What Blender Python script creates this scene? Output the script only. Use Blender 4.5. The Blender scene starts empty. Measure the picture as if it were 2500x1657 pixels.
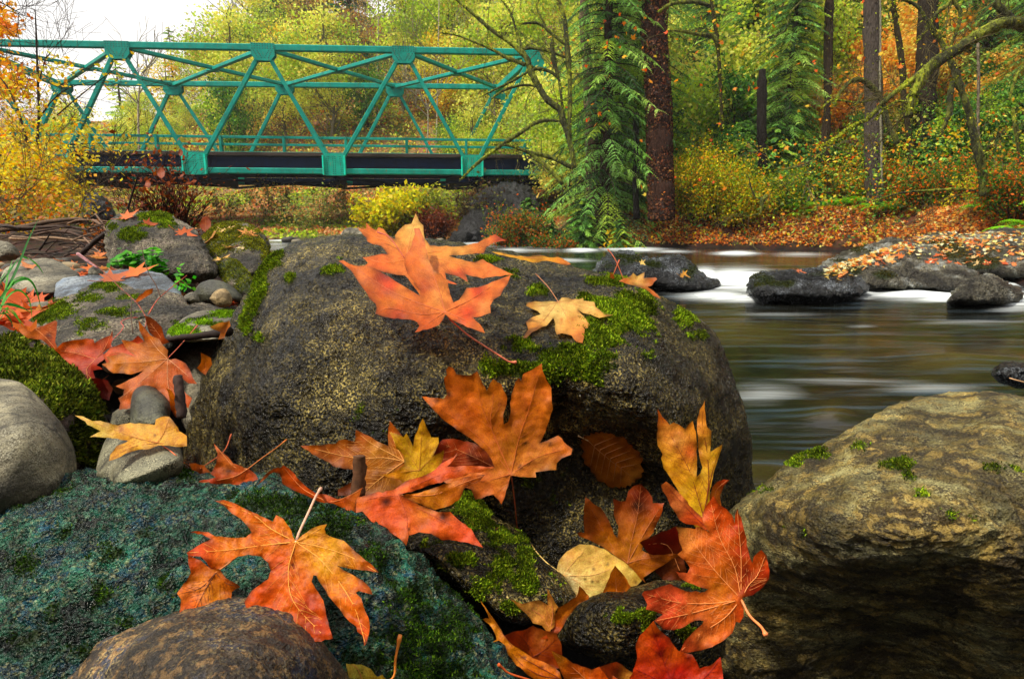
import bpy, math, random
import numpy as np
from mathutils import Vector, Matrix, geometry
from mathutils.bvhtree import BVHTree

# ------------------------------------------------------------------ camera, sky, sun, exposure
scene = bpy.context.scene
COL = scene.collection
HAZE = 0.0004
FPX, CX, CY, CAMZ = 1500.0, 1250.0, 828.5, 1.1
PITCH = math.atan(288.5 / FPX)
cam_data = bpy.data.cameras.new("camera")
cam = bpy.data.objects.new("camera", cam_data)
COL.objects.link(cam)
cam.location = (0, 0, CAMZ)
cam.rotation_euler = (math.pi / 2 - PITCH, 0, 0)
cam_data.sensor_width = 36.0
cam_data.lens = 36.0 * FPX / 2500.0
cam_data.clip_start = 0.02
cam_data.clip_end = 1500
scene.camera = cam

SUN_EL, SUN_AZ = math.radians(57), math.radians(-118)     # azimuth from +Y, clockwise positive
world = bpy.data.worlds.new("World")
scene.world = world
world.use_nodes = True
wn = world.node_tree
wn.nodes.clear()
sky = wn.nodes.new('ShaderNodeTexSky')
sky.sky_type = 'NISHITA'
sky.sun_disc = False
sky.sun_elevation = SUN_EL
sky.sun_rotation = SUN_AZ
sky.dust_density = 4.0
sky.air_density = 1.2
hs = wn.nodes.new('ShaderNodeHueSaturation')
hs.inputs['Saturation'].default_value = 0.22
hs.inputs['Value'].default_value = 1.15
bg = wn.nodes.new('ShaderNodeBackground')
bg.inputs['Strength'].default_value = 0.15
wo = wn.nodes.new('ShaderNodeOutputWorld')
wn.links.new(sky.outputs[0], hs.inputs['Color'])
cm = wn.nodes.new('ShaderNodeMix')          # thin white overcast over the blue
cm.data_type = 'RGBA'
cm.inputs[0].default_value = 0.62
cm.inputs[7].default_value = (7.9, 7.5, 7.1, 1)
wn.links.new(hs.outputs[0], cm.inputs[6])
wn.links.new(cm.outputs[2], bg.inputs[0])
wn.links.new(bg.outputs[0], wo.inputs[0])

sun_data = bpy.data.lights.new("sun", 'SUN')
sun_data.energy = 3.5
sun_data.angle = math.radians(3)
sun_data.color = (1.0, 0.92, 0.76)
sun = bpy.data.objects.new("sun", sun_data)
COL.objects.link(sun)
sd = Vector((math.sin(SUN_AZ) * math.cos(SUN_EL), math.cos(SUN_AZ) * math.cos(SUN_EL), math.sin(SUN_EL)))
sun.rotation_euler = sd.to_track_quat('Z', 'Y').to_euler()
sun.location = (0, 0, 30)

scene.view_settings.view_transform = 'Standard'
scene.view_settings.look = 'None'
scene.view_settings.exposure = 0.35
scene.view_settings.gamma = 1.0
scene.view_settings.use_curve_mapping = False
scene.cycles.max_bounces = 6
scene.cycles.diffuse_bounces = 3
scene.cycles.transparent_max_bounces = 8
scene.cycles.use_denoising = True

# ------------------------------------------------------------------ helpers
rng = np.random.default_rng(7)
R = random.Random(5)
K = 2500.0 / 2366.0
cp, sp = math.cos(PITCH), math.sin(PITCH)
CAM = np.array([0, 0, CAMZ])
FW = np.array([0, cp, -sp]); UP = np.array([0, sp, cp]); RT = np.array([1.0, 0, 0])

def rays(p):
    p = np.atleast_2d(np.asarray(p, float))
    return FW + np.outer((p[:, 0] - CX) / FPX, RT) - np.outer((p[:, 1] - CY) / FPX, UP)
def unproj(p, d):
    p = np.atleast_2d(np.asarray(p, float))
    return CAM + rays(p) * np.reshape(np.broadcast_to(d, (len(p),)), (-1, 1))
def project(P):
    q = np.atleast_2d(P) - CAM
    d = q @ FW
    return np.stack([CX + FPX * (q @ RT) / d, CY - FPX * (q @ UP) / d], 1), d
def F(*pts): return [(x * K, y * K) for x, y in pts]
def Zm(x0, y0, pts): return [(x0 + x / 3.267, y0 + y / 3.267) + tuple(r) for x, y, *r in pts]
TILE = {'A1': (0, 0), 'A2': (600, 0), 'A3': (1200, 0), 'A4': (1800, 0), 'B1': (0, 400), 'B2': (600, 400), 'B3': (1200, 400), 'B4': (1800, 400),
        'C1': (0, 800), 'C2': (600, 800), 'C3': (1200, 800), 'C4': (1800, 800), 'D1': (0, 1177), 'D2': (600, 1177), 'D3': (1200, 1177), 'D4': (1800, 1177)}
def T(t, *pts): return Zm(*TILE[t], pts)
def lin(r, g, b, k=1.0):
    f = lambda c: ((c / 255 + 0.055) / 1.055) ** 2.4 if c > 10 else c / 255 / 12.92
    return (f(r) * k, f(g) * k, f(b) * k)

# vectorised gradient noise
_pr = np.random.default_rng(3).permutation(256); _pm = np.concatenate([_pr, _pr, _pr])
_g = np.random.default_rng(4).normal(size=(256, 3)); _g /= np.linalg.norm(_g, axis=1)[:, None]
def noise(P):
    P = np.atleast_2d(P); i = np.floor(P).astype(int); f = P - i; i &= 255
    u = f * f * f * (f * (f * 6 - 15) + 10); out = 0
    for dx in (0, 1):
        for dy in (0, 1):
            for dz in (0, 1):
                h = _pm[_pm[_pm[i[:, 0] + dx] + ((i[:, 1] + dy) & 255)] + ((i[:, 2] + dz) & 255)]
                d = (_g[h] * (f - [dx, dy, dz])).sum(1)
                out = out + d * np.where(dx, u[:, 0], 1 - u[:, 0]) * np.where(dy, u[:, 1], 1 - u[:, 1]) * np.where(dz, u[:, 2], 1 - u[:, 2])
    return out * 1.6
def fbm(P, o=4, gain=.5, ridge=False):
    a, s, out = 1.0, 0, 0
    P = np.atleast_2d(P)
    for k in range(o):
        n = noise(P * 2.03 ** k + 17.3 * k)
        out = out + a * (1 - 2 * np.abs(n) if ridge else n); s += a; a *= gain
    return out / s

ORI = {}
def link(o, parent=None, origin=(0, 0, 0)):
    COL.objects.link(o)
    if parent is not None:
        o.parent = parent
        po = ORI[parent.name]
        o.location = tuple(np.array(origin) - po) if origin is not None else (0, 0, 0)
        ORI[o.name] = np.array(origin) if origin is not None else po
    else:
        o.location = origin; ORI[o.name] = np.array(origin, float)
    return o
def tag(o, label=None, cat=None, group=None, kind=None):
    if label: o['label'] = label
    if cat: o['category'] = cat
    if group: o['group'] = group
    if kind: o['kind'] = kind
    return o
def empty(name, loc, label=None, cat=None, group=None):
    o = bpy.data.objects.new(name, None); o.empty_display_size = .2
    link(o, None, tuple(float(v) for v in loc)); return tag(o, label, cat, group)
def mesh(name, V, polys, mat, parent=None, origin=None, cols=None, smooth=True, attrs=None):
    """V world verts; polys list of (n,k) int arrays"""
    V = np.asarray(V, float)
    if isinstance(polys, np.ndarray): polys = [polys]
    polys = [np.asarray(p) for p in polys if len(p)]
    if parent is not None: origin = ORI[parent.name]
    elif origin is None: origin = (0.0, 0.0, 0.0)
    me = bpy.data.meshes.new(name)
    me.vertices.add(len(V)); me.vertices.foreach_set('co', (V - np.array(origin)).astype(np.float32).ravel())
    nl = sum(p.size for p in polys); npol = sum(len(p) for p in polys)
    me.loops.add(nl); me.loops.foreach_set('vertex_index', np.concatenate([p.ravel() for p in polys]).astype(np.int32))
    tot = np.concatenate([np.full(len(p), p.shape[1]) for p in polys]); st = np.concatenate([[0], np.cumsum(tot)[:-1]])
    me.polygons.add(npol); me.polygons.foreach_set('loop_start', st.astype(np.int32))
    me.polygons.foreach_set('use_smooth', np.full(npol, smooth))
    me.update(calc_edges=True)
    if cols is not None:
        c = np.ones((len(V), 4), np.float32); c[:, :3] = cols
        me.attributes.new('Col', 'FLOAT_COLOR', 'POINT').data.foreach_set('color', c.ravel())
    for k, v in (attrs or {}).items():
        me.attributes.new(k, 'FLOAT', 'POINT').data.foreach_set('value', np.asarray(v, np.float32))
    me.materials.append(mat)
    o = bpy.data.objects.new(name, me)
    link(o, parent, tuple(origin))
    return o
def children(o): return [c for c in bpy.data.objects if c.parent == o]
def copy_tree(o, loc, rz=0, scale=(1, 1, 1), label=None, tilt=(0, 0)):
    def cp_(src, par):
        c = src.copy(); COL.objects.link(c); c.parent = par
        for ch in CH[src.name]: cp_(ch, c)
        return c
    if o.name not in CH:
        def reg(x):
            CH[x.name] = children(x)
            for q in CH[x.name]: reg(q)
        reg(o)
    c = cp_(o, None); c.location = loc; c.rotation_euler = (tilt[0], tilt[1], rz); c.scale = scale
    if label: c['label'] = label
    return c
CH = {}

class MB:
    def __init__(s): s.V = []; s.P = {}; s.C = []; s.n = 0
    def add(s, V, P, col=(1, 1, 1)):
        V = np.asarray(V, float); P = np.asarray(P)
        s.V.append(V); s.P.setdefault(P.shape[1], []).append(P + s.n)
        s.C.append(np.broadcast_to(np.asarray(col, float), (len(V), 3))); s.n += len(V)
    def build(s, name, mat, parent=None, origin=None, smooth=True):
        return mesh(name, np.concatenate(s.V), [np.concatenate(v) for v in s.P.values()], mat, parent, origin, np.concatenate(s.C), smooth)

def tube(P, r, sides=6, col=(1, 1, 1), mb=None, caps=True, wob=0):
    P = np.asarray(P, float); n = len(P); r = np.broadcast_to(r, (n,))
    t = np.gradient(P, axis=0); t /= np.linalg.norm(t, axis=1)[:, None] + 1e-9
    a = np.array([0.31, 0.17, 0.93]) if abs(t[0][2]) < .8 else np.array([1.0, .2, .1])
    u = np.cross(t, a); u /= np.linalg.norm(u, axis=1)[:, None] + 1e-9
    v = np.cross(t, u)
    th = np.linspace(0, 2 * np.pi, sides, endpoint=False)
    rr = r[:, None] * (1 + wob * rng.normal(size=(n, sides))) if wob else np.repeat(r[:, None], sides, 1)
    V = P[:, None] + rr[..., None] * (np.cos(th)[None, :, None] * u[:, None] + np.sin(th)[None, :, None] * v[:, None])
    V = V.reshape(-1, 3)
    i = np.arange(n - 1)[:, None] * sides; j = np.arange(sides)[None]
    q = np.stack([i + j, i + (j + 1) % sides, i + sides + (j + 1) % sides, i + sides + j], -1).reshape(-1, 4)
    if mb is not None:
        mb.add(V, q, col)
        if caps:
            mb.P.setdefault(sides, []).append(np.array([np.arange(sides)[::-1] + mb.n - len(V), np.arange(sides) + mb.n - sides]))
    return V, q
def smoothline(P, k=4):
    P = np.asarray(P, float); n = len(P)
    if n < 3: return P if n < 2 else P[0] + (P[1] - P[0]) * np.linspace(0, 1, k + 1)[:, None]
    Q = np.vstack([2 * P[0] - P[1], P, 2 * P[-1] - P[-2]]); out = []
    for i in range(1, n):
        p0, p1, p2, p3 = Q[i - 1], Q[i], Q[i + 1], Q[i + 2]
        for s in np.linspace(0, 1, k, endpoint=False):
            out.append(.5 * ((2 * p1) + (-p0 + p2) * s + (2 * p0 - 5 * p1 + 4 * p2 - p3) * s * s + (-p0 + 3 * p1 - 3 * p2 + p3) * s ** 3))
    out.append(P[-1]); return np.array(out)
def box(mb, a, b, w, h, up=(0, 0, 1), col=(1, 1, 1), ch=0.0):
    """beam from a to b, width w (sideways), height h (along up)"""
    a = np.array(a, float); b = np.array(b, float); t = b - a; t /= np.linalg.norm(t)
    s = np.cross(t, up); s /= np.linalg.norm(s); u = np.cross(s, t)
    c = min(w, h) * .12 if ch == 0 else ch
    prof = [(-w / 2 + c, -h / 2), (w / 2 - c, -h / 2), (w / 2, -h / 2 + c), (w / 2, h / 2 - c), (w / 2 - c, h / 2), (-w / 2 + c, h / 2), (-w / 2, h / 2 - c), (-w / 2, -h / 2 + c)]
    V = [e + s * x + u * y for e in (a, b) for x, y in prof]
    mb.add(V, [[i, (i + 1) % 8, 8 + (i + 1) % 8, 8 + i] for i in range(8)], col)
    mb.P.setdefault(8, []).append(np.array([list(range(8))[::-1], list(range(8, 16))]) + mb.n - 16)

def cards(mb, C, N, size, col, asp=1.6, fold=0.0, k=4):
    """leaf shaped quads at C (n,3) with normals N, size (n,), colour (n,3)"""
    n = len(C); N = N / (np.linalg.norm(N, axis=1)[:, None] + 1e-9)
    a = rng.normal(size=(n, 3)); u = np.cross(N, a); u /= np.linalg.norm(u, axis=1)[:, None] + 1e-9; v = np.cross(N, u)
    s = np.reshape(size, (-1, 1)) * .5
    V = np.stack([C - u * s * asp, C - v * s + N * s * fold, C + u * s * asp, C + v * s + N * s * fold], 1).reshape(-1, 3)
    P = np.arange(n * 4).reshape(n, 4)
    mb.add(V, P, np.repeat(np.broadcast_to(col, (n, 3)), 4, 0))
STAR = np.array([(0, -.25), (.22, -.42), (.18, -.15), (.62, -.2), (.42, .05), (.75, .38), (.34, .3), (.2, .5), (0, 1.0), (-.2, .5), (-.34, .3), (-.75, .38), (-.42, .05), (-.62, -.2), (-.18, -.15), (-.22, -.42)])
def stars(mb, C, N, size, col):
    n = len(C); N = N / (np.linalg.norm(N, axis=1)[:, None] + 1e-9)
    a = rng.normal(size=(n, 3)); u = np.cross(N, a); u /= np.linalg.norm(u, axis=1)[:, None] + 1e-9; v = np.cross(N, u)
    s = np.reshape(size, (-1, 1, 1)) * .55
    cu = rng.uniform(-.5, .3, (n, 1, 1)) * (STAR ** 2).sum(1)[None, :, None]
    V = C[:, None] + s * (STAR[None, :, :1] * u[:, None] + STAR[None, :, 1:] * v[:, None] + cu * N[:, None])
    mb.add(V.reshape(-1, 3), np.arange(n * 16).reshape(n, 16), np.repeat(np.broadcast_to(col, (n, 3)), 16, 0))
def pal(n, cols, w=None, jit=.18):
    c = np.array(cols)[rng.choice(len(cols), n, p=None if w is None else np.array(w) / sum(w))]
    return np.clip(c * (1 + rng.normal(size=(n, 1)) * jit + rng.normal(size=(n, 3)) * jit * .35), .002, .95)

# ------------------------------------------------------------------ materials
def newmat(name):
    m = bpy.data.materials.new(name); m.use_nodes = True; nt = m.node_tree; nt.nodes.clear()
    return m, nt, nt.nodes.new('ShaderNodeOutputMaterial')
class NT:
    def __init__(s, nt): s.nt = nt
    def n(s, t, **k):
        o = s.nt.nodes.new(t)
        for a, b in k.items():
            if hasattr(o, a): setattr(o, a, b)
        return o
    def l(s, a, b): s.nt.links.new(a, b)
    def tex(s, kind, vec, scale, **k):
        o = s.nt.nodes.new('ShaderNodeTex' + kind); s.l(vec, o.inputs['Vector']); o.inputs['Scale'].default_value = scale
        for a, b in k.items():
            if a in o.inputs: o.inputs[a].default_value = b
            else: setattr(o, a, b)
        return o
    def ramp(s, fac, stops):
        o = s.nt.nodes.new('ShaderNodeValToRGB'); s.l(fac, o.inputs[0]); e = o.color_ramp.elements
        while len(e) < len(stops): e.new(.5)
        for x, (p, c) in zip(e, stops):
            x.position = p; x.color = (*c, 1) if not isinstance(c, (int, float)) else (c, c, c, 1)
        return o
    def mix(s, fac, a, b, blend='MIX'):
        o = s.nt.nodes.new('ShaderNodeMix'); o.data_type = 'RGBA'; o.blend_type = blend
        for v, i in ((fac, 0), (a, 6), (b, 7)):
            if hasattr(v, 'is_output'): s.l(v, o.inputs[i])
            else: o.inputs[i].default_value = v if i == 0 else (*v, 1)
        return o.outputs[2]
    def math(s, op, a, b=0.0):
        o = s.nt.nodes.new('ShaderNodeMath'); o.operation = op
        for v, i in ((a, 0), (b, 1)):
            if hasattr(v, 'is_output'): s.l(v, o.inputs[i])
            else: o.inputs[i].default_value = v
        return o.outputs[0]
    def mapping(s, vec, scale=(1, 1, 1), rot=(0, 0, 0)):
        o = s.nt.nodes.new('ShaderNodeMapping'); s.l(vec, o.inputs[0]); o.inputs['Scale'].default_value = scale; o.inputs['Rotation'].default_value = rot
        return o.outputs[0]
    def bump(s, h, strength, dist, prev=None):
        o = s.nt.nodes.new('ShaderNodeBump'); s.l(h, o.inputs['Height']); o.inputs['Strength'].default_value = strength; o.inputs['Distance'].default_value = dist
        if prev is not None: s.l(prev, o.inputs['Normal'])
        return o.outputs[0]
def coord(t): return t.n('ShaderNodeTexCoord').outputs['Object']
def attr(t, name, fac=False):
    o = t.n('ShaderNodeAttribute'); o.attribute_name = name
    return o.outputs['Fac' if fac else 'Color']

def rock_mat(name, c1, c2, c3, spk=(.6, .55, .4), spk_amt=.35, s=1.0, rough=(.35, .75), bump=.6, stretch=(1, 1, 1), rot=(0, 0, 0), fine=1.0, vein=None, spkscale=260, crack=7.0, spec=.5):
    m, nt, out = newmat(name); t = NT(nt); co = coord(t)
    mp = t.mapping(co, stretch, rot)
    big = t.tex('Noise', mp, 7 * s, Detail=6.0, Roughness=.6, Distortion=.4)
    med = t.tex('Noise', mp, 38 * s, Detail=8.0, Roughness=.68)
    fin = t.tex('Noise', mp, spkscale * s, Detail=3.0, Roughness=.6)
    vor = t.tex('Voronoi', mp, 120 * s, feature='F1')
    base = t.ramp(big.outputs[0], [(.40, c1), (.5, c2), (.60, c3)]).outputs[0]
    base = t.mix(t.ramp(med.outputs[0], [(.42, .0), (.58, .85)]).outputs[0], base, tuple(v * .6 for v in c1), 'MIX')
    if vein:
        vn = t.tex('Noise', mp, 26 * s, Detail=7.0, Roughness=.68, Distortion=.25)
        base = t.mix(t.ramp(vn.outputs[0], [(.53, 0.), (.58, .8), (.66, .5)]).outputs[0], base, vein)
    sm = t.math('MULTIPLY', t.ramp(fin.outputs[0], [(.515, 0.), (.57, 1.)]).outputs[0], t.ramp(med.outputs[0], [(.44, .1), (.54, 1.)]).outputs[0]); sm = t.math('MULTIPLY', sm, t.ramp(big.outputs[0], [(.42, .25), (.58, 1.)]).outputs[0])
    base = t.mix(t.math('MULTIPLY', sm, spk_amt), base, spk)
    dk = t.ramp(fin.outputs[0], [(.36, .8), (.46, 0.)]).outputs[0]
    base = t.mix(t.math('MULTIPLY', dk, .7), base, tuple(v * .25 for v in c1))
    huge = t.tex('Noise', t.mapping(co, (1, 1, 1.6)), 5.5 * min(s, 1.3), Detail=5.0, Roughness=.62, Distortion=.6)
    base = t.mix(1.0, base, t.ramp(huge.outputs[0], [(.36, .38), (.50, .85), (.62, 1.45)]).outputs[0], 'MULTIPLY')
    wv = t.n('ShaderNodeVectorMath', operation='MULTIPLY_ADD'); t.l(big.outputs['Color'], wv.inputs[0]); wv.inputs[1].default_value = (.12 / s,) * 3; t.l(mp, wv.inputs[2])
    crk = t.tex('Voronoi', wv.outputs[0], crack * s, feature='DISTANCE_TO_EDGE')
    ck = t.ramp(crk.outputs['Distance'], [(.0, 1.), (.035, .0)]).outputs[0]
    ck = t.math('MULTIPLY', ck, t.ramp(huge.outputs[0], [(.5, 1.), (.58, 0.)]).outputs[0])
    base = t.mix(t.math('MULTIPLY', ck, .8), base, tuple(v * .15 for v in c1))
    mo = attr(t, 'Moss', True)
    mn = t.tex('Noise', co, 90, Detail=4.0)
    mc = t.ramp(mn.outputs[0], [(.35, (.006, .016, .002)), (.6, (.035, .07, .006)), (.75, (.09, .15, .012))]).outputs[0]
    base = t.mix(mo, base, mc)
    b = t.n('ShaderNodeBsdfPrincipled'); t.l(base, b.inputs['Base Color'])
    rg = t.math('ADD', t.math('MULTIPLY', med.outputs[0], rough[1] - rough[0]), rough[0])
    t.l(t.math('MAXIMUM', rg, t.math('MULTIPLY', mo, .9)), b.inputs['Roughness'])
    b.inputs['Specular IOR Level'].default_value = spec
    n0 = t.bump(ck, -.8, .02 / s)
    n1 = t.bump(big.outputs[0], bump * .8, .06 / s, n0)
    n2 = t.bump(med.outputs[0], bump, .030 / s, n1)
    n3 = t.bump(fin.outputs[0], bump * fine, .008 / s, n2)
    t.l(t.bump(vor.outputs['Distance'], bump * .5 * fine, .005 / s, n3), b.inputs['Normal'])
    t.l(b.outputs[0], out.inputs[0]); return m

def foliage_mat(name, trans=.46, rough=.55, spec=.3, gain=1):
    m, nt, out = newmat(name); t = NT(nt)
    c = attr(t, 'Col')
    if gain != 1:
        h = t.n('ShaderNodeHueSaturation'); h.inputs['Saturation'].default_value = 1.08; h.inputs['Value'].default_value = gain; t.l(c, h.inputs['Color'])
        q = t.n('ShaderNodeVectorMath', operation='MINIMUM'); t.l(h.outputs[0], q.inputs[0]); q.inputs[1].default_value = (.85,) * 3; c = q.outputs[0]
    b = t.n('ShaderNodeBsdfPrincipled'); t.l(c, b.inputs['Base Color']); b.inputs['Roughness'].default_value = rough; b.inputs['Specular IOR Level'].default_value = spec
    tr = t.n('ShaderNodeBsdfTranslucent'); t.l(c, tr.inputs[0])
    mx = t.n('ShaderNodeMixShader'); mx.inputs[0].default_value = trans
    t.l(b.outputs[0], mx.inputs[1]); t.l(tr.outputs[0], mx.inputs[2]); t.l(mx.outputs[0], out.inputs[0])
    return m
def plain_mat(name, col, rough=.6, scale=40, var=.5, bump=.3, dist=.01, spec=.4, stretch=(1, 1, 1), usecol=False):
    m, nt, out = newmat(name); t = NT(nt); co = t.mapping(coord(t), stretch)
    n = t.tex('Noise', co, scale, Detail=6.0, Roughness=.65)
    f = t.ramp(n.outputs[0], [(.3, 1 - var), (.7, 1 + var * .4)]).outputs[0]
    b = t.n('ShaderNodeBsdfPrincipled'); t.l(t.mix(1.0, attr(t, 'Col') if usecol else col, f, 'MULTIPLY'), b.inputs['Base Color'])
    b.inputs['Roughness'].default_value = rough; b.inputs['Specular IOR Level'].default_value = spec
    t.l(t.bump(n.outputs[0], bump, dist), b.inputs['Normal']); t.l(b.outputs[0], out.inputs[0]); return m
def leaf_mat(name):
    m, nt, out = newmat(name); t = NT(nt); co = coord(t)
    c = attr(t, 'Col')
    n1 = t.tex('Noise', co, 55, Detail=6.0, Roughness=.7)
    n2 = t.tex('Noise', co, 420, Detail=3.0, Roughness=.6)
    v = t.tex('Voronoi', co, 210, feature='DISTANCE_TO_EDGE')
    c = t.mix(t.ramp(n1.outputs[0], [(.42, 0.), (.62, .6)]).outputs[0], c, t.mix(1.0, c, (.72, .50, .42), 'MULTIPLY'))
    c = t.mix(t.ramp(n2.outputs[0], [(.45, 0.), (.58, .7)]).outputs[0], c, t.mix(1.0, c, (.74, .6, .5), 'MULTIPLY'))
    c = t.mix(t.ramp(v.outputs['Distance'], [(.0, .35), (.09, 0.)]).outputs[0], c, t.mix(1.0, c, (1.25, 1.3, 1.1), 'MULTIPLY'))
    b = t.n('ShaderNodeBsdfPrincipled'); t.l(c, b.inputs['Base Color']); b.inputs['Roughness'].default_value = .52; b.inputs['Specular IOR Level'].default_value = .28
    nb = t.bump(n1.outputs[0], .25, .004)
    nb = t.bump(v.outputs['Distance'], .35, .0012, nb)
    t.l(nb, b.inputs['Normal'])
    tr = t.n('ShaderNodeBsdfTranslucent'); t.l(c, tr.inputs[0])
    mx = t.n('ShaderNodeMixShader'); mx.inputs[0].default_value = .36
    t.l(b.outputs[0], mx.inputs[1]); t.l(tr.outputs[0], mx.inputs[2]); t.l(mx.outputs[0], out.inputs[0]); return m

M_LEAF = leaf_mat('leaf_blade_material')
M_VEIN = foliage_mat('leaf_vein_material', .1, .5)
M_STEM = plain_mat('stem_material', (1, 1, 1), .45, 150, .35, .2, .001, usecol=True)
M_FOL = foliage_mat('foliage_material', gain=1.3)
M_MOSS = foliage_mat('moss_material', .3, .8, .1)
M_BARK = plain_mat('bark_material', (1, 1, 1), .85, 7, .75, 1.0, .12, .2, (3, 3, .7), usecol=True)
M_WOOD = plain_mat('wood_material', (1, 1, 1), .8, 60, .6, .6, .004, .3, (1, 1, 1), usecol=True)
# ------------------------------------------------------------------ terrain and water
river = np.array([(1.9, -2.5), (1.9, .3), (1.2, 1.5), (.1, 2.2), (-.75, 3), (-1.75, 5), (-4.0, 10), (-8.2, 20), (-11, 25), (-30, 28), (-60, 30),
                  (-60, 38), (-25, 37), (-10, 36), (-2, 34.5), (2, 31), (5, 27), (9, 25.5), (12.5, 23), (12.5, 17), (9.5, 12.5), (8.5, 10), (8.6, 7.5), (13, 5), (30, 2), (30, -2.5)], float)
def sdist(X, Y):
    P = np.stack([X, Y], 1); n = len(river); best = np.full(len(P), 1e9); inside = np.zeros(len(P), bool)
    for i in range(n):
        a, b = river[i], river[(i + 1) % n]; ab = b - a
        tt = np.clip(((P - a) @ ab) / (ab @ ab), 0, 1)
        best = np.minimum(best, np.linalg.norm(P - a - tt[:, None] * ab, axis=1))
        c = (a[1] > P[:, 1]) != (b[1] > P[:, 1])
        with np.errstate(divide='ignore', invalid='ignore'):
            xi = a[0] + (P[:, 1] - a[1]) / (b[1] - a[1]) * ab[0]
        inside ^= c & (P[:, 0] < xi)
    return np.where(inside, -best, best)
def height(X, Y):
    X = np.atleast_1d(np.asarray(X, float)); Y = np.atleast_1d(np.asarray(Y, float))
    d = sdist(X, Y); dp = np.maximum(d, 0)
    left = .70 * np.clip(dp / .9, 0, 1) ** .7 + .012 * dp + .3 * np.clip((Y - 9) / 8, 0, 1) * np.clip(dp, 0, 3) / 3
    left = np.minimum(left, -.02 + .80 * np.clip((Y - 1.0) / 1.1, 0, 1))
    ff = np.clip((X / np.maximum(Y, 1) + .56) / .32, 0, 1); ff = .40 + .60 * ff * ff * (3 - 2 * ff)
    far = .25 * np.clip(dp, 0, 1) + .09 * dp + .46 * ff * np.clip(Y - 50, 0, 60)
    right = 1.15 * np.clip(dp / 2, 0, 1) + .17 * dp + .34 * np.clip(dp - 7, 0, 60)
    wr = 1 / (1 + np.exp(-np.clip((X - 3.5 + (Y - 36) * -.12) / 1.5, -30, 30))); wf = 1 / (1 + np.exp(-np.clip((Y - 31) / 1.0, -30, 30)))
    wr = np.where(Y < 18, (X > 5).astype(float), wr)
    h = wr * right + (1 - wr) * (wf * far + (1 - wf) * left)
    h = np.where(Y < -1.5, h + .75 * np.clip(-Y - 1.5, 0, 22), h)      # unseen bank added behind the camera to block low skylight
    h = np.minimum(h, 36)
    nz = fbm(np.stack([X * .45, Y * .45, X * 0], 1), 4) * .35 * np.clip(dp / 3, 0, 1) * np.clip((Y - 6) / 10, 0, 1)
    nz = nz + fbm(np.stack([X * 4, Y * 4, X * 0], 1), 3) * .05
    return np.where(d > 0, h + nz * np.clip(dp * 3, 0, 1), -np.clip(-d * .7, 0, .7))
def axis(lo, hi, fine_lo, fine_hi, fs, growth=1.09):
    a = list(np.arange(fine_lo, fine_hi, fs)); s = fs; x = a[-1]
    while x < hi: s *= growth; x += s; a.append(x)
    s = fs; x = a[0]
    while x > lo: s *= growth; x -= s; a.insert(0, x)
    return np.array(a)
gx = axis(-160, 160, -4, 3, .07, 1.035); gy = axis(-60, 190, .1, 6, .07, 1.03)
GX, GY = np.meshgrid(gx, gy); X = GX.ravel(); Y = GY.ravel(); Zt = height(X, Y)
nx, ny = len(gx), len(gy)
i = np.arange(ny - 1)[:, None] * nx + np.arange(nx - 1)[None]
quads = np.stack([i, i + 1, i + nx + 1, i + nx], -1).reshape(-1, 4)
dS = sdist(X, Y)
soil = np.array(lin(42, 30, 20)); litter = np.array(lin(112, 74, 46)); grass = np.array(lin(120, 130, 45)); pink = np.array(lin(170, 125, 85)); dark = np.array(lin(11, 9, 7))
nn = fbm(np.stack([X * .3, Y * .3, X * 0], 1), 4)[:, None]
col = np.where((Y > 33)[:, None] & (X < 8)[:, None], pink * (1 - np.clip(nn * 3 + .45, 0, 1)) + grass * np.clip(nn * 3 + .45, 0, 1), np.where((X > 4)[:, None] & (Y > 6)[:, None], litter, soil * .8 + litter * .25))
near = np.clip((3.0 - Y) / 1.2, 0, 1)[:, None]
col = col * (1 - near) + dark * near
wet = np.clip(1 - dS / .8, 0, 1)[:, None]
col = col * (1 - wet) + dark * wet
gm, nt_, out_ = newmat('ground_material'); t = NT(nt_); co = coord(t)
n1 = t.tex('Noise', co, 3.0, Detail=8.0, Roughness=.7); n2 = t.tex('Voronoi', co, 9.0); n3 = t.tex('Noise', co, 60, Detail=6.0, Roughness=.7)
cc = t.mix(1.0, attr(t, 'Col'), t.ramp(n1.outputs[0], [(.3, .35), (.7, 1.4)]).outputs[0], 'MULTIPLY')
cc = t.mix(.55, cc, t.mix(1.0, cc, n2.outputs['Color'], 'MULTIPLY'))
cc = t.mix(1.0, cc, t.ramp(n3.outputs[0], [(.3, .4), (.7, 1.4)]).outputs[0], 'MULTIPLY')
b = t.n('ShaderNodeBsdfPrincipled'); t.l(cc, b.inputs['Base Color']); b.inputs['Roughness'].default_value = .85; b.inputs['Specular IOR Level'].default_value = .2
t.l(t.bump(n3.outputs[0], .6, .02), b.inputs['Normal']); t.l(b.outputs[0], out_.inputs[0])
ground = tag(mesh('ground', np.stack([X, Y, Zt], 1), quads, gm, cols=col), kind='structure')

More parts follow.
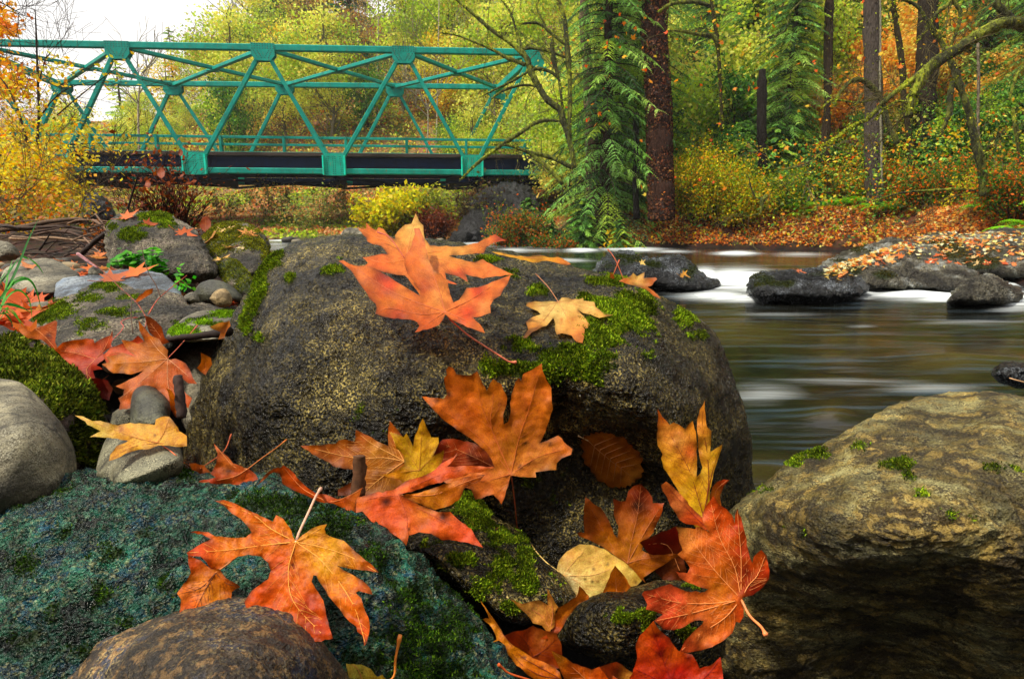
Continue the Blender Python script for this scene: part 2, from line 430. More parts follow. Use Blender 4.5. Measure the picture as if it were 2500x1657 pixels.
# water: a smooth long-wave surface, foam where the stones break it
wx = axis(-60, 32, -2, 9, .06, 1.05); wy = axis(-3, 40, 1.3, 12, .05, 1.04)
WX, WY = np.meshgrid(wx, wy); X = WX.ravel(); Y = WY.ravel()
foam_spots = []     # (px, py, half width px, half height px, strength)
for q in T('B3', (1950, 930, 260, 75, 1.0), (1700, 900, 120, 60, .8), (1500, 975, 220, 40, .6), (1800, 1050, 260, 35, .5), (720, 690, 120, 14, .9), (1130, 682, 220, 16, .9), (1450, 700, 160, 12, .4),
           (1950, 715, 150, 18, .7), (300, 690, 300, 12, .3), (600, 770, 200, 16, .3), (560, 660, 250, 10, .45), (2080, 1010, 160, 60, .35)): foam_spots.append(q)
for q in T('B4', (1450, 1035, 360, 42, 1.0), (1150, 1010, 260, 26, .9), (1700, 1075, 260, 26, .9), (60, 1080, 260, 26, .8), (2180, 925, 150, 45, 1.0), (2200, 1090, 180, 60, .9), (2000, 1060, 250, 40, .8), (0, 940, 120, 60, .9),
           (60, 715, 120, 15, .5), (500, 725, 200, 20, .25), (1000, 1290, 120, 12, .12), (1900, 1270, 500, 22, .12), (300, 1200, 400, 18, .10), (700, 1075, 420, 16, .45), (1250, 1035, 500, 22, .5)): foam_spots.append(q)
for q in T('B2', (330, 605, 170, 14, .9), (250, 670, 130, 22, .25), (1900, 640, 200, 18, .5), (2150, 690, 150, 18, .4), (230, 640, 100, 14, .3)): foam_spots.append(q)
for q in T('C4', (200, 520, 300, 90, .15), (800, 420, 600, 40, .12), (1500, 480, 400, 36, .14)): foam_spots.append(q)
pp, dd = project(np.stack([X, Y, X * 0], 1))
wq = np.stack([X * .5, Y * 1.6, X * 0], 1); sc_ = 60 / np.maximum(dd, 1); pp = pp + np.stack([fbm(wq, 3) * sc_ * 2.2, fbm(wq + 7, 3) * sc_ * .55], 1)
foam = np.zeros(len(X)); amber = np.zeros(len(X))
vis = dd > .3
for x, y, a, h, s in foam_spots:
    x0, y0 = x, y; a /= 3.267; h /= 3.267
    e = np.exp(-(((pp[:, 0] - x0) / a) ** 2 + ((pp[:, 1] - y0) / h) ** 2)) * s
    foam = np.where(vis, np.maximum(foam, e), foam)
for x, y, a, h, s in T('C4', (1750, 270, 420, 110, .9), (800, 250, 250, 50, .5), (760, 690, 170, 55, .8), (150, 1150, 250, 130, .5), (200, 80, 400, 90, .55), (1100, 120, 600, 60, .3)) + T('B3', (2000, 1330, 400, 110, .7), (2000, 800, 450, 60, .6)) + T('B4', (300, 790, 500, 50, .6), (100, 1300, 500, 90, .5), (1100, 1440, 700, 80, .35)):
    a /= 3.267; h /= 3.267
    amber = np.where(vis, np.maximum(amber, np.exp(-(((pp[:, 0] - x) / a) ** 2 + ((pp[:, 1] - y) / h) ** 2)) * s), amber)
Zw = fbm(np.stack([X * .35, Y * 1.1, X * 0], 1), 3) * .035 + foam * .05 + amber * .03
i = np.arange(len(wy) - 1)[:, None] * len(wx) + np.arange(len(wx) - 1)[None]
quads = np.stack([i, i + 1, i + len(wx) + 1, i + len(wx)], -1).reshape(-1, 4)
wm, nt_, out_ = newmat('water_material'); t = NT(nt_); co = coord(t)
mp = t.mapping(co, (.45, 2.6, 1), (0, 0, math.radians(22)))
s1 = t.tex('Noise', mp, 1.3, Detail=6.0, Roughness=.55, Distortion=.5)
mp2 = t.mapping(co, (.55, 6.5, 1), (0, 0, math.radians(26)))
s2 = t.tex('Noise', mp2, 1.6, Detail=4.0, Roughness=.5)
fo = attr(t, 'Foam', True); am = attr(t, 'Amber', True)
mp3 = t.mapping(co, (.5, 9, 1), (0, 0, math.radians(9))); s3 = t.tex('Noise', mp3, 2.2, Detail=5.0, Roughness=.6, Distortion=.8)
fs = t.math('MULTIPLY', fo, t.math('ADD', t.ramp(s1.outputs[0], [(.35, .3), (.6, 1.0)]).outputs[0], t.ramp(s3.outputs[0], [(.35, .0), (.65, .6)]).outputs[0]))
base = t.mix(t.ramp(s1.outputs[0], [(.35, 0.), (.7, 1.)]).outputs[0], (.003, .0035, .003), (.010, .010, .006))
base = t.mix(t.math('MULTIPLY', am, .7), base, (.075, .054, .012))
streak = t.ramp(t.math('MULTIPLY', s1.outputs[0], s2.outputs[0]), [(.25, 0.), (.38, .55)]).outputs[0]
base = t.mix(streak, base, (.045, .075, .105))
base = t.mix(t.ramp(fs, [(.03, 0.), (.62, 1.)]).outputs[0], base, (.80, .86, .88))
b = t.n('ShaderNodeBsdfPrincipled'); t.l(base, b.inputs['Base Color']); b.inputs['IOR'].default_value = 1.33
t.l(t.math('ADD', t.math('MULTIPLY', fo, .5), .13), b.inputs['Roughness'])
b.inputs['Specular IOR Level'].default_value = .22
t.l(t.bump(s1.outputs[0], .25, .06, t.bump(s2.outputs[0], .15, .015)), b.inputs['Normal']); t.l(b.outputs[0], out_.inputs[0])
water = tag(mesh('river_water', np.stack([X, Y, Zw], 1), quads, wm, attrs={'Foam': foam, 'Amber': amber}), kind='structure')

# ------------------------------------------------------------------ rocks
ROCKS = []      # (verts, polys) for ray casting
def tps(ctrl):
    c = np.array(ctrl, float)
    if len(c) == 1: return lambda p: np.full(len(p), c[0, 2])
    s = 500.0; x = c[:, :2] / s; n = len(c)
    if n < 3:
        return lambda p: c[0, 2] + (c[1, 2] - c[0, 2]) * np.clip(((p - c[0, :2]) @ (c[1, :2] - c[0, :2])) / ((c[1, :2] - c[0, :2]) @ (c[1, :2] - c[0, :2])), -.5, 1.5)
    def U(a, b):
        r2 = ((a[:, None] - b[None]) ** 2).sum(-1) + 1e-9
        return r2 * np.log(r2)
    Km = U(x, x) + np.eye(n) * .02; Pm = np.hstack([np.ones((n, 1)), x])
    A = np.block([[Km, Pm], [Pm.T, np.zeros((3, 3))]])
    w = np.linalg.lstsq(A, np.concatenate([c[:, 2], np.zeros(3)]), rcond=None)[0]
    lo, hi = c[:, 2].min(), c[:, 2].max(); m = (hi - lo) * .25 + .02
    return lambda p: np.clip(U(p / s, x) @ w[:n] + np.hstack([np.ones((len(p), 1)), p / s]) @ w[n:], lo - m, hi + m)
def resample(P, n):
    P = np.vstack([P, P[:1]]); L = np.concatenate([[0], np.cumsum(np.linalg.norm(np.diff(P, axis=0), axis=1))])
    s = np.linspace(0, L[-1], n, endpoint=False)
    return np.stack([np.interp(s, L, P[:, 0]), np.interp(s, L, P[:, 1])], 1)
def rock(label, outline, ctrl, mat, roll=.12, back=.3, amp=.012, freq=9, rings=30, spokes=90, moss=(), mossn=0, cat='rock', pw=4.0, mcol=None, ridge=.0, name='rock', mlen=1.0, kk=1.0, group=None, anis=(1, 1, 1), mthr=.5, r2=.20):
    O = np.array(outline, float); O = smoothline(np.vstack([O, O[:1]]), 6)[:-1]; O = resample(O, spokes)
    c = O.mean(0); D = tps(ctrl)
    r = np.linspace(0, 1, rings + 1)[1:] ** .85
    FP = [c[None]] + [c + (O - c) * q for q in r]; rr = np.concatenate([[0]] + [np.full(spokes, q) for q in r])
    FP = np.vstack(FP); Df = D(FP)
    De = D(c + (O - c) * .97)
    df = Df + roll * (1 - np.sqrt(np.clip(1 - rr ** pw, 0, 1)))
    Vf = unproj(FP, df)
    edge = df[-spokes:]
    rb = r[:-1][::-1]; rb = rb[::3]
    BP = [c + (O - c) * q for q in rb] + [c[None]]
    em = edge.mean()
    db = np.concatenate([edge * q + em * (1 - q) + back * math.sqrt(1 - q ** 2.2) for q in rb] + [[em + back]])
    Vb = unproj(np.vstack(BP), db)
    V = np.vstack([Vf, Vb])
    j = np.arange(spokes); jn = (j + 1) % spokes
    tris = [np.stack([j * 0, 1 + jn, 1 + j], 1)]; qs = []
    for k in range(rings - 1):
        a = 1 + k * spokes; qs.append(np.stack([a + j, a + jn, a + spokes + jn, a + spokes + j], 1))
    a = 1 + (rings - 1) * spokes; b0 = len(Vf)
    for k in range(len(rb)):
        bq = b0 + k * spokes; qs.append(np.stack([a + j, a + jn, bq + jn, bq + j], 1)); a = bq
    last = len(V) - 1; tris.append(np.stack([a + j, a + jn, j * 0 + last], 1))
    quads = np.vstack(qs); tris = np.vstack(tris)
    # displacement along vertex normals
    def vnorm(V):
        N = np.zeros_like(V)
        n = np.cross(V[quads[:, 2]] - V[quads[:, 0]], V[quads[:, 3]] - V[quads[:, 1]])
        for k in range(4): np.add.at(N, quads[:, k], n)
        return N / (np.linalg.norm(N, axis=1)[:, None] + 1e-12)
    N = vnorm(V); cen = V.mean(0)
    if ((V - cen) * N).sum() < 0: N = -N
    off = R.random() * 50
    nz = fbm(V * freq * np.array(anis) + off, 5, .55)
    if ridge: nz = nz * (1 - ridge) + ridge * (fbm(V * freq * .8 * np.array(anis) + off, 4, .55, True) - .35)
    nz2 = fbm(V * freq * 5.5 * np.array(anis) + off, 3, .6, True) - .3
    V = V + N * (nz * amp + nz2 * amp * (r2 if em < 1.8 else .35))[:, None]
    N = vnorm(V)
    if ((V - cen) * N).sum() < 0: N = -N
    # moss mask
    pj, _ = project(V); mask = np.zeros(len(V))
    for mx, my, ma, mb_, ms in moss:
        e = np.exp(-(((pj[:, 0] - mx) / ma) ** 2 + ((pj[:, 1] - my) / mb_) ** 2) * .8) * ms
        mask = np.maximum(mask, e)
    mn = fbm(V * (34 / max(em, 1)) * kk + 9, 4, .7)
    ms_ = np.clip((mask + mn * 1.0 - mthr + .06) * 2.6, 0, 1) * (mask > .05)
    o = mesh(name, V, [quads, tris], mat, None, tuple(cen), smooth=True, attrs={'Moss': ms_ * .85})
    tag(o, label, cat, group)
    ROCKS.append((V, quads, tris))
    if mossn:
        Q = quads; fm = ms_[Q].mean(1)
        ar = np.linalg.norm(np.cross(V[Q[:, 2]] - V[Q[:, 0]], V[Q[:, 3]] - V[Q[:, 1]]), axis=1)
        vd = ((CAM - V[Q].mean(1)) * N[Q].mean(1)).sum(1) > -.3 * np.linalg.norm(CAM - V[Q].mean(1), axis=1)
        w = ar * (fm > .12) * fm ** 1.3 * vd
        if w.sum() > 0:
            w /= w.sum(); ids = rng.choice(len(Q), mossn, p=w); a_, b_ = rng.random((2, mossn, 1))
            q = V[Q[ids]]; P = (q[:, 0] * (1 - a_) + q[:, 1] * a_) * (1 - b_) + (q[:, 3] * (1 - a_) + q[:, 2] * a_) * b_
            n = N[Q[ids, 0]]; fmv = fm[ids][:, None]
            tuft = np.round(fbm(P * 160 / max(em, .7), 2)[:, None] * 3) / 3
            d = n * .8 + rng.normal(size=(mossn, 3)) * .6 + np.array([0, 0, .35]); d /= np.linalg.norm(d, axis=1)[:, None]
            L = .0058 * max(em, .75) * mlen * (.5 if em > 1.7 else 1) * rng.uniform(.5, 1.2, (mossn, 1)); w_ = L * .22
            P = P + n * L * rng.uniform(-.3, .7, (mossn, 1)) * fmv * (1 + tuft)
            s = np.cross(d, rng.normal(size=(mossn, 3))); s /= np.linalg.norm(s, axis=1)[:, None]
            Vm = np.stack([P - s * w_, P + s * w_, P + d * L * .6 + s * w_ * .9, P + d * L], 1).reshape(-1, 3)
            mcl = mcol or [lin(88, 112, 14), lin(130, 155, 22), lin(56, 78, 8), lin(172, 192, 45)]; mc = pal(mossn, mcl, ([3, 3, 3, 1.2])[:len(mcl)], .25)
            lo = fbm(P * 14 + 3, 3)[:, None]
            mc = mc * np.clip(.85 + lo * 1.4, .35, 1.7)
            mo_ = mesh('moss', Vm, np.arange(mossn * 4).reshape(-1, 4), M_MOSS, o, cols=np.repeat(mc, 4, 0), smooth=False); mo_['kind'] = 'stuff'
    return o

M_R1 = rock_mat('dark_boulder_material', lin(24, 19, 7), lin(46, 39, 18), lin(78, 69, 38), lin(230, 205, 112), .75, 1.0, (.10, .42), 1.0, (1, 1, 1), spkscale=230, fine=1.8, spec=.5)
M_R2 = rock_mat('golden_boulder_material', lin(70, 54, 18), lin(132, 114, 50), lin(172, 164, 108), lin(235, 222, 150), .55, 1.0, (.3, .65), .9, (1, 1, 1.5), (0, .5, .3), vein=lin(176, 146, 70), fine=1.2)
M_R3 = rock_mat('green_boulder_material', lin(5, 30, 22), lin(22, 108, 80), lin(24, 84, 108), lin(205, 205, 140), .40, 2.0, (.10, .4), 1.3, (1, 1, 1.5), (0, .6, .6), vein=lin(64, 132, 100), spkscale=100, fine=1.8, spec=.5, crack=5)
M_R4 = rock_mat('brown_blue_boulder_material', lin(50, 38, 28), lin(88, 72, 54), lin(44, 58, 84), lin(205, 180, 115), .5, 2.6, (.3, .6), 1.0, vein=lin(165, 125, 70), fine=1.0, spkscale=110)
M_R5 = rock_mat('granite_material', lin(104, 97, 76), lin(134, 126, 100), lin(158, 150, 120), lin(210, 205, 180), .4, 1.0, (.55, .85), .5, spkscale=380, fine=.8)
M_R6 = rock_mat('brown_mossy_rock_material', lin(52, 36, 34), lin(80, 58, 52), lin(98, 78, 66), lin(130, 110, 90), .3, 1.0, (.3, .6), 1.0)
M_R7 = rock_mat('olive_cobble_material', lin(72, 68, 48), lin(104, 99, 74), lin(122, 120, 96), lin(215, 208, 170), .5, 1.0, (.5, .8), .5, spkscale=380, fine=.8)
M_R8 = rock_mat('dark_olive_cobble_material', lin(52, 52, 36), lin(70, 70, 50), lin(84, 84, 62), lin(130, 128, 100), .3, 1.0, (.45, .7), .35, fine=.5)
M_RB = rock_mat('grey_brown_rock_material', lin(44, 36, 28), lin(92, 80, 62), lin(128, 114, 98), lin(200, 190, 150), .6, .6, (.5, .8), .9, spkscale=240)
M_RBL = rock_mat('blue_grey_rock_material', lin(92, 102, 112), lin(122, 138, 156), lin(140, 150, 158), lin(190, 195, 200), .3, .5, (.4, .7), .7)
M_RG = rock_mat('pale_cobble_material', lin(92, 86, 68), lin(128, 120, 98), lin(150, 145, 124), lin(200, 195, 170), .3, .6, (.6, .85), .5)
M_RT = rock_mat('tan_pebble_material', lin(150, 124, 78), lin(178, 150, 100), lin(188, 164, 116), lin(205, 185, 140), .2, .6, (.6, .85), .4)
M_RW = rock_mat('wet_river_rock_material', lin(18, 18, 18), lin(46, 46, 46), lin(92, 98, 106), lin(190, 200, 210), .7, .25, (.08, .4), 1.2, fine=1.6)
M_RW2 = rock_mat('river_ledge_material', lin(62, 56, 44), lin(118, 112, 94), lin(168, 172, 168), lin(210, 200, 160), .6, .25, (.2, .6), 1.2, fine=1.5)

def FM(*q): return [(x * K, y * K, a * K, b * K, s) for x, y, a, b, s in q]
def FC(*q): return [(x * K, y * K, d) for x, y, d in q]
def TM(t, *q): return [(x, y, a / 3.267, b / 3.267, s) for x, y, a, b, s in T(t, *q)]

rock('large dark wet boulder in the centre under the orange leaves', F((425, 1110), (430, 1010), (445, 930), (480, 840), (520, 770), (560, 700), (590, 655), (608, 612), (640, 582), (700, 556), (770, 546), (840, 546), (900, 550), (980, 558), (1060, 565), (1130, 575), (1200, 590), (1260, 600), (1320, 615), (1370, 628), (1430, 645), (1490, 668), (1540, 700), (1590, 725), (1640, 755), (1668, 800), (1692, 860), (1715, 920), (1724, 980), (1735, 1040), (1740, 1110), (1736, 1170), (1700, 1240), (1640, 1330), (1500, 1400), (1300, 1430), (1100, 1400), (900, 1330), (700, 1250), (520, 1190)),
     FC((900, 560, 1.75), (900, 640, 1.55), (900, 720, 1.40), (800, 800, 1.30), (700, 900, 1.24), (650, 1050, 1.23), (600, 1150, 1.25), (900, 950, 1.18), (1000, 880, 1.19), (1000, 1100, 1.24), (540, 950, 1.36), (475, 1050, 1.50), (650, 620, 1.60), (560, 800, 1.50), (640, 760, 1.33), (610, 900, 1.22), (500, 880, 1.50), (1030, 750, 1.34), (1250, 620, 1.72), (1250, 740, 1.42), (1250, 870, 1.23), (1290, 985, 1.37), (1390, 915, 1.22), (1470, 1070, 1.40), (1470, 850, 1.22), (1545, 1000, 1.21), (1560, 1180, 1.38), (1420, 1220, 1.34), (1200, 1150, 1.33), (1100, 1250, 1.33), (1440, 700, 1.5), (1500, 740, 1.46), (1600, 850, 1.44), (1680, 1000, 1.50), (1690, 1130, 1.56), (1400, 660, 1.62), (1640, 800, 1.6), (1600, 1000, 1.36)),
     M_R1, roll=.16, back=.55, amp=.030, freq=7, rings=150, spokes=460, pw=6, ridge=.45, name='boulder', cat='boulder', mossn=85000, mlen=.68,
     moss=FM((1445, 722, 75, 48, 1.15), (1385, 775, 70, 40, 1.1), (1330, 838, 90, 48, 1.15), (1215, 800, 40, 22, .9), (1180, 850, 75, 28, .85), (1260, 860, 60, 35, .95), (1350, 690, 30, 14, .8), (1240, 670, 26, 16, .8), (1410, 648, 60, 10, 1.), (1580, 735, 30, 26, .9), (1610, 775, 30, 12, .6),
              (625, 600, 26, 18, 1.2), (600, 650, 16, 40, 1.2), (585, 700, 18, 32, 1.1), (568, 745, 18, 25, 1.), (596, 780, 10, 12, .8), (770, 625, 28, 10, .9), (670, 640, 12, 10, .9), (785, 598, 14, 6, .8), (1120, 600, 40, 10, .8), (1180, 640, 30, 20, .45), (1500, 790, 40, 50, .45), (1160, 800, 30, 30, .5), (860, 970, 130, 60, .30), (1000, 1000, 100, 60, .25), (1250, 1120, 120, 60, .36), (1230, 880, 60, 25, .7)))
rock('large golden weathered boulder at right by the water', F((1610, 1760), (1625, 1500), (1670, 1330), (1690, 1190), (1722, 1150), (1790, 1103), (1850, 1062), (1880, 1052), (1930, 1022), (1980, 985), (2050, 950), (2120, 925), (2200, 910), (2290, 906), (2366, 922), (2480, 980), (2650, 1100), (2800, 1400), (2750, 1760)),
     FC((2200, 925, 1.55), (2100, 1000, 1.28), (2300, 1000, 1.20), (2400, 980, 1.30), (2020, 1030, 1.24), (1900, 1070, 1.24), (1960, 1080, 1.16), (2100, 1100, 1.08), (2300, 1150, 1.0), (1780, 1180, 1.14), (1900, 1190, 1.02), (2100, 1280, .95), (1950, 1310, 1.06), (1800, 1380, 1.22), (2000, 1450, 1.26), (2250, 1350, 1.0), (2300, 1500, 1.14), (1800, 1560, 1.30), (2550, 1300, .98), (2150, 1400, 1.14), (2100, 1560, 1.32), (2450, 1600, 1.2)),
     M_R2, roll=.14, back=.6, amp=.030, r2=.28, freq=5.0, rings=150, spokes=420, pw=5, ridge=.5, name='boulder', cat='boulder', mossn=9000, mlen=.7, anis=(.8, 1, 1.9),
     moss=FM((1880, 1048, 40, 14, 1.), (2100, 1098, 18, 20, .8), (2080, 1072, 40, 12, .9), (1840, 1068, 30, 12, .9), (1990, 1030, 26, 10, .9), (2130, 1140, 26, 16, .8), (2320, 1080, 60, 16, .5), (1760, 1130, 50, 14, .5), (2200, 1190, 30, 20, .6), (1800, 1220, 50, 20, .4)))
rock('rough blue green boulder with dark moss at bottom left', F((-90, 1215), (0, 1165), (60, 1140), (140, 1108), (210, 1092), (300, 1084), (400, 1083), (480, 1094), (560, 1108), (640, 1128), (720, 1166), (800, 1200), (880, 1240), (960, 1300), (1030, 1370), (1090, 1430), (1140, 1500), (1172, 1568), (1210, 1700), (900, 1850), (300, 1850), (-200, 1750), (-160, 1400)),
     FC((300, 1100, 1.02), (0, 1190, .98), (300, 1300, .78), (100, 1400, .74), (550, 1160, .95), (650, 1300, .76), (900, 1300, .84), (850, 1400, .76), (1050, 1450, .80), (900, 1560, .70), (300, 1560, .66), (600, 1560, .66), (740, 1200, .92)),
     M_R3, roll=.10, back=.4, amp=.046, r2=.42, freq=4.6, rings=150, spokes=420, pw=5, ridge=.6, name='boulder', cat='boulder', mossn=60000, mlen=.75, mthr=.47,
     mcol=[lin(30, 55, 10), lin(52, 86, 14), lin(20, 38, 8), lin(95, 130, 25)],
     moss=FM((80, 1125, 90, 22, 1.), (20, 1150, 60, 22, 1.), (420, 1090, 30, 16, 1.), (330, 1080, 30, 10, .8), (640, 1160, 100, 30, .95), (760, 1220, 90, 45, 1.), (860, 1290, 60, 40, .9), (960, 1370, 70, 40, .8), (1060, 1460, 60, 40, .8), (980, 1480, 90, 50, 1.1), (1000, 1560, 110, 50, 1.1), (900, 1400, 60, 40, .6), (250, 1280, 40, 28, .85), (60, 1300, 45, 35, .8), (230, 1370, 35, 30, .85), (120, 1420, 30, 30, .6), (150, 1230, 40, 22, .6), (400, 1480, 50, 40, .8), (390, 1350, 30, 25, .8), (280, 1440, 30, 24, .7), (560, 1240, 60, 30, .5), (860, 1500, 60, 40, .5), (700, 1190, 160, 40, .75), (1020, 1430, 120, 80, .7), (940, 1520, 160, 70, .7), (180, 1500, 60, 30, .6), (60, 1460, 50, 40, .6), (340, 1230, 60, 20, .5)))
rock('smooth brown and blue boulder in front of the big leaf', F((60, 1700), (130, 1590), (165, 1548), (222, 1492), (300, 1452), (380, 1421), (450, 1400), (540, 1389), (622, 1395), (690, 1424), (742, 1470), (780, 1520), (812, 1575), (840, 1700), (500, 1850)),
     FC((500, 1410, .62), (300, 1480, .60), (500, 1500, .54), (700, 1500, .58), (450, 1600, .50), (200, 1600, .58), (750, 1620, .58)),
     M_R4, roll=.06, back=.12, amp=.013, freq=12, rings=60, spokes=180, pw=4, ridge=.3, name='boulder', cat='boulder')
rock('smooth grey granite boulder at the left edge', F((-120, 860), (-40, 868), (0, 873), (50, 886), (98, 924), (140, 970), (166, 1020), (176, 1075), (168, 1120), (120, 1170), (0, 1200), (-140, 1180), (-200, 1000)),
     FC((0, 900, 1.16), (50, 1000, 1.04), (100, 1080, 1.06), (-50, 1100, 1.0)), M_R5, roll=.10, back=.25, amp=.005, freq=6, rings=40, spokes=120, pw=3.2, name='boulder', cat='boulder')
rock('brown rock thick with moss behind the grey granite boulder', F((-150, 780), (-40, 758), (0, 752), (40, 768), (90, 798), (140, 830), (190, 870), (225, 920), (247, 975), (237, 1040), (215, 1110), (100, 1180), (-150, 1150)),
     FC((0, 780, 1.5), (80, 880, 1.32), (180, 920, 1.30), (200, 1050, 1.30), (0, 900, 1.25)), M_R6, roll=.12, back=.3, amp=.016, freq=10, rings=50, spokes=150, name='mossy_rock', mossn=60000, mlen=1.25, ridge=.4, mthr=.42,
     mcol=[lin(80, 95, 18), lin(120, 135, 30), lin(55, 68, 12), lin(155, 165, 55)],
     moss=FM((110, 860, 90, 50, 1.2), (30, 850, 70, 40, 1.1), (170, 920, 60, 45, 1.1), (200, 970, 45, 60, 1.), (215, 1060, 30, 60, .8), (30, 790, 40, 16, .8)))
rock('speckled rounded cobble under the pale yellow leaf', T('C1', (760, 1180), (770, 1080), (810, 960), (850, 880), (930, 800), (1050, 765), (1200, 770), (1330, 820), (1420, 920), (1455, 1020), (1450, 1130), (1300, 1260), (950, 1260)),
     T('C1', (1100, 850, 1.16), (1150, 1060, 1.06), (850, 1050, 1.12)), M_R7, roll=.07, back=.14, amp=.003, freq=8, name='cobble', cat='cobble', rings=30, spokes=90, pw=3)
rock('dark egg shaped stone standing behind the pale yellow leaf', T('C1', (1035, 800), (1040, 700), (1045, 600), (1068, 505), (1130, 463), (1205, 470), (1290, 522), (1350, 600), (1356, 690), (1330, 800), (1200, 850)),
     T('C1', (1180, 560, 1.22), (1200, 700, 1.19)), M_R8, roll=.06, back=.1, amp=.003, freq=8, name='stone', cat='stone', rings=24, spokes=72, pw=2.6)
rock('small speckled stone beside the dark egg shaped stone', T('C1', (870, 800), (885, 730), (910, 675), (960, 640), (1030, 632), (1090, 680), (1090, 800), (980, 840)),
     T('C1', (980, 700, 1.27)), M_R7, roll=.05, back=.1, amp=.003, freq=8, name='stone', cat='stone', rings=20, spokes=60, pw=2.6)
rock('pale speckled rock wedged against the left side of the central boulder', F((405, 860), (400, 810), (430, 788), (480, 776), (545, 770), (600, 780), (590, 860), (540, 940), (470, 1000), (425, 990)),
     FC((450, 820, 1.80), (520, 800, 1.85), (460, 920, 1.72)), M_RG, roll=.08, back=.15, amp=.006, freq=10, name='rock', rings=30, spokes=90)
rock('flat light rock with bright moss beside the dark stick', T('B1', (1325, 1380), (1400, 1290), (1470, 1225), (1560, 1185), (1700, 1168), (1850, 1170), (1960, 1200), (1900, 1290), (1800, 1390), (1500, 1420)),
     T('B1', (1600, 1220, 1.85), (1600, 1340, 1.7)), M_RG, roll=.06, back=.2, amp=.006, freq=10, name='rock', rings=26, spokes=80, mossn=14000, mlen=1.0,
     moss=TM('B1', (1450, 1330, 120, 50, 1.2), (1600, 1260, 120, 40, .9), (1560, 1350, 100, 40, 1.1), (1800, 1200, 120, 35, 1.1), (1750, 1290, 100, 40, .8)),
     mcol=[lin(120, 160, 20), lin(150, 190, 30), lin(80, 120, 15)])
rock('wide brown rock with moss patches behind the red leaf pile', T('B1', (260, 1280), (300, 1190), (400, 1100), (600, 1050), (730, 970), (850, 955), (960, 962), (1100, 1005), (1280, 1015), (1440, 1060), (1500, 1130), (1600, 1110), (1720, 1140), (1800, 1190), (1700, 1250), (1500, 1330), (1400, 1480), (900, 1560), (450, 1500)),
     T('B1', (400, 1160, 2.15), (850, 990, 2.2), (1300, 1050, 2.15), (800, 1250, 1.85), (1250, 1250, 1.85), (500, 1400, 1.75), (1100, 1450, 1.7), (1650, 1180, 2.1)), M_RB, roll=.10, back=.25, amp=.022, freq=6, ridge=.4, name='mossy_rock', rings=50, spokes=160, mossn=26000, mlen=.9,
     moss=TM('B1', (450, 1150, 160, 90, 1.0), (850, 980, 130, 40, .95), (950, 1180, 180, 60, .8), (750, 1280, 160, 60, .8), (350, 1230, 100, 50, 1.), (700, 1070, 160, 50, .75), (1000, 1060, 120, 30, .8), (600, 1360, 120, 40, .6), (1250, 1140, 120, 40, .6), (1400, 1290, 60, 60, .6)))
rock('blue grey rock topped with a large wet orange leaf', T('B1', (435, 1080), (442, 990), (500, 925), (620, 900), (760, 885), (900, 850), (1010, 843), (1130, 850), (1290, 878), (1390, 945), (1450, 1040), (1400, 1110), (1000, 1120), (600, 1110)),
     T('B1', (600, 960, 2.55), (1050, 880, 2.7), (1300, 960, 2.5), (900, 1060, 2.35)), M_RBL, roll=.12, back=.25, amp=.014, freq=5, name='rock', rings=36, spokes=120, ridge=.2)
rock('rounded pale grey boulder near the grass at left', T('B1', (10, 900), (40, 840), (150, 785), (260, 765), (370, 760), (480, 785), (560, 840), (640, 890), (600, 960), (450, 1080), (200, 1040), (60, 990)),
     T('B1', (300, 800, 3.0), (300, 950, 2.75)), M_RG, roll=.18, back=.3, amp=.012, freq=4, name='boulder', cat='boulder', rings=32, spokes=100, pw=3)
rock('big brown boulder with mossy top and three orange leaves', T('B1', (845, 600), (850, 520), (880, 468), (960, 412), (1080, 402), (1200, 394), (1290, 400), (1400, 442), (1500, 500), (1590, 575), (1650, 680), (1705, 790), (1725, 880), (1600, 925), (1400, 905), (1250, 860), (1050, 830), (900, 800), (872, 720)),
     T('B1', (950, 480, 3.5), (1250, 430, 3.7), (1150, 580, 3.3), (1500, 620, 3.35), (1400, 780, 3.1), (950, 740, 3.35)), M_RB, roll=.3, back=.6, amp=.05, freq=3, ridge=.5, name='boulder', cat='boulder', rings=56, spokes=170, mossn=24000, mlen=.85, pw=5,
     moss=TM('B1', (900, 500, 60, 40, .9), (1050, 560, 130, 60, 1.1), (1250, 430, 150, 50, 1.1), (1350, 490, 90, 30, .9), (1150, 490, 80, 40, .7), (980, 450, 60, 30, .6)))
rock('moss covered boulder littered with pale yellow leaves', T('B1', (1560, 620), (1640, 560), (1740, 492), (1850, 468), (1960, 475), (2050, 520), (2110, 590), (2145, 690), (2130, 800), (2080, 900), (1980, 950), (1850, 900), (1700, 800), (1600, 740)),
     T('B1', (1850, 500, 4.3), (1900, 650, 3.9), (2050, 650, 4.0), (1850, 800, 3.8)), M_RB, roll=.3, back=.5, amp=.04, freq=3, ridge=.4, name='boulder', cat='boulder', rings=44, spokes=140, mossn=30000, mlen=.8, mthr=.4,
     moss=TM('B1', (1850, 560, 220, 90, 1.2), (1750, 680, 140, 60, 1.0), (2000, 650, 120, 70, 1.0), (2100, 720, 50, 80, .8)),
     mcol=[lin(120, 120, 20), lin(150, 150, 30), lin(80, 85, 14), lin(175, 175, 55)])
rock('sloping mossy slab below the yellow leaf boulder', T('B1', (1690, 790), (1740, 745), (1850, 765), (1920, 810), (1980, 880), (2040, 950), (2050, 1030), (1980, 1060), (1880, 1000), (1760, 900)),
     T('B1', (1800, 800, 3.2), (1950, 950, 2.9)), M_RB, roll=.1, back=.2, amp=.02, freq=5, name='mossy_rock', rings=26, spokes=80, mossn=9000, mlen=.9, mthr=.35, moss=TM('B1', (1850, 850, 160, 90, 1.2), (1960, 960, 100, 70, 1.1)),
     mcol=[lin(110, 115, 22), lin(140, 145, 35), lin(75, 85, 16)])
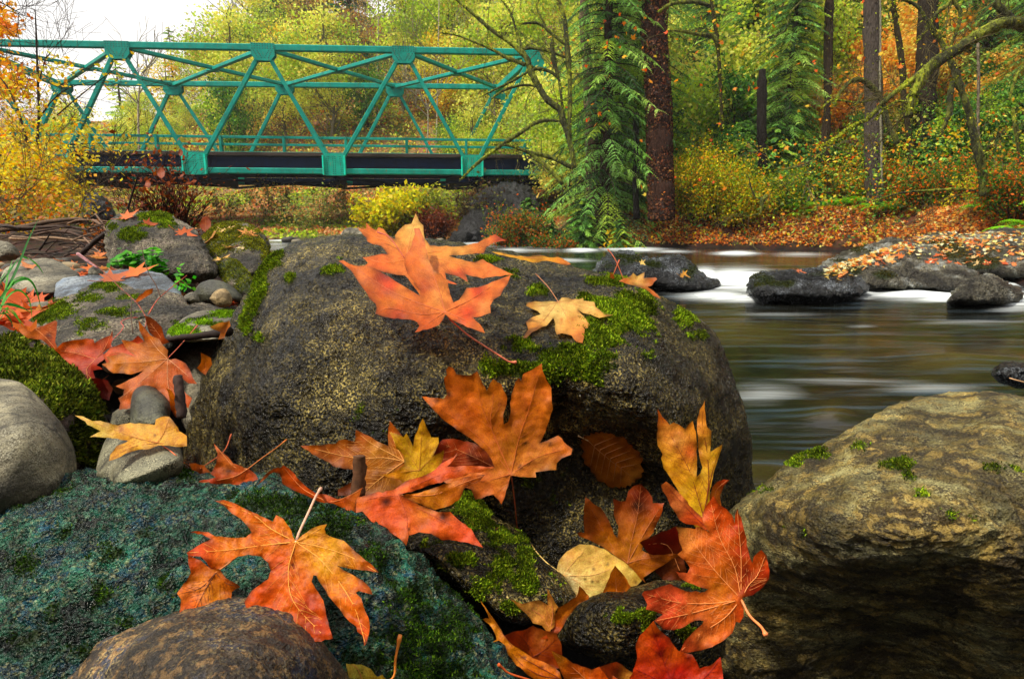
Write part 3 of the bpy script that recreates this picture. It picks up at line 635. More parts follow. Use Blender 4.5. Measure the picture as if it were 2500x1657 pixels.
rock('rounded olive stone behind the tan pebble', T('B1', (1540, 1040), (1590, 960), (1690, 922), (1800, 950), (1900, 1020), (1950, 1100), (1750, 1140), (1600, 1120)),
     T('B1', (1700, 980, 2.75)), M_R8, roll=.12, back=.2, amp=.008, freq=5, name='stone', cat='stone', rings=24, spokes=70, pw=3)
rock('tan egg shaped pebble', T('B1', (1670, 1075), (1700, 1030), (1740, 1003), (1790, 995), (1830, 1025), (1850, 1080), (1830, 1130), (1740, 1140)),
     T('B1', (1760, 1060, 2.3)), M_RT, roll=.05, back=.1, amp=.003, freq=5, name='pebble', cat='pebble', rings=16, spokes=50, pw=2.5)
rock('small grey pebble left of the tan pebble', T('B1', (1455, 1080), (1480, 1045), (1540, 1020), (1580, 1050), (1590, 1100), (1520, 1120)),
     T('B1', (1520, 1060, 2.25)), M_RG, roll=.05, back=.1, amp=.004, freq=6, name='pebble', cat='pebble', rings=14, spokes=44, pw=2.5)
rock('pale stone under the bent grass blades', T('B1', (60, 1280), (120, 1180), (250, 1110), (400, 1095), (440, 1130), (360, 1230), (260, 1320), (120, 1330)),
     T('B1', (250, 1180, 2.2)), M_RG, roll=.1, back=.2, amp=.008, freq=5, name='stone', cat='stone', rings=22, spokes=66, pw=3)
rock('small pale rock at the far left behind the grass', T('B1', (-60, 640), (0, 612), (80, 630), (140, 680), (155, 740), (60, 770), (-60, 760)),
     T('B1', (60, 690, 3.8)), M_RG, roll=.15, back=.3, amp=.015, freq=4, name='rock', rings=20, spokes=60, pw=3)
rock('small pale pebble at the right foot of the stick pile', T('B1', (700, 880), (715, 835), (760, 818), (820, 850), (815, 895), (750, 905)),
     T('B1', (760, 860, 2.75)), M_RG, roll=.05, back=.1, amp=.004, freq=5, name='pebble', cat='pebble', rings=12, spokes=40, pw=2.5)
rock('small grey green rock under the salmon red leaf', T('D3', (545, 1250), (555, 1170), (590, 1080), (650, 1000), (740, 935), (860, 900), (1000, 868), (1200, 828), (1400, 785), (1560, 795), (1720, 845), (1820, 960), (1860, 1150), (1850, 1350), (1750, 1500), (1500, 1580), (1180, 1500), (950, 1440), (750, 1370), (620, 1310)),
     T('D3', (1400, 830, 1.02), (800, 960, .93), (1100, 1050, .88), (1500, 1050, .90), (1700, 1200, .95), (800, 1300, .92), (1300, 1400, .93)), M_R1, roll=.08, back=.2, amp=.012, freq=14, ridge=.35, name='rock', rings=56, spokes=160, pw=4, mossn=12000, mlen=.7,
     moss=TM('D3', (1030, 1080, 130, 50, 1.05), (1230, 1060, 90, 50, 1.05), (1560, 1200, 80, 60, .9), (1250, 1150, 60, 40, .8), (900, 1130, 60, 40, .5), (1620, 830, 80, 20, .6)))
rock('dark slab with green moss below the middle orange leaf', [(x, y) for x, y in T('D2', (1270, 500), (1310, 400), (1450, 280), (1600, 180), (1720, 100), (1800, 90), (1900, 200), (2050, 300), (2200, 410))] + T('D3', (350, 540), (450, 640), (550, 730), (630, 830), (690, 915), (640, 1010), (540, 1040), (300, 1120), (200, 1120), (60, 1060)) + T('D2', (1870, 930), (1700, 800), (1500, 640)),
     T('D2', (1350, 450, 1.02), (1750, 150, 1.18), (1600, 500, 1.0), (2100, 400, 1.12), (1900, 750, .98)) + T('D3', (300, 700, 1.02), (550, 900, 1.0), (200, 1050, .95)), M_R1, roll=.06, back=.16, amp=.010, freq=14, ridge=.3, name='mossy_slab', rings=56, spokes=170, pw=5, mossn=42000, mlen=.75, mthr=.44,
     moss=TM('D2', (1780, 170, 130, 90, 1.2), (1850, 300, 130, 90, 1.), (1700, 620, 160, 80, .8), (1900, 800, 120, 90, 1.), (2050, 650, 120, 120, .8), (2250, 750, 100, 120, .9), (2150, 450, 100, 60, .8), (1450, 480, 90, 50, .5)) + TM('D3', (300, 800, 130, 110, 1.0), (180, 1000, 120, 60, .9), (80, 450, 110, 90, .8), (450, 850, 100, 80, .6), (250, 580, 90, 70, .8)))
# stones in the stream
rock('low dark rock with moss in the middle of the stream', T('B3', (800, 900), (822, 840), (860, 780), (950, 722), (1080, 708), (1180, 758), (1300, 768), (1400, 750), (1500, 742), (1580, 785), (1650, 865), (1740, 920), (1810, 975), (1700, 1010), (1400, 990), (1100, 960), (900, 930)),
     T('B3', (1000, 760, 10.4), (1500, 800, 10.3), (1200, 900, 9.6), (1650, 950, 9.6)), M_RW, roll=.9, back=1.6, amp=.22, freq=1.3, ridge=.5, name='river_rock', cat='rock', rings=50, spokes=150, mossn=16000, mlen=.6, kk=.35,
     moss=TM('B3', (1080, 770, 120, 50, 1.1), (950, 810, 100, 40, .9), (1280, 800, 90, 30, .9), (1600, 850, 80, 60, .8)), mcol=[lin(50, 60, 14), lin(78, 88, 22), lin(34, 40, 10)])
rock('flat dark wet rock at the lip of the white fall', T('B4', (92, 1010), (105, 950), (150, 915), (250, 885), (340, 880), (450, 858), (620, 852), (760, 855), (860, 880), (960, 935), (1020, 990), (950, 1040), (700, 1080), (400, 1100), (180, 1100)),
     T('B4', (250, 910, 8.8), (800, 900, 9.0), (400, 1000, 8.2), (800, 1000, 8.3)), M_RW, roll=.6, back=1.4, amp=.18, freq=1.6, ridge=.5, name='river_rock', cat='rock', rings=44, spokes=150, mossn=9000, mlen=.6, kk=.35,
     moss=TM('B4', (220, 920, 110, 50, 1.1), (360, 960, 100, 40, .9), (700, 880, 160, 25, .8)), mcol=[lin(55, 58, 12), lin(80, 84, 20), lin(34, 36, 8)])
rock('broad pale ledge of rock leading down from the leafy far bank', T('B4', (630, 860), (700, 800), (800, 742), (920, 700), (1010, 660), (1120, 640), (1250, 618), (1390, 645), (1470, 700), (1560, 770), (1700, 815), (1850, 860), (1900, 910), (1850, 990), (1650, 1020), (1350, 1000), (1050, 990), (900, 940), (760, 900)),
     T('B4', (750, 830, 10.8), (1200, 660, 11.8), (1500, 760, 11.0), (1100, 850, 9.9), (1600, 900, 9.8), (1400, 980, 9.4)), M_RW2, roll=1.0, back=2., amp=.20, freq=1.2, ridge=.55, name='rock_ledge', cat='rock', rings=56, spokes=180, mossn=14000, mlen=.6, kk=.35,
     moss=TM('B4', (930, 850, 90, 40, 1.), (1170, 880, 110, 50, 1.1), (960, 680, 120, 30, .9), (800, 770, 80, 20, .8)), mcol=[lin(64, 58, 10), lin(88, 82, 16), lin(40, 38, 8)])
rock('leaf strewn rock bank at the right edge of the stream', T('B4', (1290, 720), (1350, 640), (1450, 610), (1600, 560), (1800, 575), (1950, 560), (2100, 535), (2400, 540), (2700, 600), (2700, 880), (2300, 890), (2100, 880), (1850, 870), (1650, 830), (1450, 790)),
     T('B4', (1400, 700, 12.4), (1700, 620, 13.), (2200, 600, 12.5), (1800, 780, 11.4), (2200, 800, 11.), (2600, 750, 10.8)), M_RW2, roll=1., back=2., amp=.20, freq=1.0, ridge=.5, name='rock_bank', cat='rock', rings=50, spokes=160, mossn=16000, mlen=.6, kk=.35,
     moss=TM('B4', (1700, 690, 130, 80, 1.2), (1950, 780, 160, 60, 1.2), (1600, 630, 100, 30, .8), (2050, 700, 120, 40, .9)), mcol=[lin(84, 68, 10), lin(100, 84, 16), lin(52, 42, 8)])
rock('small pointed rock splitting the white water at right', T('B4', (1700, 1090), (1760, 1020), (1840, 950), (1920, 900), (1980, 892), (2060, 930), (2160, 980), (2260, 1030), (2200, 1090), (1900, 1110)),
     T('B4', (1950, 930, 8.2), (1850, 1040, 7.8), (2100, 1030, 8.0)), M_RW2, roll=.5, back=.9, amp=.15, freq=2, ridge=.5, name='river_rock', cat='rock', rings=34, spokes=100)
rock('dark wet stone in the water at the right edge', T('C4', (2030, 370), (2060, 325), (2120, 290), (2200, 280), (2290, 288), (2400, 320), (2450, 400), (2300, 480), (2100, 430)),
     T('C4', (2200, 330, 3.3)), M_RW, roll=.2, back=.3, amp=.03, freq=4, ridge=.4, name='river_rock', cat='rock', rings=26, spokes=80)
rock('small white water pebble group stone by the far left riffle', T('B2', (760, 570), (780, 530), (840, 508), (900, 520), (950, 560), (960, 600), (850, 620)),
     T('B2', (860, 560, 9.0)), M_RG, roll=.3, back=.4, amp=.05, freq=2, name='river_rock', cat='rock', rings=20, spokes=60)
# ------------------------------------------------------------------ fallen leaves lying on the stones
def build_bvh():
    V = []; P = []; n = 0
    for v, q, tr in ROCKS:
        V.append(v); P += (q + n).tolist() + (tr + n).tolist(); n += len(v)
    return BVHTree.FromPolygons([tuple(x) for x in np.concatenate(V)], P)
BVH = build_bvh()
def hit(p, far=6.0):
    """depth of the first stone surface behind a photo point"""
    r = rays([p])[0]; L = np.linalg.norm(r)
    h = BVH.ray_cast(Vector(CAM), Vector(r / L))
    if h[0] is None or h[3] / L > far: return None, None
    return h[3] / L, np.array(h[1])

def inside(P, poly):
    x, y = P[:, 0], P[:, 1]; c = np.zeros(len(P), bool); n = len(poly)
    for i in range(n):
        x1, y1 = poly[i]; x2, y2 = poly[(i + 1) % n]
        if y1 == y2: continue
        k = ((y1 > y) != (y2 > y)) & (x < (x2 - x1) * (y - y1) / (y2 - y1) + x1); c ^= k
    return c
def dseg(P, A, B):
    ab = B - A; t_ = np.clip(((P - A) @ ab) / (ab @ ab + 1e-9), 0, 1)
    return np.linalg.norm(P - A - t_[:, None] * ab, axis=1)
GREEN_VEIN = lin(235, 190, 120)
def leaf(label, outline, center, veins, colors, stem=None, plane=None, lift=.010, curl=.026, step=7.0, vcol=lin(238, 150, 85), scol=lin(205, 95, 50), stack=0, vw=.55, sw=1.1, side=True, name='maple_leaf', spots=(), fold=.24, cat='leaf', base_lift=None, group=None, teeth=True, far=2.6, wav=.009, stem_lift=.02):
    O = np.array([q[:2] for q in outline], float)
    # organic edge: subdivide with slight scallops between teeth
    Q = []
    for a, b_ in zip(O, np.roll(O, -1, 0)):
        L = np.linalg.norm(b_ - a); n_ = max(1, int(L / 9)); nrm = np.array([-(b_ - a)[1], (b_ - a)[0]]) / (L + 1e-6)
        for s in np.arange(n_) / n_:
            Q.append(a + (b_ - a) * s + nrm * (math.sin(s * math.pi) * L * .03 * R.uniform(-1, 1.3) + (R.uniform(-.9, .9) if s > 0 and teeth else 0)))
    O2 = np.array(Q)
    lo, hi = O2.min(0), O2.max(0)
    gxx, gyy = np.meshgrid(np.arange(lo[0], hi[0], step), np.arange(lo[1], hi[1], step * .87))
    gxx = gxx + (np.arange(gxx.shape[0])[:, None] % 2) * step * .5
    G = np.stack([gxx.ravel(), gyy.ravel()], 1) + rng.uniform(-.8, .8, (gxx.size, 2))
    G = G[inside(G, O2)]
    if len(G):
        dmin = np.min([dseg(G, a, b_) for a, b_ in zip(O2, np.roll(O2, -1, 0))], axis=0); G = G[dmin > step * .35]
    allp = [Vector(q) for q in O2] + [Vector(q) for q in G]
    n = len(O2)
    res = geometry.delaunay_2d_cdt(allp, [], [list(range(n))], 1, 1e-4)
    P = np.array([tuple(v) for v in res[0]]); tri = np.array([f for f in res[2] if len(f) == 3])
    c = np.array(center[:2], float); span = np.linalg.norm(O2 - c, axis=1).max()
    # supporting plane (linear in inverse depth)
    if plane is not None:
        d0, gx_, gy_ = plane          # depth at centre, change per 100 px to the right / down
        dep = lambda p: d0 + (p[:, 0] - c[0]) / 100 * gx_ + (p[:, 1] - c[1]) / 100 * gy_
    else:
        S = P[rng.choice(len(P), min(70, len(P)), replace=False)]; hs = [hit(q, far)[0] for q in S]
        ok = [k for k, h in enumerate(hs) if h is not None]
        if len(ok) < 5: d_ = 1.2 if not ok else hs[ok[0]]; w0 = (1 / d_, 0, 0)
        else:
            A = np.array([[1, (S[k, 0] - c[0]) / 100, (S[k, 1] - c[1]) / 100] for k in ok]); y = np.array([1 / hs[k] for k in ok])
            wt = np.ones(len(y))
            for _ in range(6):
                Aw = A * wt[:, None]; w0 = np.linalg.solve(Aw.T @ Aw + np.diag([1e-6, .02, .02]), Aw.T @ (y * wt)); e = y - A @ w0
                wt = np.where(e < 0, .35, 1.0) / (1 + np.abs(e) / .04)
            e = y - A @ w0; w0[0] += max(0, np.quantile(e, .93))
        dep = lambda p: 1 / np.maximum(w0[0] + (p[:, 0] - c[0]) / 100 * w0[1] + (p[:, 1] - c[1]) / 100 * w0[2], .15)
    V2 = [smoothline(np.array(([c] if len(v) != 4 or name != 'serrated_leaf' else []) + [q[:2] for q in v], float), 4) for v in veins]
    def dv(p): return np.min([np.min([dseg(p, a, b_) for a, b_ in zip(v[:-1], v[1:])], axis=0) for v in V2], axis=0) if V2 else np.full(len(p), 50.)
    ph = R.uniform(0, 9)
    def depth(p, off=0.0):
        d = dep(p); rr = np.linalg.norm(p - c, axis=1) / span
        mpx = d / FPX
        f_ = dv(p) * mpx
        return d - (lift + stack * .008) - curl * rr ** 2.2 * (1 + .6 * np.sin(np.arctan2(p[:, 1] - c[1], p[:, 0] - c[0]) * 3 + ph)) + fold * f_ * (1 - .5 * np.clip(f_ / .03, 0, 1)) - wav * noise(np.stack([p[:, 0] / 48, p[:, 1] / 48, p[:, 0] * 0 + ph], 1)) * rr - .0022 * noise(np.stack([p[:, 0] / 11, p[:, 1] / 11, p[:, 0] * 0 + ph], 1)) - off
    edge = np.min([dseg(P, a, b_) for a, b_ in zip(O2, np.roll(O2, -1, 0))], axis=0)
    dd_ = depth(P) - .0045 * np.exp(-edge / 9.0) * (noise(np.stack([P[:, 0] / 30, P[:, 1] / 30, P[:, 0] * 0 + ph + 3], 1)) * 1.6 + .2)
    dc = depth(c[None])
    base = unproj(c[None], dc)[0]
    root = empty(name, base, label, cat, group)
    # colour by distance to colour anchors
    CA = np.array([q[:2] for q in colors], float); CC = np.array([lin(*q[2:5]) for q in colors])
    w = 1 / (((P[:, None] - CA[None]) ** 2).sum(-1) + 180) ** 1.35; w /= w.sum(1)[:, None]; colv = w @ CC
    colv = colv * (1 + .35 * noise(np.stack([P[:, 0] / 22, P[:, 1] / 22, P[:, 0] * 0 + ph], 1)))[:, None]
    edge = np.min([dseg(P, a, b_) for a, b_ in zip(O2, np.roll(O2, -1, 0))], axis=0)
    colv = colv * (1 - .18 * np.exp(-edge / 3.0))[:, None]
    eb = (np.exp(-edge / 7.0) * np.clip(noise(np.stack([P[:, 0] / 26, P[:, 1] / 26, P[:, 0] * 0 + ph + 9], 1)) * 2.2 + .1, 0, 1) * .75)[:, None]; colv = colv * (1 - eb) + np.array(lin(96, 44, 18)) * eb
    for sx, sy, sr, *sc in spots:
        q = np.clip(1.3 - np.linalg.norm(P - [sx, sy], axis=1) / sr + .35 * noise(np.stack([P[:, 0] / 6, P[:, 1] / 6, P[:, 0] * 0], 1)), 0, 1)[:, None] * .9
        colv = colv * (1 - q) + np.array(lin(*(sc if sc else (52, 18, 22)))) * q
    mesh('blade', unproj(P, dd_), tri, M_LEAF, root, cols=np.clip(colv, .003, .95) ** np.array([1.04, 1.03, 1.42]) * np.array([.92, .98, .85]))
    vb = MB()
    for v in V2:
        L = len(v); vv = v[inside(v, O2) | (np.arange(L) < 2)]
        if len(vv) < 2: continue
        dpt = depth(vv, .0004); mp = dpt.mean() / FPX
        tube(unproj(vv, dpt), np.linspace(1.0, .25, len(vv)) * vw * .00085 + .0001, 5, vcol, vb, caps=False)
        if side:
            tot = np.linalg.norm(np.diff(vv, axis=0), axis=1).sum(); acc = 0; sgn = 1
            for k in range(2, len(vv) - 1):
                for sgn in (1, -1):
                    tdir = vv[k] - vv[k - 1]; tdir /= np.linalg.norm(tdir) + 1e-6
                    ang = sgn * R.uniform(.65, .9); cs, sn = math.cos(ang), math.sin(ang)
                    dr = np.array([tdir[0] * cs - tdir[1] * sn, tdir[0] * sn + tdir[1] * cs]); pts = [vv[k]]
                    for m_ in range(9):
                        dr = dr + tdir * .05; dr /= np.linalg.norm(dr); q = pts[-1] + dr * 8
                        if not inside(q[None], O2)[0] or (m_ > 1 and min(np.min([np.min(dseg(q[None], a, b_)) for a, b_ in zip(o_[:-1], o_[1:])]) for o_ in V2) < 5): break
                        pts.append(q)
                    if len(pts) > 2:
                        pts = np.array(pts); tube(unproj(pts, depth(pts, .0002)), np.linspace(1, .3, len(pts)) * vw * .00022 + .00006, 4, vcol, vb, caps=False)
    if vb.n: vb.build('veins', M_VEIN, root)
    if stem is not None:
        st = smoothline(np.array([c] + [q[:2] for q in stem], float), 5); s_ = np.linspace(0, 1, len(st))
        d1 = []
        for q in st:
            h = hit(q, far)[0]; d1.append(h if h is not None else dep(q[None])[0])
        d1 = np.array(d1); d0_ = depth(st[:1])[0]
        dd2 = np.minimum(d0_ * (1 - s_) + (d1[-1] - stem_lift) * s_, d1 - .004)
        dd2 = np.convolve(np.pad(dd2, 2, mode='edge'), np.ones(5) / 5, 'valid'); dd2[0] = d0_ - .0005
        r_ = sw * .0011 * (.75 + .15 * s_); r_[-4:] *= np.array([1.1, 1.35, 1.9, 1.5]); sb = MB()
        tube(unproj(st, dd2), r_, 8, scol, sb); o = sb.build('stem', M_STEM, root)
    return root

OR = (232, 118, 40); OR2 = (240, 140, 60); SAL = (238, 128, 82); RED = (214, 58, 34); YEL = (242, 180, 60); DK = (140, 62, 20); CRM = (245, 200, 140)
def col(t_, *q): return [tuple(p) for p in T(t_, *q)]

# the pair on top of the central boulder
leaf('salmon orange leaf lying behind and beneath the largest leaf on top of the central boulder', T('B2', (1390, 1050), (1340, 980), (1270, 890), (1180, 880), (1130, 870), (1060, 850), (1000, 825), (940, 820), (975, 790), (930, 745), (1000, 735), (1080, 718), (1130, 720), (1110, 690), (1080, 655), (1010, 640), (970, 620), (960, 590), (895, 520), (960, 515), (962, 470), (1000, 510), (1040, 530), (1060, 505), (1100, 520), (1150, 580), (1190, 600), (1190, 570), (1230, 520), (1270, 485), (1320, 480), (1355, 395), (1385, 460), (1415, 490), (1420, 560), (1430, 600), (1470, 650), (1700, 658), (1850, 630), (1900, 600), (1990, 560), (2030, 590), (2080, 612), (1970, 632), (1920, 665), (1900, 712), (1750, 725), (1620, 735), (1720, 760), (1830, 785), (1890, 758), (1960, 800), (2060, 850), (2140, 885), (2000, 895), (1890, 915), (1840, 900), (1750, 880), (1770, 942), (1700, 900), (1590, 868), (1600, 920), (1688, 962), (1600, 950), (1500, 940), (1450, 1050)),
     T('B2', (1275, 765))[0], [T('B2', (1180, 640), (1050, 590), (910, 525)), T('B2', (1100, 790), (950, 745)), T('B2', (1310, 600), (1355, 410)), T('B2', (1500, 700), (1800, 680), (2060, 605)), T('B2', (1450, 740), (1700, 800), (2130, 885))],
     col('B2', (950, 560, *OR), (1080, 600, *SAL), (1240, 740, *SAL), (1080, 790, 235, 105, 60), (1330, 520, *CRM), (1250, 560, 240, 160, 100), (1700, 700, 245, 175, 115), (2030, 590, 190, 60, 30), (1900, 620, *SAL), (1700, 860, 225, 70, 60), (1700, 790, 240, 150, 85), (2000, 850, *SAL)),
     plane=(1.42, .0, -.16), lift=.005, curl=.02, scol=lin(190, 70, 60), stem=T('B2', (1150, 590), (1050, 545)), stem_lift=.06)
leaf('largest salmon orange leaf draped over the front brow of the central boulder', T('B2', (1590, 1200), (1575, 1240), (1540, 1285), (1480, 1310), (1348, 1342), (1385, 1290), (1370, 1265), (1310, 1240), (1180, 1235), (1100, 1220), (1032, 1195), (1045, 1150), (1035, 1115), (990, 1080), (965, 1030), (930, 985), (885, 920), (840, 850), (790, 810), (740, 775), (775, 768), (830, 798), (900, 815), (960, 810), (1050, 845), (1130, 890), (1200, 940), (1260, 975), (1392, 1052), (1390, 1010), (1330, 930), (1290, 880), (1265, 800), (1270, 730), (1310, 680), (1330, 610), (1350, 560), (1340, 515), (1385, 512), (1405, 560), (1425, 610), (1440, 700), (1470, 790), (1500, 850), (1560, 880), (1590, 920), (1612, 930), (1615, 980), (1630, 1040), (1655, 1105), (1700, 1085), (1760, 990), (1850, 985), (1930, 960), (2012, 925), (2112, 888), (2095, 940), (2030, 1050), (1980, 1080), (1950, 1130), (1955, 1190), (1880, 1215), (1812, 1225), (1870, 1280), (1908, 1348), (1800, 1310), (1700, 1270), (1640, 1240), (1605, 1210)),
     T('B2', (1590, 1180))[0], [T('B2', (1380, 1110), (1150, 1010), (950, 880), (760, 780)), T('B2', (1545, 1020), (1490, 870), (1440, 690), (1385, 530)), T('B2', (1800, 1080), (1960, 975), (2100, 895)), T('B2', (1500, 1240), (1370, 1330)), T('B2', (1740, 1240), (1890, 1335)), T('B2', (1400, 1200), (1150, 1150), (1050, 1190))],
     col('B2', (800, 790, *OR), (950, 860, *SAL), (1100, 900, 170, 40, 60), (1150, 980, 225, 60, 40), (1250, 1010, 240, 140, 90), (1000, 1000, 190, 90, 30), (1150, 1090, 220, 120, 45), (1200, 1200, 190, 60, 25), (1450, 1280, 210, 90, 40), (1380, 600, *SAL), (1350, 800, 220, 110, 45), (1480, 750, 245, 160, 100), (1430, 980, 190, 75, 35), (1540, 1050, 245, 155, 105), (1740, 1060, 245, 145, 95), (1850, 1020, 215, 45, 30), (1950, 960, *SAL), (1780, 1180, 225, 60, 45), (1890, 1320, *SAL), (1900, 1150, 245, 150, 110)),
     plane=(1.23, -.005, -.10), stack=0, curl=.03, vcol=lin(200, 105, 60), scol=lin(240, 130, 95), sw=2.0, vw=.8, stem=T('B2', (1650, 1260), (1780, 1370), (1900, 1450), (2040, 1540)) + T('C2', (2100, 270), (2160, 275)), stem_lift=.012)
leaf('pale peach leaf beside the green moss on the central boulder', T('B3', (530, 1098), (560, 1065), (610, 1065), (640, 1080), (700, 1080), (730, 1068), (735, 1090), (820, 1100), (830, 1140), (870, 1170), (900, 1200), (972, 1203), (860, 1228), (790, 1200), (730, 1190), (690, 1165), (720, 1200), (750, 1230), (782, 1280), (775, 1308), (745, 1310), (738, 1380), (725, 1428), (680, 1420), (640, 1370), (560, 1350), (520, 1362), (505, 1320), (510, 1270), (492, 1228), (440, 1290), (370, 1320), (320, 1345), (280, 1388), (248, 1386), (292, 1320), (273, 1260), (330, 1220), (392, 1200), (370, 1175), (310, 1150), (273, 1130), (290, 1105), (350, 1095), (400, 1100), (480, 1095)),
     T('B3', (530, 1095))[0], [T('B3', (600, 1220), (700, 1400)), T('B3', (420, 1130), (290, 1125)), T('B3', (420, 1240), (270, 1380)), T('B3', (700, 1130), (950, 1205)), T('B3', (640, 1085), (725, 1080))],
     col('B3', (300, 1120, 235, 160, 80), (400, 1150, 250, 215, 165), (330, 1320, 225, 140, 75), (530, 1180, 250, 215, 160), (640, 1270, 240, 170, 110), (700, 1380, 230, 130, 85), (760, 1140, 250, 200, 145), (950, 1205, 240, 180, 110)),
     stem=T('B3', (455, 985), (400, 925), (352, 876)), vcol=lin(200, 130, 80), scol=lin(200, 130, 80), lift=.012, curl=.015, sw=1.0, spots=T('B3', (560, 1240, 4, 215, 120, 80), (650, 1240, 5, 215, 125, 80)))
leaf('curled orange leaf perched on the right shoulder of the central boulder', T('B3', (1015, 935), (1060, 910), (1100, 912), (1130, 868), (1160, 897), (1222, 863), (1215, 912), (1310, 905), (1322, 920), (1280, 970), (1240, 982), (1290, 1010), (1330, 1050), (1352, 1078), (1290, 1050), (1230, 1000), (1180, 985), (1100, 962)),
     T('B3', (1055, 925))[0], [T('B3', (1200, 955), (1340, 1065)), T('B3', (1200, 930), (1300, 912)), T('B3', (1120, 890), (1135, 872))], col('B3', (1050, 930, *SAL), (1160, 900, *CRM), (1280, 930, 190, 90, 40), (1320, 1040, *SAL)), stem=T('B3', (1000, 790), (960, 720), (925, 680)), plane=(1.56, -.02, -.02), stem_lift=.0, far=1.5, lift=.01, side=False)
leaf('yellow orange leaf lying flat along the skyline edge of the central boulder', T('B3', (0, 700), (100, 712), (200, 735), (300, 740), (392, 728), (450, 745), (530, 742), (600, 775), (635, 800), (600, 808), (520, 790), (440, 772), (330, 788), (230, 765), (150, 745), (60, 725)),
     T('B3', (380, 755))[0], [T('B3', (150, 735), (20, 705)), T('B3', (500, 765), (620, 800))], col('B3', (100, 715, *YEL), (400, 750, 244, 175, 50), (600, 790, *OR2)), plane=(1.70, .0, -.15), lift=.02, side=False, curl=.005)
leaf('small red brown leaf whose stem sticks out over the stream', T('B3', (945, 905), (950, 862), (972, 885), (982, 912), (965, 918)), T('B3', (962, 905))[0], [], col('B3', (960, 890, *SAL)), stem=T('B3', (850, 880), (700, 830), (760, 800), (1020, 765))[3:4], plane=(1.58, 0, 0), side=False, stem_lift=-.0, far=1.5)

# the large middle group
c2 = lambda *q: T('C2', *q)
o6 = c2((2112, 1180), (2100, 1230), (2070, 1330), (2038, 1408), (2018, 1372), (1975, 1330), (1920, 1340), (1880, 1362), (1830, 1367), (1800, 1290), (1740, 1270), (1640, 1250), (1560, 1215), (1700, 1160), (1880, 1120), (1985, 1112), (1960, 1050), (1920, 990), (1830, 910), (1710, 830), (1590, 745), (1510, 670), (1450, 600), (1405, 548), (1500, 558), (1580, 568), (1605, 530), (1590, 470), (1583, 400), (1605, 375), (1597, 335), (1620, 308), (1655, 320), (1682, 370), (1740, 377), (1790, 382), (1846, 346), (1880, 420), (1922, 500), (1950, 440), (1975, 407), (2040, 450), (2085, 560), (2078, 620), (2052, 700), (2058, 768), (2092, 750), (2112, 680), (2108, 600), (2130, 500), (2150, 430), (2180, 398), (2195, 425), (2212, 370)) + T('C3', (240, 378), (330, 330), (402, 282), (410, 350), (440, 420), (478, 480), (480, 560), (490, 650), (460, 740), (430, 830), (385, 918), (440, 900), (530, 857), (560, 880), (600, 930), (646, 965), (635, 1010), (560, 1040), (520, 1080), (516, 1132), (430, 1140), (350, 1150), (356, 1192), (290, 1192), (200, 1182), (165, 1178))
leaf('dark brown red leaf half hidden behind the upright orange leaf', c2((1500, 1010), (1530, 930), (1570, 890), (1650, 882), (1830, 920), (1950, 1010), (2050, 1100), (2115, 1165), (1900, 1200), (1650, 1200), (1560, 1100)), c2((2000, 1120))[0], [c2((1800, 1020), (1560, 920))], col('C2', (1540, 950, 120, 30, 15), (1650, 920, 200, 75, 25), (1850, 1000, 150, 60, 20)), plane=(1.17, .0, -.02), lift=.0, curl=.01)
leaf('upright rusty orange leaf standing against the front of the central boulder', o6, c2((2115, 1165))[0], [c2((1950, 960), (1720, 760), (1430, 565)), c2((1980, 850), (1880, 620), (1845, 370)), c2((2180, 880), (2260, 640), (2355, 310)), c2((2330, 1030), (2580, 960)), c2((2080, 1270), (2042, 1385)), c2((1900, 1220), (1700, 1190)), c2((1960, 800), (1970, 600), (1975, 440))],
     col('C2', (1450, 570, *OR), (1650, 420, 225, 110, 45), (1640, 600, 235, 120, 60), (1800, 700, 222, 105, 35), (1950, 480, 236, 130, 50), (2000, 650, 200, 110, 30), (1950, 900, 222, 120, 40), (2100, 950, 190, 110, 30), (2200, 600, 225, 115, 45), (2300, 450, 228, 118, 45), (2350, 650, 235, 125, 50), (2500, 1030, 220, 125, 55), (2400, 1100, 235, 150, 100), (2560, 950, *OR), (2050, 1230, 240, 140, 80), (1850, 1250, 240, 125, 75), (2030, 1370, 225, 110, 50)),
     plane=(1.10, .0, -.015), lift=.0, stem=c2((2135, 1300), (2150, 1440), (2160, 1560)) + T('D2', (2165, 370)), curl=.03, scol=lin(205, 95, 50), vcol=lin(205, 105, 45), vw=.6, sw=1.2, wav=.012,
     spots=c2((1620, 530, 9), (1525, 585, 6), (2230, 920, 7), (2190, 1115, 8), (2430, 930, 5), (2245, 648, 4), (1730, 385, 6)), fold=.22, stem_lift=.03)
leaf('brown orange leaf with pale yellow veins behind the dark stick', c2((438, 940), (600, 935), (720, 922), (745, 895), (790, 888), (872, 905), (878, 812), (980, 860), (1060, 910), (1138, 942), (1132, 860), (1148, 738), (1190, 790), (1240, 850), (1290, 950), (1310, 1100), (1250, 1300), (1120, 1360), (950, 1335), (735, 1340), (735, 1290), (830, 1235), (905, 1180), (845, 1128), (720, 1112), (640, 1062), (560, 1022)),
     c2((1265, 1065))[0], [c2((1100, 1035), (860, 1035), (460, 945)), c2((1150, 1000), (1000, 920), (885, 830)), c2((1180, 900), (1150, 760)), c2((1100, 1180), (955, 1300))], col('C2', (480, 945, 200, 100, 25), (700, 980, 175, 90, 20), (900, 870, 185, 88, 22), (1050, 980, 195, 125, 30), (1160, 820, 210, 105, 35), (900, 1080, 190, 105, 28), (1100, 1250, 160, 95, 25), (800, 1300, 120, 50, 15)),
     plane=(1.10, -.006, -.02), lift=0, vcol=lin(235, 165, 80), vw=.8, curl=.015, stem=c2((1000, 1090), (960, 1060))[0:1], fold=.12)
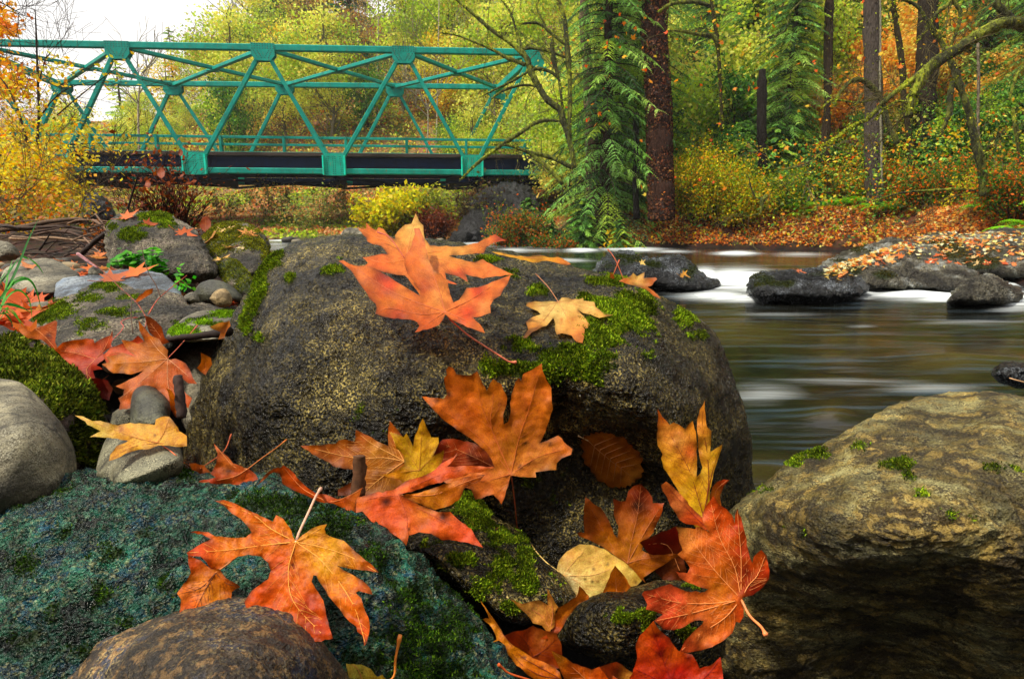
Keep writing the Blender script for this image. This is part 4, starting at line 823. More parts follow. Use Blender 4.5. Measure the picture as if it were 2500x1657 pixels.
leaf('small bright yellow leaf standing between the two orange leaves', c2((1142, 828), (1220, 850), (1258, 872), (1280, 838), (1310, 890), (1335, 948), (1342, 890), (1370, 820), (1385, 770), (1412, 722), (1440, 790), (1480, 872), (1537, 873), (1540, 920), (1495, 1022), (1582, 972), (1572, 1050), (1540, 1120), (1480, 1170), (1400, 1200), (1262, 1255), (1232, 1212), (1140, 1192), (1075, 1172), (1180, 1150), (1262, 1100), (1255, 1010), (1200, 960), (1182, 900)),
     c2((1385, 1135))[0], [c2((1320, 1040), (1220, 900), (1155, 835)), c2((1395, 960), (1412, 740)), c2((1460, 1060), (1560, 985)), c2((1270, 1145), (1100, 1170))], col('C2', (1200, 900, 238, 175, 40), (1300, 950, 245, 190, 60), (1410, 800, 225, 165, 45), (1420, 950, 245, 180, 40), (1530, 1030, 240, 180, 55), (1400, 1100, 240, 195, 80), (1200, 1170, 235, 150, 40), (1290, 1060, 195, 150, 30)),
     plane=(1.03, .0, -.01), lift=0, vcol=lin(190, 120, 40), vw=.5, spots=c2((1395, 830, 5), (1270, 1060, 7, 120, 80, 20), (1340, 1195, 3)), stem=None, curl=.01)
leaf('orange leaf lobe bridging between the red spotted leaf and the mossy slab', c2((1225, 1335), (1400, 1310), (1600, 1240), (1800, 1180), (1915, 1168), (1850, 1230), (1750, 1272), (1725, 1330), (1700, 1372), (1620, 1420), (1510, 1452), (1430, 1425), (1330, 1385)), c2((1240, 1335))[0], [c2((1500, 1330), (1720, 1240), (1890, 1180))], col('C2', (1300, 1350, *OR2), (1500, 1400, 240, 150, 55), (1800, 1210, 205, 100, 30), (1650, 1330, 225, 125, 40)), plane=(1.02, .01, -.01), lift=0, curl=.01)
leaf('red orange leaf with two purple spots resting on the mossy ridge', c2((878, 1410), (892, 1350), (1000, 1322), (1180, 1290), (1280, 1220), (1400, 1185), (1480, 1150), (1560, 1080), (1660, 1030), (1694, 988), (1650, 1062), (1605, 1105), (1800, 1098), (1985, 1112), (1900, 1142), (1700, 1192), (1500, 1245), (1350, 1295), (1235, 1330), (1330, 1382), (1440, 1432), (1540, 1470), (1630, 1465), (1700, 1532), (1800, 1602), (1892, 1750), (1780, 1714), (1650, 1694), (1560, 1690), (1480, 1642), (1380, 1628), (1300, 1655), (1280, 1735), (1230, 1682), (1100, 1602), (1000, 1542), (930, 1462), (880, 1474)),
     c2((1215, 1335))[0], [c2((1400, 1450), (1620, 1560), (1880, 1740)), c2((1400, 1230), (1700, 1130), (1950, 1112)), c2((1280, 1500), (1290, 1700)), c2((1050, 1350), (900, 1390))], col('C2', (920, 1380, 240, 115, 55), (1050, 1430, 238, 90, 48), (1300, 1250, 240, 105, 62), (1550, 1140, 230, 90, 50), (1850, 1120, 215, 100, 40), (1200, 1550, 236, 92, 50), (1500, 1560, 238, 95, 50), (1450, 1480, 240, 135, 70), (1750, 1650, 232, 85, 60), (1300, 1680, 235, 110, 60)),
     plane=(.96, .0, -.03), lift=0, vcol=lin(200, 80, 40), vw=.45, spots=c2((1120, 1385, 15, 60, 15, 25), (1570, 1500, 15, 60, 15, 25), (1300, 1612, 5, 10, 5, 5)), curl=.01, side=False, fold=.3, wav=.015)
# bottom left big leaf
leaf('small amber leaf tucked under the left lobe of the big bright orange leaf', T('D1', (1500, 580), (1600, 620), (1690, 695), (1740, 682), (1800, 760), (1920, 832), (1850, 872), (1842, 940), (1800, 1000), (1700, 1060), (1600, 1100), (1425, 1100), (1442, 930), (1412, 885), (1500, 760), (1522, 720), (1500, 650)), T('D1', (1720, 720))[0], [T('D1', (1640, 850), (1560, 1010)), T('D1', (1800, 800), (1900, 830)), T('D1', (1600, 840), (1430, 890))],
     col('D1', (1530, 640, 225, 85, 30), (1600, 800, 235, 135, 35), (1480, 880, 238, 125, 55), (1700, 900, 225, 135, 30), (1850, 820, 215, 105, 30), (1500, 1000, 230, 95, 30)), stem=T('D1', (1830, 640), (1990, 505), (2130, 435), (2165, 430)), plane=(.695, 0, -.012), lift=0, scol=lin(215, 130, 50), vcol=lin(120, 60, 20), stem_lift=.10)
leaf('big bright orange leaf with yellow right half on the green boulder', T('D2', (392, 458), (350, 360), (300, 290), (242, 260), (215, 312), (150, 280), (60, 240), (0, 213), (-80, 170)) + T('D1', (1790, 140), (1718, 148), (1790, 185), (1850, 250), (1920, 290), (1990, 370), (2008, 400), (1960, 437), (1850, 442), (1720, 430), (1660, 395), (1600, 390), (1518, 396), (1610, 412), (1680, 450), (1600, 492), (1488, 560), (1500, 582), (1600, 590), (1650, 640), (1685, 692), (1750, 688), (1830, 630), (1900, 590), (1980, 575), (2080, 590), (2140, 640), (2160, 700), (2140, 770), (2080, 810), (2010, 860), (1950, 950)) + T('D2', (20, 1060), (250, 1180), (480, 1290), (695, 1245), (640, 1050), (620, 940), (560, 850), (525, 790), (540, 738), (566, 745), (600, 812), (680, 930), (750, 1010), (830, 1112), (882, 1150), (890, 1190), (930, 1220), (945, 1305), (967, 1270), (987, 1180), (980, 1080), (940, 990), (920, 920), (878, 878), (900, 865), (960, 880), (1012, 895), (990, 840), (930, 780), (860, 740), (780, 700), (725, 662), (850, 690), (960, 700), (1062, 717), (1010, 660), (900, 570), (830, 510), (780, 463), (700, 440), (640, 410), (628, 370), (648, 333), (600, 340), (520, 370), (450, 420), (412, 458)),
     T('D2', (400, 475))[0], [T('D2', (200, 370), (60, 260), (-200, 160)), T('D2', (620, 640), (850, 960), (950, 1270)), T('D2', (620, 520), (850, 600), (1040, 710)), T('D2', (340, 700), (380, 950), (600, 1200)), T('D2', (150, 500), (-150, 540), (-450, 560)), T('D2', (520, 410), (630, 345))],
     col('D2', (-150, 180, 238, 110, 25), (100, 300, 240, 120, 30), (-400, 540, 225, 80, 20), (-100, 480, 242, 130, 35), (200, 450, 240, 120, 40), (550, 400, 240, 160, 40), (700, 500, 242, 165, 35), (850, 560, 190, 110, 20), (1020, 690, 205, 95, 20), (650, 640, 248, 175, 40), (800, 780, 245, 150, 30), (930, 860, 200, 90, 30), (850, 1000, 240, 115, 20), (950, 1200, 215, 85, 20), (250, 650, 238, 95, 25), (400, 800, 240, 110, 25), (150, 900, 238, 92, 22), (520, 950, 200, 65, 15), (600, 1150, 185, 55, 15)),
     plane=(.69, .002, -.022), lift=0, stem=T('D2', (430, 390), (500, 240), (560, 110), (600, 48)), vcol=lin(250, 175, 70), scol=lin(235, 185, 155), vw=.5, sw=1.9, spots=T('D2', (380, 660, 9, 120, 35, 30), (380, 660, 4, 60, 20, 30)), curl=.02, stem_lift=.16, wav=.012)
leaf('cream yellow leaf peeking out beside the brown blue boulder', T('D2', (800, 1442), (920, 1450), (990, 1480), (1050, 1550), (1090, 1530), (1150, 1600), (1100, 1700), (850, 1700)), T('D2', (950, 1640))[0], [T('D2', (900, 1500), (850, 1450))], col('D2', (900, 1480, 250, 225, 130), (1050, 1560, 245, 205, 100)), plane=(.68, 0, 0), lift=0, side=False, stem=T('D2', (1165, 1568), (1195, 1400), (1232, 1215)), scol=lin(222, 130, 45), sw=1.5, stem_lift=.06)
# left group
leaf('pale yellow leaf lying on the speckled cobble', T('C1', (595, 698), (660, 705), (740, 742), (800, 740), (860, 755), (940, 777), (1040, 757), (1150, 765), (1235, 775), (1243, 730), (1290, 708), (1350, 708), (1400, 770), (1430, 822), (1490, 860), (1492, 942), (1440, 950), (1290, 937), (1260, 937), (1190, 967), (1100, 972), (1000, 1002), (930, 1042), (868, 1062), (880, 1010), (930, 940), (1025, 900), (900, 882), (800, 872), (715, 870), (760, 845), (802, 822), (760, 802), (695, 772), (680, 745)), T('C1', (1255, 915))[0],
     [T('C1', (1100, 880), (900, 810), (620, 705)), T('C1', (1050, 950), (890, 1040)), T('C1', (1310, 830), (1350, 720)), T('C1', (1380, 930), (1480, 930))], col('C1', (650, 720, 240, 190, 120), (780, 860, 250, 215, 125), (850, 780, 250, 200, 115), (1000, 820, 245, 170, 70), (1100, 790, 248, 190, 110), (950, 980, 238, 165, 50), (1320, 760, 240, 165, 70), (1400, 850, 240, 170, 60), (1460, 900, 235, 165, 40), (1350, 900, 245, 185, 100)),
     plane=(1.07, -.008, -.05), lift=0, stem=T('C1', (1350, 975), (1450, 1055), (1520, 1110)), vcol=lin(190, 110, 40), scol=lin(225, 110, 60), spots=T('C1', (970, 810, 7, 175, 90, 30), (1040, 870, 4, 150, 70, 30), (1240, 858, 4, 120, 60, 50), (1420, 818, 3, 150, 50, 40)), curl=.008)
leaf('folded red brown leaf on the crest of the green boulder', T('C1', (1705, 922), (1760, 980), (1822, 1030), (1860, 1080), (1980, 1120), (2042, 1170), (2062, 1212), (2048, 1258), (1900, 1252), (1700, 1242), (1550, 1248), (1600, 1215), (1720, 1192), (1676, 1162), (1725, 1080), (1735, 1000)), T('C1', (1975, 1125))[0], [T('C1', (1870, 1110), (1770, 1000), (1715, 935)), T('C1', (1850, 1190), (1580, 1240))], col('C1', (1730, 980, 220, 100, 40), (1800, 1100, 225, 120, 65), (1700, 1150, 200, 80, 30), (1900, 1180, 215, 90, 40), (1700, 1230, 200, 60, 20), (2030, 1220, 205, 80, 40)), plane=(1.03, 0, -.02), lift=0, stem=T('C1', (2100, 1030), (2200, 960), (2287, 890)), sw=.9, scol=lin(215, 120, 50), spots=T('C1', (1820, 1140, 14, 70, 25, 12)), side=False, fold=.5, stem_lift=.04)
leaf('small brown leaf tip between cobble and folded leaf', T('C1', (1508, 1080), (1560, 1078), (1625, 1095), (1680, 1152), (1600, 1166), (1530, 1130)), T('C1', (1600, 1120))[0], [], col('C1', (1560, 1100, 190, 90, 30), (1640, 1140, 205, 100, 40)), plane=(1.06, 0, 0), lift=0, side=False, stem=T('C1', (1780, 990), (1845, 848)), stem_lift=.05)
leaf('twisted orange leaf strung along the mossy ridge', c2((85, 1260), (120, 1215), (160, 1165), (220, 1122), (280, 1115), (300, 1095), (370, 1145), (430, 1215), (500, 1280), (560, 1318), (640, 1328), (730, 1365), (790, 1355), (850, 1325), (935, 1270), (910, 1335), (875, 1400), (878, 1474), (780, 1440), (700, 1400), (600, 1392), (480, 1335), (380, 1295), (290, 1240), (270, 1160), (220, 1150), (160, 1200)), c2((560, 1345))[0], [c2((440, 1270), (310, 1120)), c2((700, 1385), (900, 1300))], col('C2', (130, 1200, 200, 95, 60), (330, 1180, 225, 90, 30), (450, 1280, 220, 85, 30), (700, 1390, 225, 95, 35), (870, 1320, 195, 95, 30)), plane=(.99, -.004, -.01), lift=0, side=False, fold=.35)
# right group
leaf('tall yellow and pink leaf standing upright against the right side of the central boulder', T('C3', (1325, 648), (1360, 708), (1420, 772), (1452, 752), (1500, 775), (1545, 808), (1575, 765), (1604, 742), (1630, 830), (1640, 920), (1640, 1050), (1636, 1190), (1665, 1160), (1682, 1110), (1660, 1040), (1645, 940), (1640, 830), (1640, 730), (1662, 650), (1702, 576), (1700, 640), (1720, 790), (1755, 822), (1750, 900), (1745, 990), (1790, 960), (1843, 928), (1820, 1010), (1790, 1100), (1765, 1200), (1742, 1290), (1742, 1400), (1705, 1440), (1690, 1568), (1640, 1610), (1560, 1500), (1530, 1400), (1490, 1300), (1430, 1200), (1370, 1120), (1352, 1040), (1364, 1010), (1325, 940), (1318, 870), (1325, 750)), T('C3', (1690, 1500))[0],
     [T('C3', (1640, 1330), (1580, 1140), (1480, 950), (1340, 690)), T('C3', (1730, 1250), (1720, 1000), (1680, 760), (1698, 600)), T('C3', (1760, 1150), (1830, 950))], col('C3', (1340, 700, 235, 110, 40), (1420, 820, 240, 150, 90), (1500, 900, 242, 165, 110), (1590, 980, 225, 90, 60), (1380, 1060, 240, 170, 60), (1480, 1150, 240, 165, 45), (1600, 1280, 238, 175, 40), (1620, 1450, 238, 180, 40), (1690, 700, 240, 150, 80), (1700, 950, 242, 175, 90), (1700, 1150, 245, 190, 80), (1800, 1020, 242, 180, 60), (1590, 800, 240, 150, 60)),
     plane=(1.06, -.015, -.01), lift=0, vcol=lin(130, 50, 25), vw=.7, curl=.03, stem=None)
leaf('narrow salmon lobe leaning left beside the tall yellow leaf', T('D3', (1352, 22), (1392, -8), (1440, 28), (1520, 108), (1600, 200), (1690, 290), (1742, 385), (1700, 375), (1640, 342), (1555, 332), (1500, 300), (1450, 220), (1400, 120), (1365, 70)), T('D3', (1730, 375))[0], [T('D3', (1600, 250), (1400, 30))], col('D3', (1380, 20, 235, 120, 80), (1500, 180, 240, 135, 105), (1600, 290, 225, 85, 50)), plane=(.98, .0, 0), lift=0, vcol=lin(150, 40, 30), curl=.01)
leaf('dark red curled leaf tip behind the tall yellow leaf', T('C3', (1742, 1410), (1742, 1340), (1760, 1270), (1800, 1225), (1850, 1208), (1897, 1212), (1850, 1262), (1825, 1330), (1835, 1430), (1800, 1500)), T('C3', (1780, 1450))[0], [T('C3', (1790, 1300), (1880, 1215))], col('C3', (1850, 1230, 190, 60, 30), (1780, 1320, 230, 125, 60)), plane=(1.08, 0, 0), lift=0, side=False)
leaf('brown orange leaf standing upright in the hollow below the boulder', T('D3', (748, 115), (810, 168), (870, 200), (900, 240), (940, 310), (975, 412), (1005, 442), (1012, 350), (975, 260), (972, 128), (1020, 150), (1068, 150), (1090, 70), (1130, 30), (1190, 12), (1240, 60), (1282, 120), (1287, 165), (1378, 163), (1340, 290), (1290, 400), (1220, 480), (1200, 540), (1290, 580), (1440, 565), (1500, 580), (1400, 640), (1300, 700), (1210, 760), (1230, 802), (1150, 740), (1085, 655), (980, 580), (880, 510), (800, 470), (700, 430), (680, 400), (742, 400), (732, 280)), T('D3', (1085, 645))[0],
     [T('D3', (980, 540), (860, 330), (755, 130)), T('D3', (1120, 450), (1165, 250), (1190, 30)), T('D3', (1200, 610), (1450, 575)), T('D3', (1230, 380), (1360, 175))], col('D3', (760, 160, 215, 110, 55), (800, 350, 150, 70, 20), (900, 330, 190, 95, 25), (930, 480, 200, 120, 35), (1000, 160, 150, 60, 25), (1180, 120, 135, 40, 20), (1170, 200, 90, 30, 10), (1320, 220, 195, 80, 30), (1220, 330, 190, 100, 30), (1100, 500, 200, 120, 40), (1040, 380, 215, 120, 60), (1350, 600, 205, 110, 40)),
     plane=(1.17, 0, -.02), lift=0, vcol=lin(190, 110, 60), spots=T('D3', (1165, 180, 12, 40, 18, 10)), wav=.012, vw=.6)
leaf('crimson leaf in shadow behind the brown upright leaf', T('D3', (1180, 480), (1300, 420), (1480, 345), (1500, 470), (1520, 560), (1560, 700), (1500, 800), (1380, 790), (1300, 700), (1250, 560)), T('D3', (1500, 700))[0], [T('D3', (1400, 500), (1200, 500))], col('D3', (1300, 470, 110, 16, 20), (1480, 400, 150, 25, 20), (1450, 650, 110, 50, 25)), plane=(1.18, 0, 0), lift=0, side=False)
leaf('round cream leaf with black speckles', T('D3', (700, 493), (800, 498), (900, 530), (990, 590), (1080, 650), (1150, 720), (1200, 782), (1160, 822), (1110, 832), (1000, 882), (882, 892), (780, 925), (700, 912), (620, 862), (570, 745), (518, 700), (540, 620), (600, 550)), T('D3', (572, 742))[0], [T('D3', (780, 742), (900, 710), (960, 680)), T('D3', (700, 800), (780, 900)), T('D3', (650, 640), (740, 540))],
     col('D3', (650, 580, 240, 180, 110), (800, 560, 240, 195, 130), (700, 680, 245, 205, 140), (950, 640, 238, 190, 110), (620, 800, 250, 230, 200), (800, 820, 245, 210, 150), (1050, 760, 235, 200, 130), (1150, 790, 200, 160, 90)), plane=(1.10, .0, -.03), lift=0, stem=T('D3', (520, 700), (440, 640), (350, 545), (285, 445)), vcol=lin(220, 160, 90), scol=lin(240, 200, 110), teeth=False, name='rounded_leaf',
     spots=T('D3', (920, 600, 3), (920, 655, 5, 60, 50, 30), (820, 690, 4, 80, 60, 30), (740, 775, 4), (800, 790, 4, 60, 45, 30), (780, 640, 4, 170, 110, 60), (650, 860, 3), (860, 800, 4, 110, 80, 50), (615, 710, 3, 180, 90, 60), (1100, 740, 3), (1150, 800, 5, 120, 90, 50)), curl=.008, stem_lift=.01)
leaf('orange leaf point in front of the round cream leaf', T('D3', (985, 662), (1020, 700), (1060, 745), (1112, 832), (1060, 900), (900, 930), (880, 892), (920, 800), (950, 720)), T('D3', (1000, 890))[0], [T('D3', (990, 780), (986, 690))], col('D3', (985, 700, 225, 130, 40), (1000, 820, 215, 115, 30)), plane=(1.0, 0, 0), lift=0)
leaf('amber leaf curling around the small grey green rock', T('D3', (700, 822), (740, 860), (778, 905), (775, 930), (700, 965), (640, 1040), (590, 1110), (550, 1180), (500, 1240), (380, 1252), (480, 1182), (530, 1000), (600, 962), (640, 930), (680, 912)), T('D3', (560, 1160))[0], [T('D3', (620, 1020), (700, 860))], col('D3', (700, 870, 225, 125, 40), (620, 1000, 205, 115, 30), (480, 1220, 200, 80, 30)), plane=(.93, 0, -.01), lift=0)
leaf('pale salmon leaf with two sharp points left of the grey green rock', T('D3', (147, 928), (250, 966), (310, 950), (380, 938), (420, 955), (452, 982), (445, 900), (447, 845), (490, 920), (533, 992), (510, 1030), (512, 1080), (502, 1150), (455, 1205), (400, 1140), (330, 1122), (280, 1050), (220, 1000)), T('D3', (470, 1170))[0], [T('D3', (380, 1050), (170, 935)), T('D3', (490, 1020), (450, 860))], col('D3', (200, 950, 242, 165, 105), (350, 1010, 245, 175, 120), (460, 900, 242, 165, 100), (450, 1100, 238, 150, 95)), plane=(.93, 0, -.01), lift=0, vcol=lin(220, 130, 80))
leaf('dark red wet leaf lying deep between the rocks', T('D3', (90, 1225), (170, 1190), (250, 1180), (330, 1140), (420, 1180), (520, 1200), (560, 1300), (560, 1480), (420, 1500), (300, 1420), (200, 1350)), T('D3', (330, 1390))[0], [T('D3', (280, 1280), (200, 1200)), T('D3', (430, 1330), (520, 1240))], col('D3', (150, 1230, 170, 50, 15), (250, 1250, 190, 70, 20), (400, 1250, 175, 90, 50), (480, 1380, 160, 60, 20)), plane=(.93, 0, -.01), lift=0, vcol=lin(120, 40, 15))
leaf('thin orange leaf blade curving down on edge', T('D3', (-88, 938), (-40, 1005), (5, 1070), (60, 1150), (110, 1230), (160, 1290), (240, 1340), (330, 1400), (420, 1430), (500, 1470), (545, 1510), (570, 1600), (500, 1640), (330, 1560), (200, 1460), (130, 1372), (110, 1300), (60, 1260), (5, 1275), (40, 1250), (20, 1190), (-20, 1130), (-70, 1090), (-45, 1080), (-20, 1085)), T('D3', (540, 1560))[0], [T('D3', (380, 1470), (230, 1380), (100, 1220), (-20, 1050)), T('D3', (400, 1540), (250, 1460), (150, 1350))], col('D3', (-60, 980, 235, 150, 60), (60, 1150, 240, 150, 50), (200, 1320, 238, 140, 35), (450, 1480, 235, 120, 25)), plane=(.80, .0, -.01), lift=0, vcol=lin(120, 45, 20), side=False, fold=.4, curl=0, spots=T('D3', (260, 1395, 6), (400, 1478, 5)), stem=None)
leaf('orange leaf whose knobbed stem pokes up at the bottom edge', T('D3', (478, 1342), (560, 1378), (650, 1440), (745, 1470), (800, 1490), (862, 1468), (960, 1530), (1050, 1600), (1080, 1750), (700, 1760), (600, 1620), (540, 1480)), T('D3', (850, 1680))[0], [T('D3', (700, 1520), (500, 1360))], col('D3', (510, 1370, 238, 145, 50), (650, 1500, 232, 105, 25), (900, 1540, 225, 90, 20)), plane=(.80, 0, -.01), lift=0, stem=None)
leaf('deep red leaf with dark blotches at the bottom edge', T('D3', (1292, 1103), (1330, 1165), (1420, 1240), (1490, 1342), (1600, 1370), (1642, 1440), (1660, 1482), (1740, 1460), (1825, 1390), (1842, 1500), (1860, 1700), (1300, 1760), (1080, 1620), (1130, 1490), (1162, 1400), (1148, 1300), (1180, 1222), (1250, 1150)), T('D3', (1480, 1680))[0], [T('D3', (1380, 1450), (1270, 1130)), T('D3', (1300, 1560), (1150, 1490)), T('D3', (1700, 1550), (1825, 1400))], col('D3', (1290, 1140, 238, 100, 40), (1220, 1300, 225, 85, 20), (1350, 1300, 190, 30, 15), (1450, 1380, 228, 95, 25), (1200, 1450, 215, 60, 15), (1500, 1500, 190, 20, 20), (1750, 1500, 215, 60, 25), (1400, 1560, 185, 25, 15)),
     plane=(.78, 0, -.012), lift=0, vcol=lin(150, 20, 15), spots=T('D3', (1310, 1220, 9, 130, 15, 12), (1350, 1370, 12, 110, 10, 25), (1570, 1400, 9, 130, 20, 20)), curl=.015)
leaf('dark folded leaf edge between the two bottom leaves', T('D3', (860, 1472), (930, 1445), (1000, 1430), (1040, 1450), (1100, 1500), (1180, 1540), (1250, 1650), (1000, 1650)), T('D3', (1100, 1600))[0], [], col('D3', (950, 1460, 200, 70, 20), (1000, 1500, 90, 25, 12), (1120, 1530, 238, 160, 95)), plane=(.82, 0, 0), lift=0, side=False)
leaf('large coral red leaf resting on the grey green rock and overhanging the dark gap', T('D3', (1985, 940), (2012, 1010), (2010, 1070), (1980, 1117), (1950, 1110), (1920, 1200), (1850, 1260), (1760, 1312), (1650, 1342), (1560, 1357), (1498, 1347), (1540, 1260), (1600, 1200), (1680, 1130), (1692, 1102), (1620, 1102), (1540, 1150), (1450, 1177), (1370, 1172), (1296, 1102), (1370, 1052), (1340, 1042), (1230, 1012), (1242, 970), (1200, 892), (1215, 868), (1300, 850), (1350, 830), (1425, 808), (1480, 838), (1560, 870), (1700, 872), (1728, 850), (1650, 832), (1570, 800), (1500, 760), (1468, 708), (1562, 722), (1582, 680), (1540, 620), (1483, 573), (1522, 540), (1500, 480), (1490, 400), (1468, 353), (1560, 362), (1620, 372), (1640, 350), (1690, 372), (1742, 402), (1690, 330), (1680, 260), (1700, 200), (1740, 150), (1770, 105), (1820, 180), (1872, 210), (1920, 260), (1940, 330), (1948, 240), (1965, 208), (2000, 320), (2030, 430), (2052, 560), (2080, 642), (2092, 590), (2152, 538), (2192, 580), (2218, 700), (2212, 770), (2150, 850), (2080, 900), (2010, 917)),
     T('D3', (1990, 930))[0], [T('D3', (1780, 700), (1640, 520), (1560, 400)), T('D3', (1940, 680), (1820, 440), (1750, 170)), T('D3', (1780, 962), (1500, 958), (1215, 885)), T('D3', (1860, 1080), (1660, 1210), (1520, 1335)), T('D3', (2050, 820), (2120, 740), (2180, 590)), T('D3', (1750, 1000), (1560, 1050), (1320, 1100)), T('D3', (1990, 600), (1960, 230))],
     col('D3', (1500, 380, 240, 150, 100), (1550, 480, 242, 150, 95), (1600, 600, 215, 110, 40), (1520, 720, 236, 95, 75), (1650, 680, 222, 95, 55), (1720, 480, 238, 120, 70), (1780, 200, 235, 85, 40), (1850, 300, 238, 95, 45), (1880, 500, 235, 105, 50), (1980, 350, 225, 75, 35), (1880, 700, 205, 105, 30), (1800, 850, 215, 120, 45), (2000, 560, 190, 55, 30), (2020, 720, 130, 25, 22), (2140, 640, 225, 90, 25), (2190, 720, 215, 60, 20), (2080, 850, 150, 25, 25), (1300, 900, 238, 85, 75), (1450, 920, 236, 90, 80), (1420, 1110, 235, 80, 70), (1650, 960, 238, 120, 75), (1850, 980, 238, 130, 60), (1900, 1100, 240, 120, 60), (1700, 1230, 240, 125, 85), (1560, 1320, 238, 95, 75), (1980, 1060, 225, 70, 30)),  # dark anchors on the right lobe put its shadow into the colour
     plane=(.86, .0, -.015), lift=0, stem=T('D3', (2060, 1062), (2150, 1150), (2190, 1220)), sw=2.0, vw=.75, scol=lin(240, 140, 80), vcol=lin(240, 150, 80), curl=.03, stem_lift=.05, far=.95, wav=.012)
# serrated brown leaf on the dark face
th = np.linspace(0, 2 * np.pi, 60, endpoint=False); oo = []
for a in th:
    rr_ = 1 + .035 * (((a * 60 / (2 * np.pi)) % 2) * 2 - 1); u_, v_ = math.cos(a) * 262 * rr_, math.sin(a) * 185 * rr_ * (1 + .12 * math.cos(a))
    an = math.radians(40); oo.append((955 + u_ * math.cos(an) - v_ * math.sin(an), 1045 + u_ * math.sin(an) + v_ * math.cos(an)))
vn_ = []
def _rp(s, w_):
    an = math.radians(40); return (955 + s * math.cos(an) - w_ * math.sin(an), 1045 + s * math.sin(an) + w_ * math.cos(an))
RIBS = []
for s in (-170, -115, -60, -5, 50, 105):
    for sg in (-1, 1):
        e = math.sqrt(max(0, 1 - ((s + 95) / 262) ** 2)) * 172; RIBS.append(T('C3', _rp(s, 0), _rp(s + 25, sg * e * .3), _rp(s + 60, sg * e * .7), _rp(s + 78, sg * e * .9)))
leaf('round brown serrated leaf with straight pale ribs stuck to the dark rock face', T('C3', *oo), T('C3', (770, 900))[0], [T('C3', (860, 985), (1030, 1120), (1160, 1215))] + RIBS, col('C3', (800, 900, 185, 108, 50), (950, 870, 210, 125, 58), (1100, 950, 210, 118, 54), (850, 1100, 190, 112, 50), (1000, 1100, 235, 140, 60), (1130, 1200, 240, 160, 95), (1000, 1230, 190, 108, 48)), stem=T('C3', (730, 880), (690, 860)), lift=.008, plane=None, vcol=lin(205, 140, 80), scol=lin(225, 190, 130), side=False, name='serrated_leaf', curl=.006, teeth=False, vw=.8, wav=.002)
# pile between the rocks at left
leaf('orange leaf with its edge up against the brown mossy rock', T('B1', (145, 1320), (155, 1275), (180, 1300), (250, 1340), (300, 1300), (350, 1290), (440, 1248), (458, 1262), (452, 1340), (440, 1420), (462, 1482), (430, 1500), (380, 1440), (330, 1400), (220, 1390), (170, 1352)), T('B1', (280, 1312))[0], [T('B1', (360, 1380), (440, 1470)), T('B1', (380, 1300), (445, 1260))], col('B1', (200, 1330, 235, 125, 60), (300, 1340, 225, 110, 40), (420, 1300, 190, 85, 30), (400, 1400, 195, 80, 25)), plane=(1.55, 0, -.02), lift=0, spots=T('B1', (390, 1375, 10, 80, 20, 10)), stem=T('B1', (330, 1330), (370, 1430)))
leaf('red orange leaf sprawling behind the mossy brown rock', T('C1', (440, 180), (465, 150), (500, 118), (590, 98), (690, 86), (745, 92), (755, 122), (820, 82), (880, 60), (897, 15), (900, 60), (880, 160), (822, 200), (842, 240), (770, 300), (822, 330), (742, 342), (760, 402), (700, 412), (620, 362), (560, 290), (500, 242)), T('C1', (760, 250))[0], [T('C1', (600, 200), (460, 180)), T('C1', (830, 170), (890, 40)), T('C1', (690, 330), (700, 400))], col('C1', (500, 150, 228, 95, 45), (620, 150, 232, 105, 40), (700, 230, 200, 55, 20), (860, 100, 205, 75, 25), (700, 350, 175, 30, 15), (600, 290, 205, 60, 25)), plane=(1.45, .0, -.04), lift=0)
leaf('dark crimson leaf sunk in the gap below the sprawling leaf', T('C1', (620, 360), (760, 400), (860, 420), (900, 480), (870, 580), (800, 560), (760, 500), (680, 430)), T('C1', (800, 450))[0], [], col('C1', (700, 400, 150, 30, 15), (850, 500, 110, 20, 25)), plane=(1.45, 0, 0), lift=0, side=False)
leaf('pink red leaf under the amber lobed leaf of the pile', T('C1', (820, 220), (880, 160), (960, 130), (1060, 100), (1100, 60), (1150, 110), (1170, 160), (1100, 200), (1050, 260), (1000, 300), (900, 300), (850, 280)), T('C1', (980, 200))[0], [T('C1', (900, 200), (840, 230))], col('C1', (900, 200, 235, 105, 90), (1080, 130, 225, 80, 65)), plane=(1.42, .0, -.03), lift=0, side=False, scol=lin(205, 70, 60), stem=T('B1', (880, 1440), (960, 1340), (985, 1295), (965, 1262), (1020, 1232), (1095, 1226)))
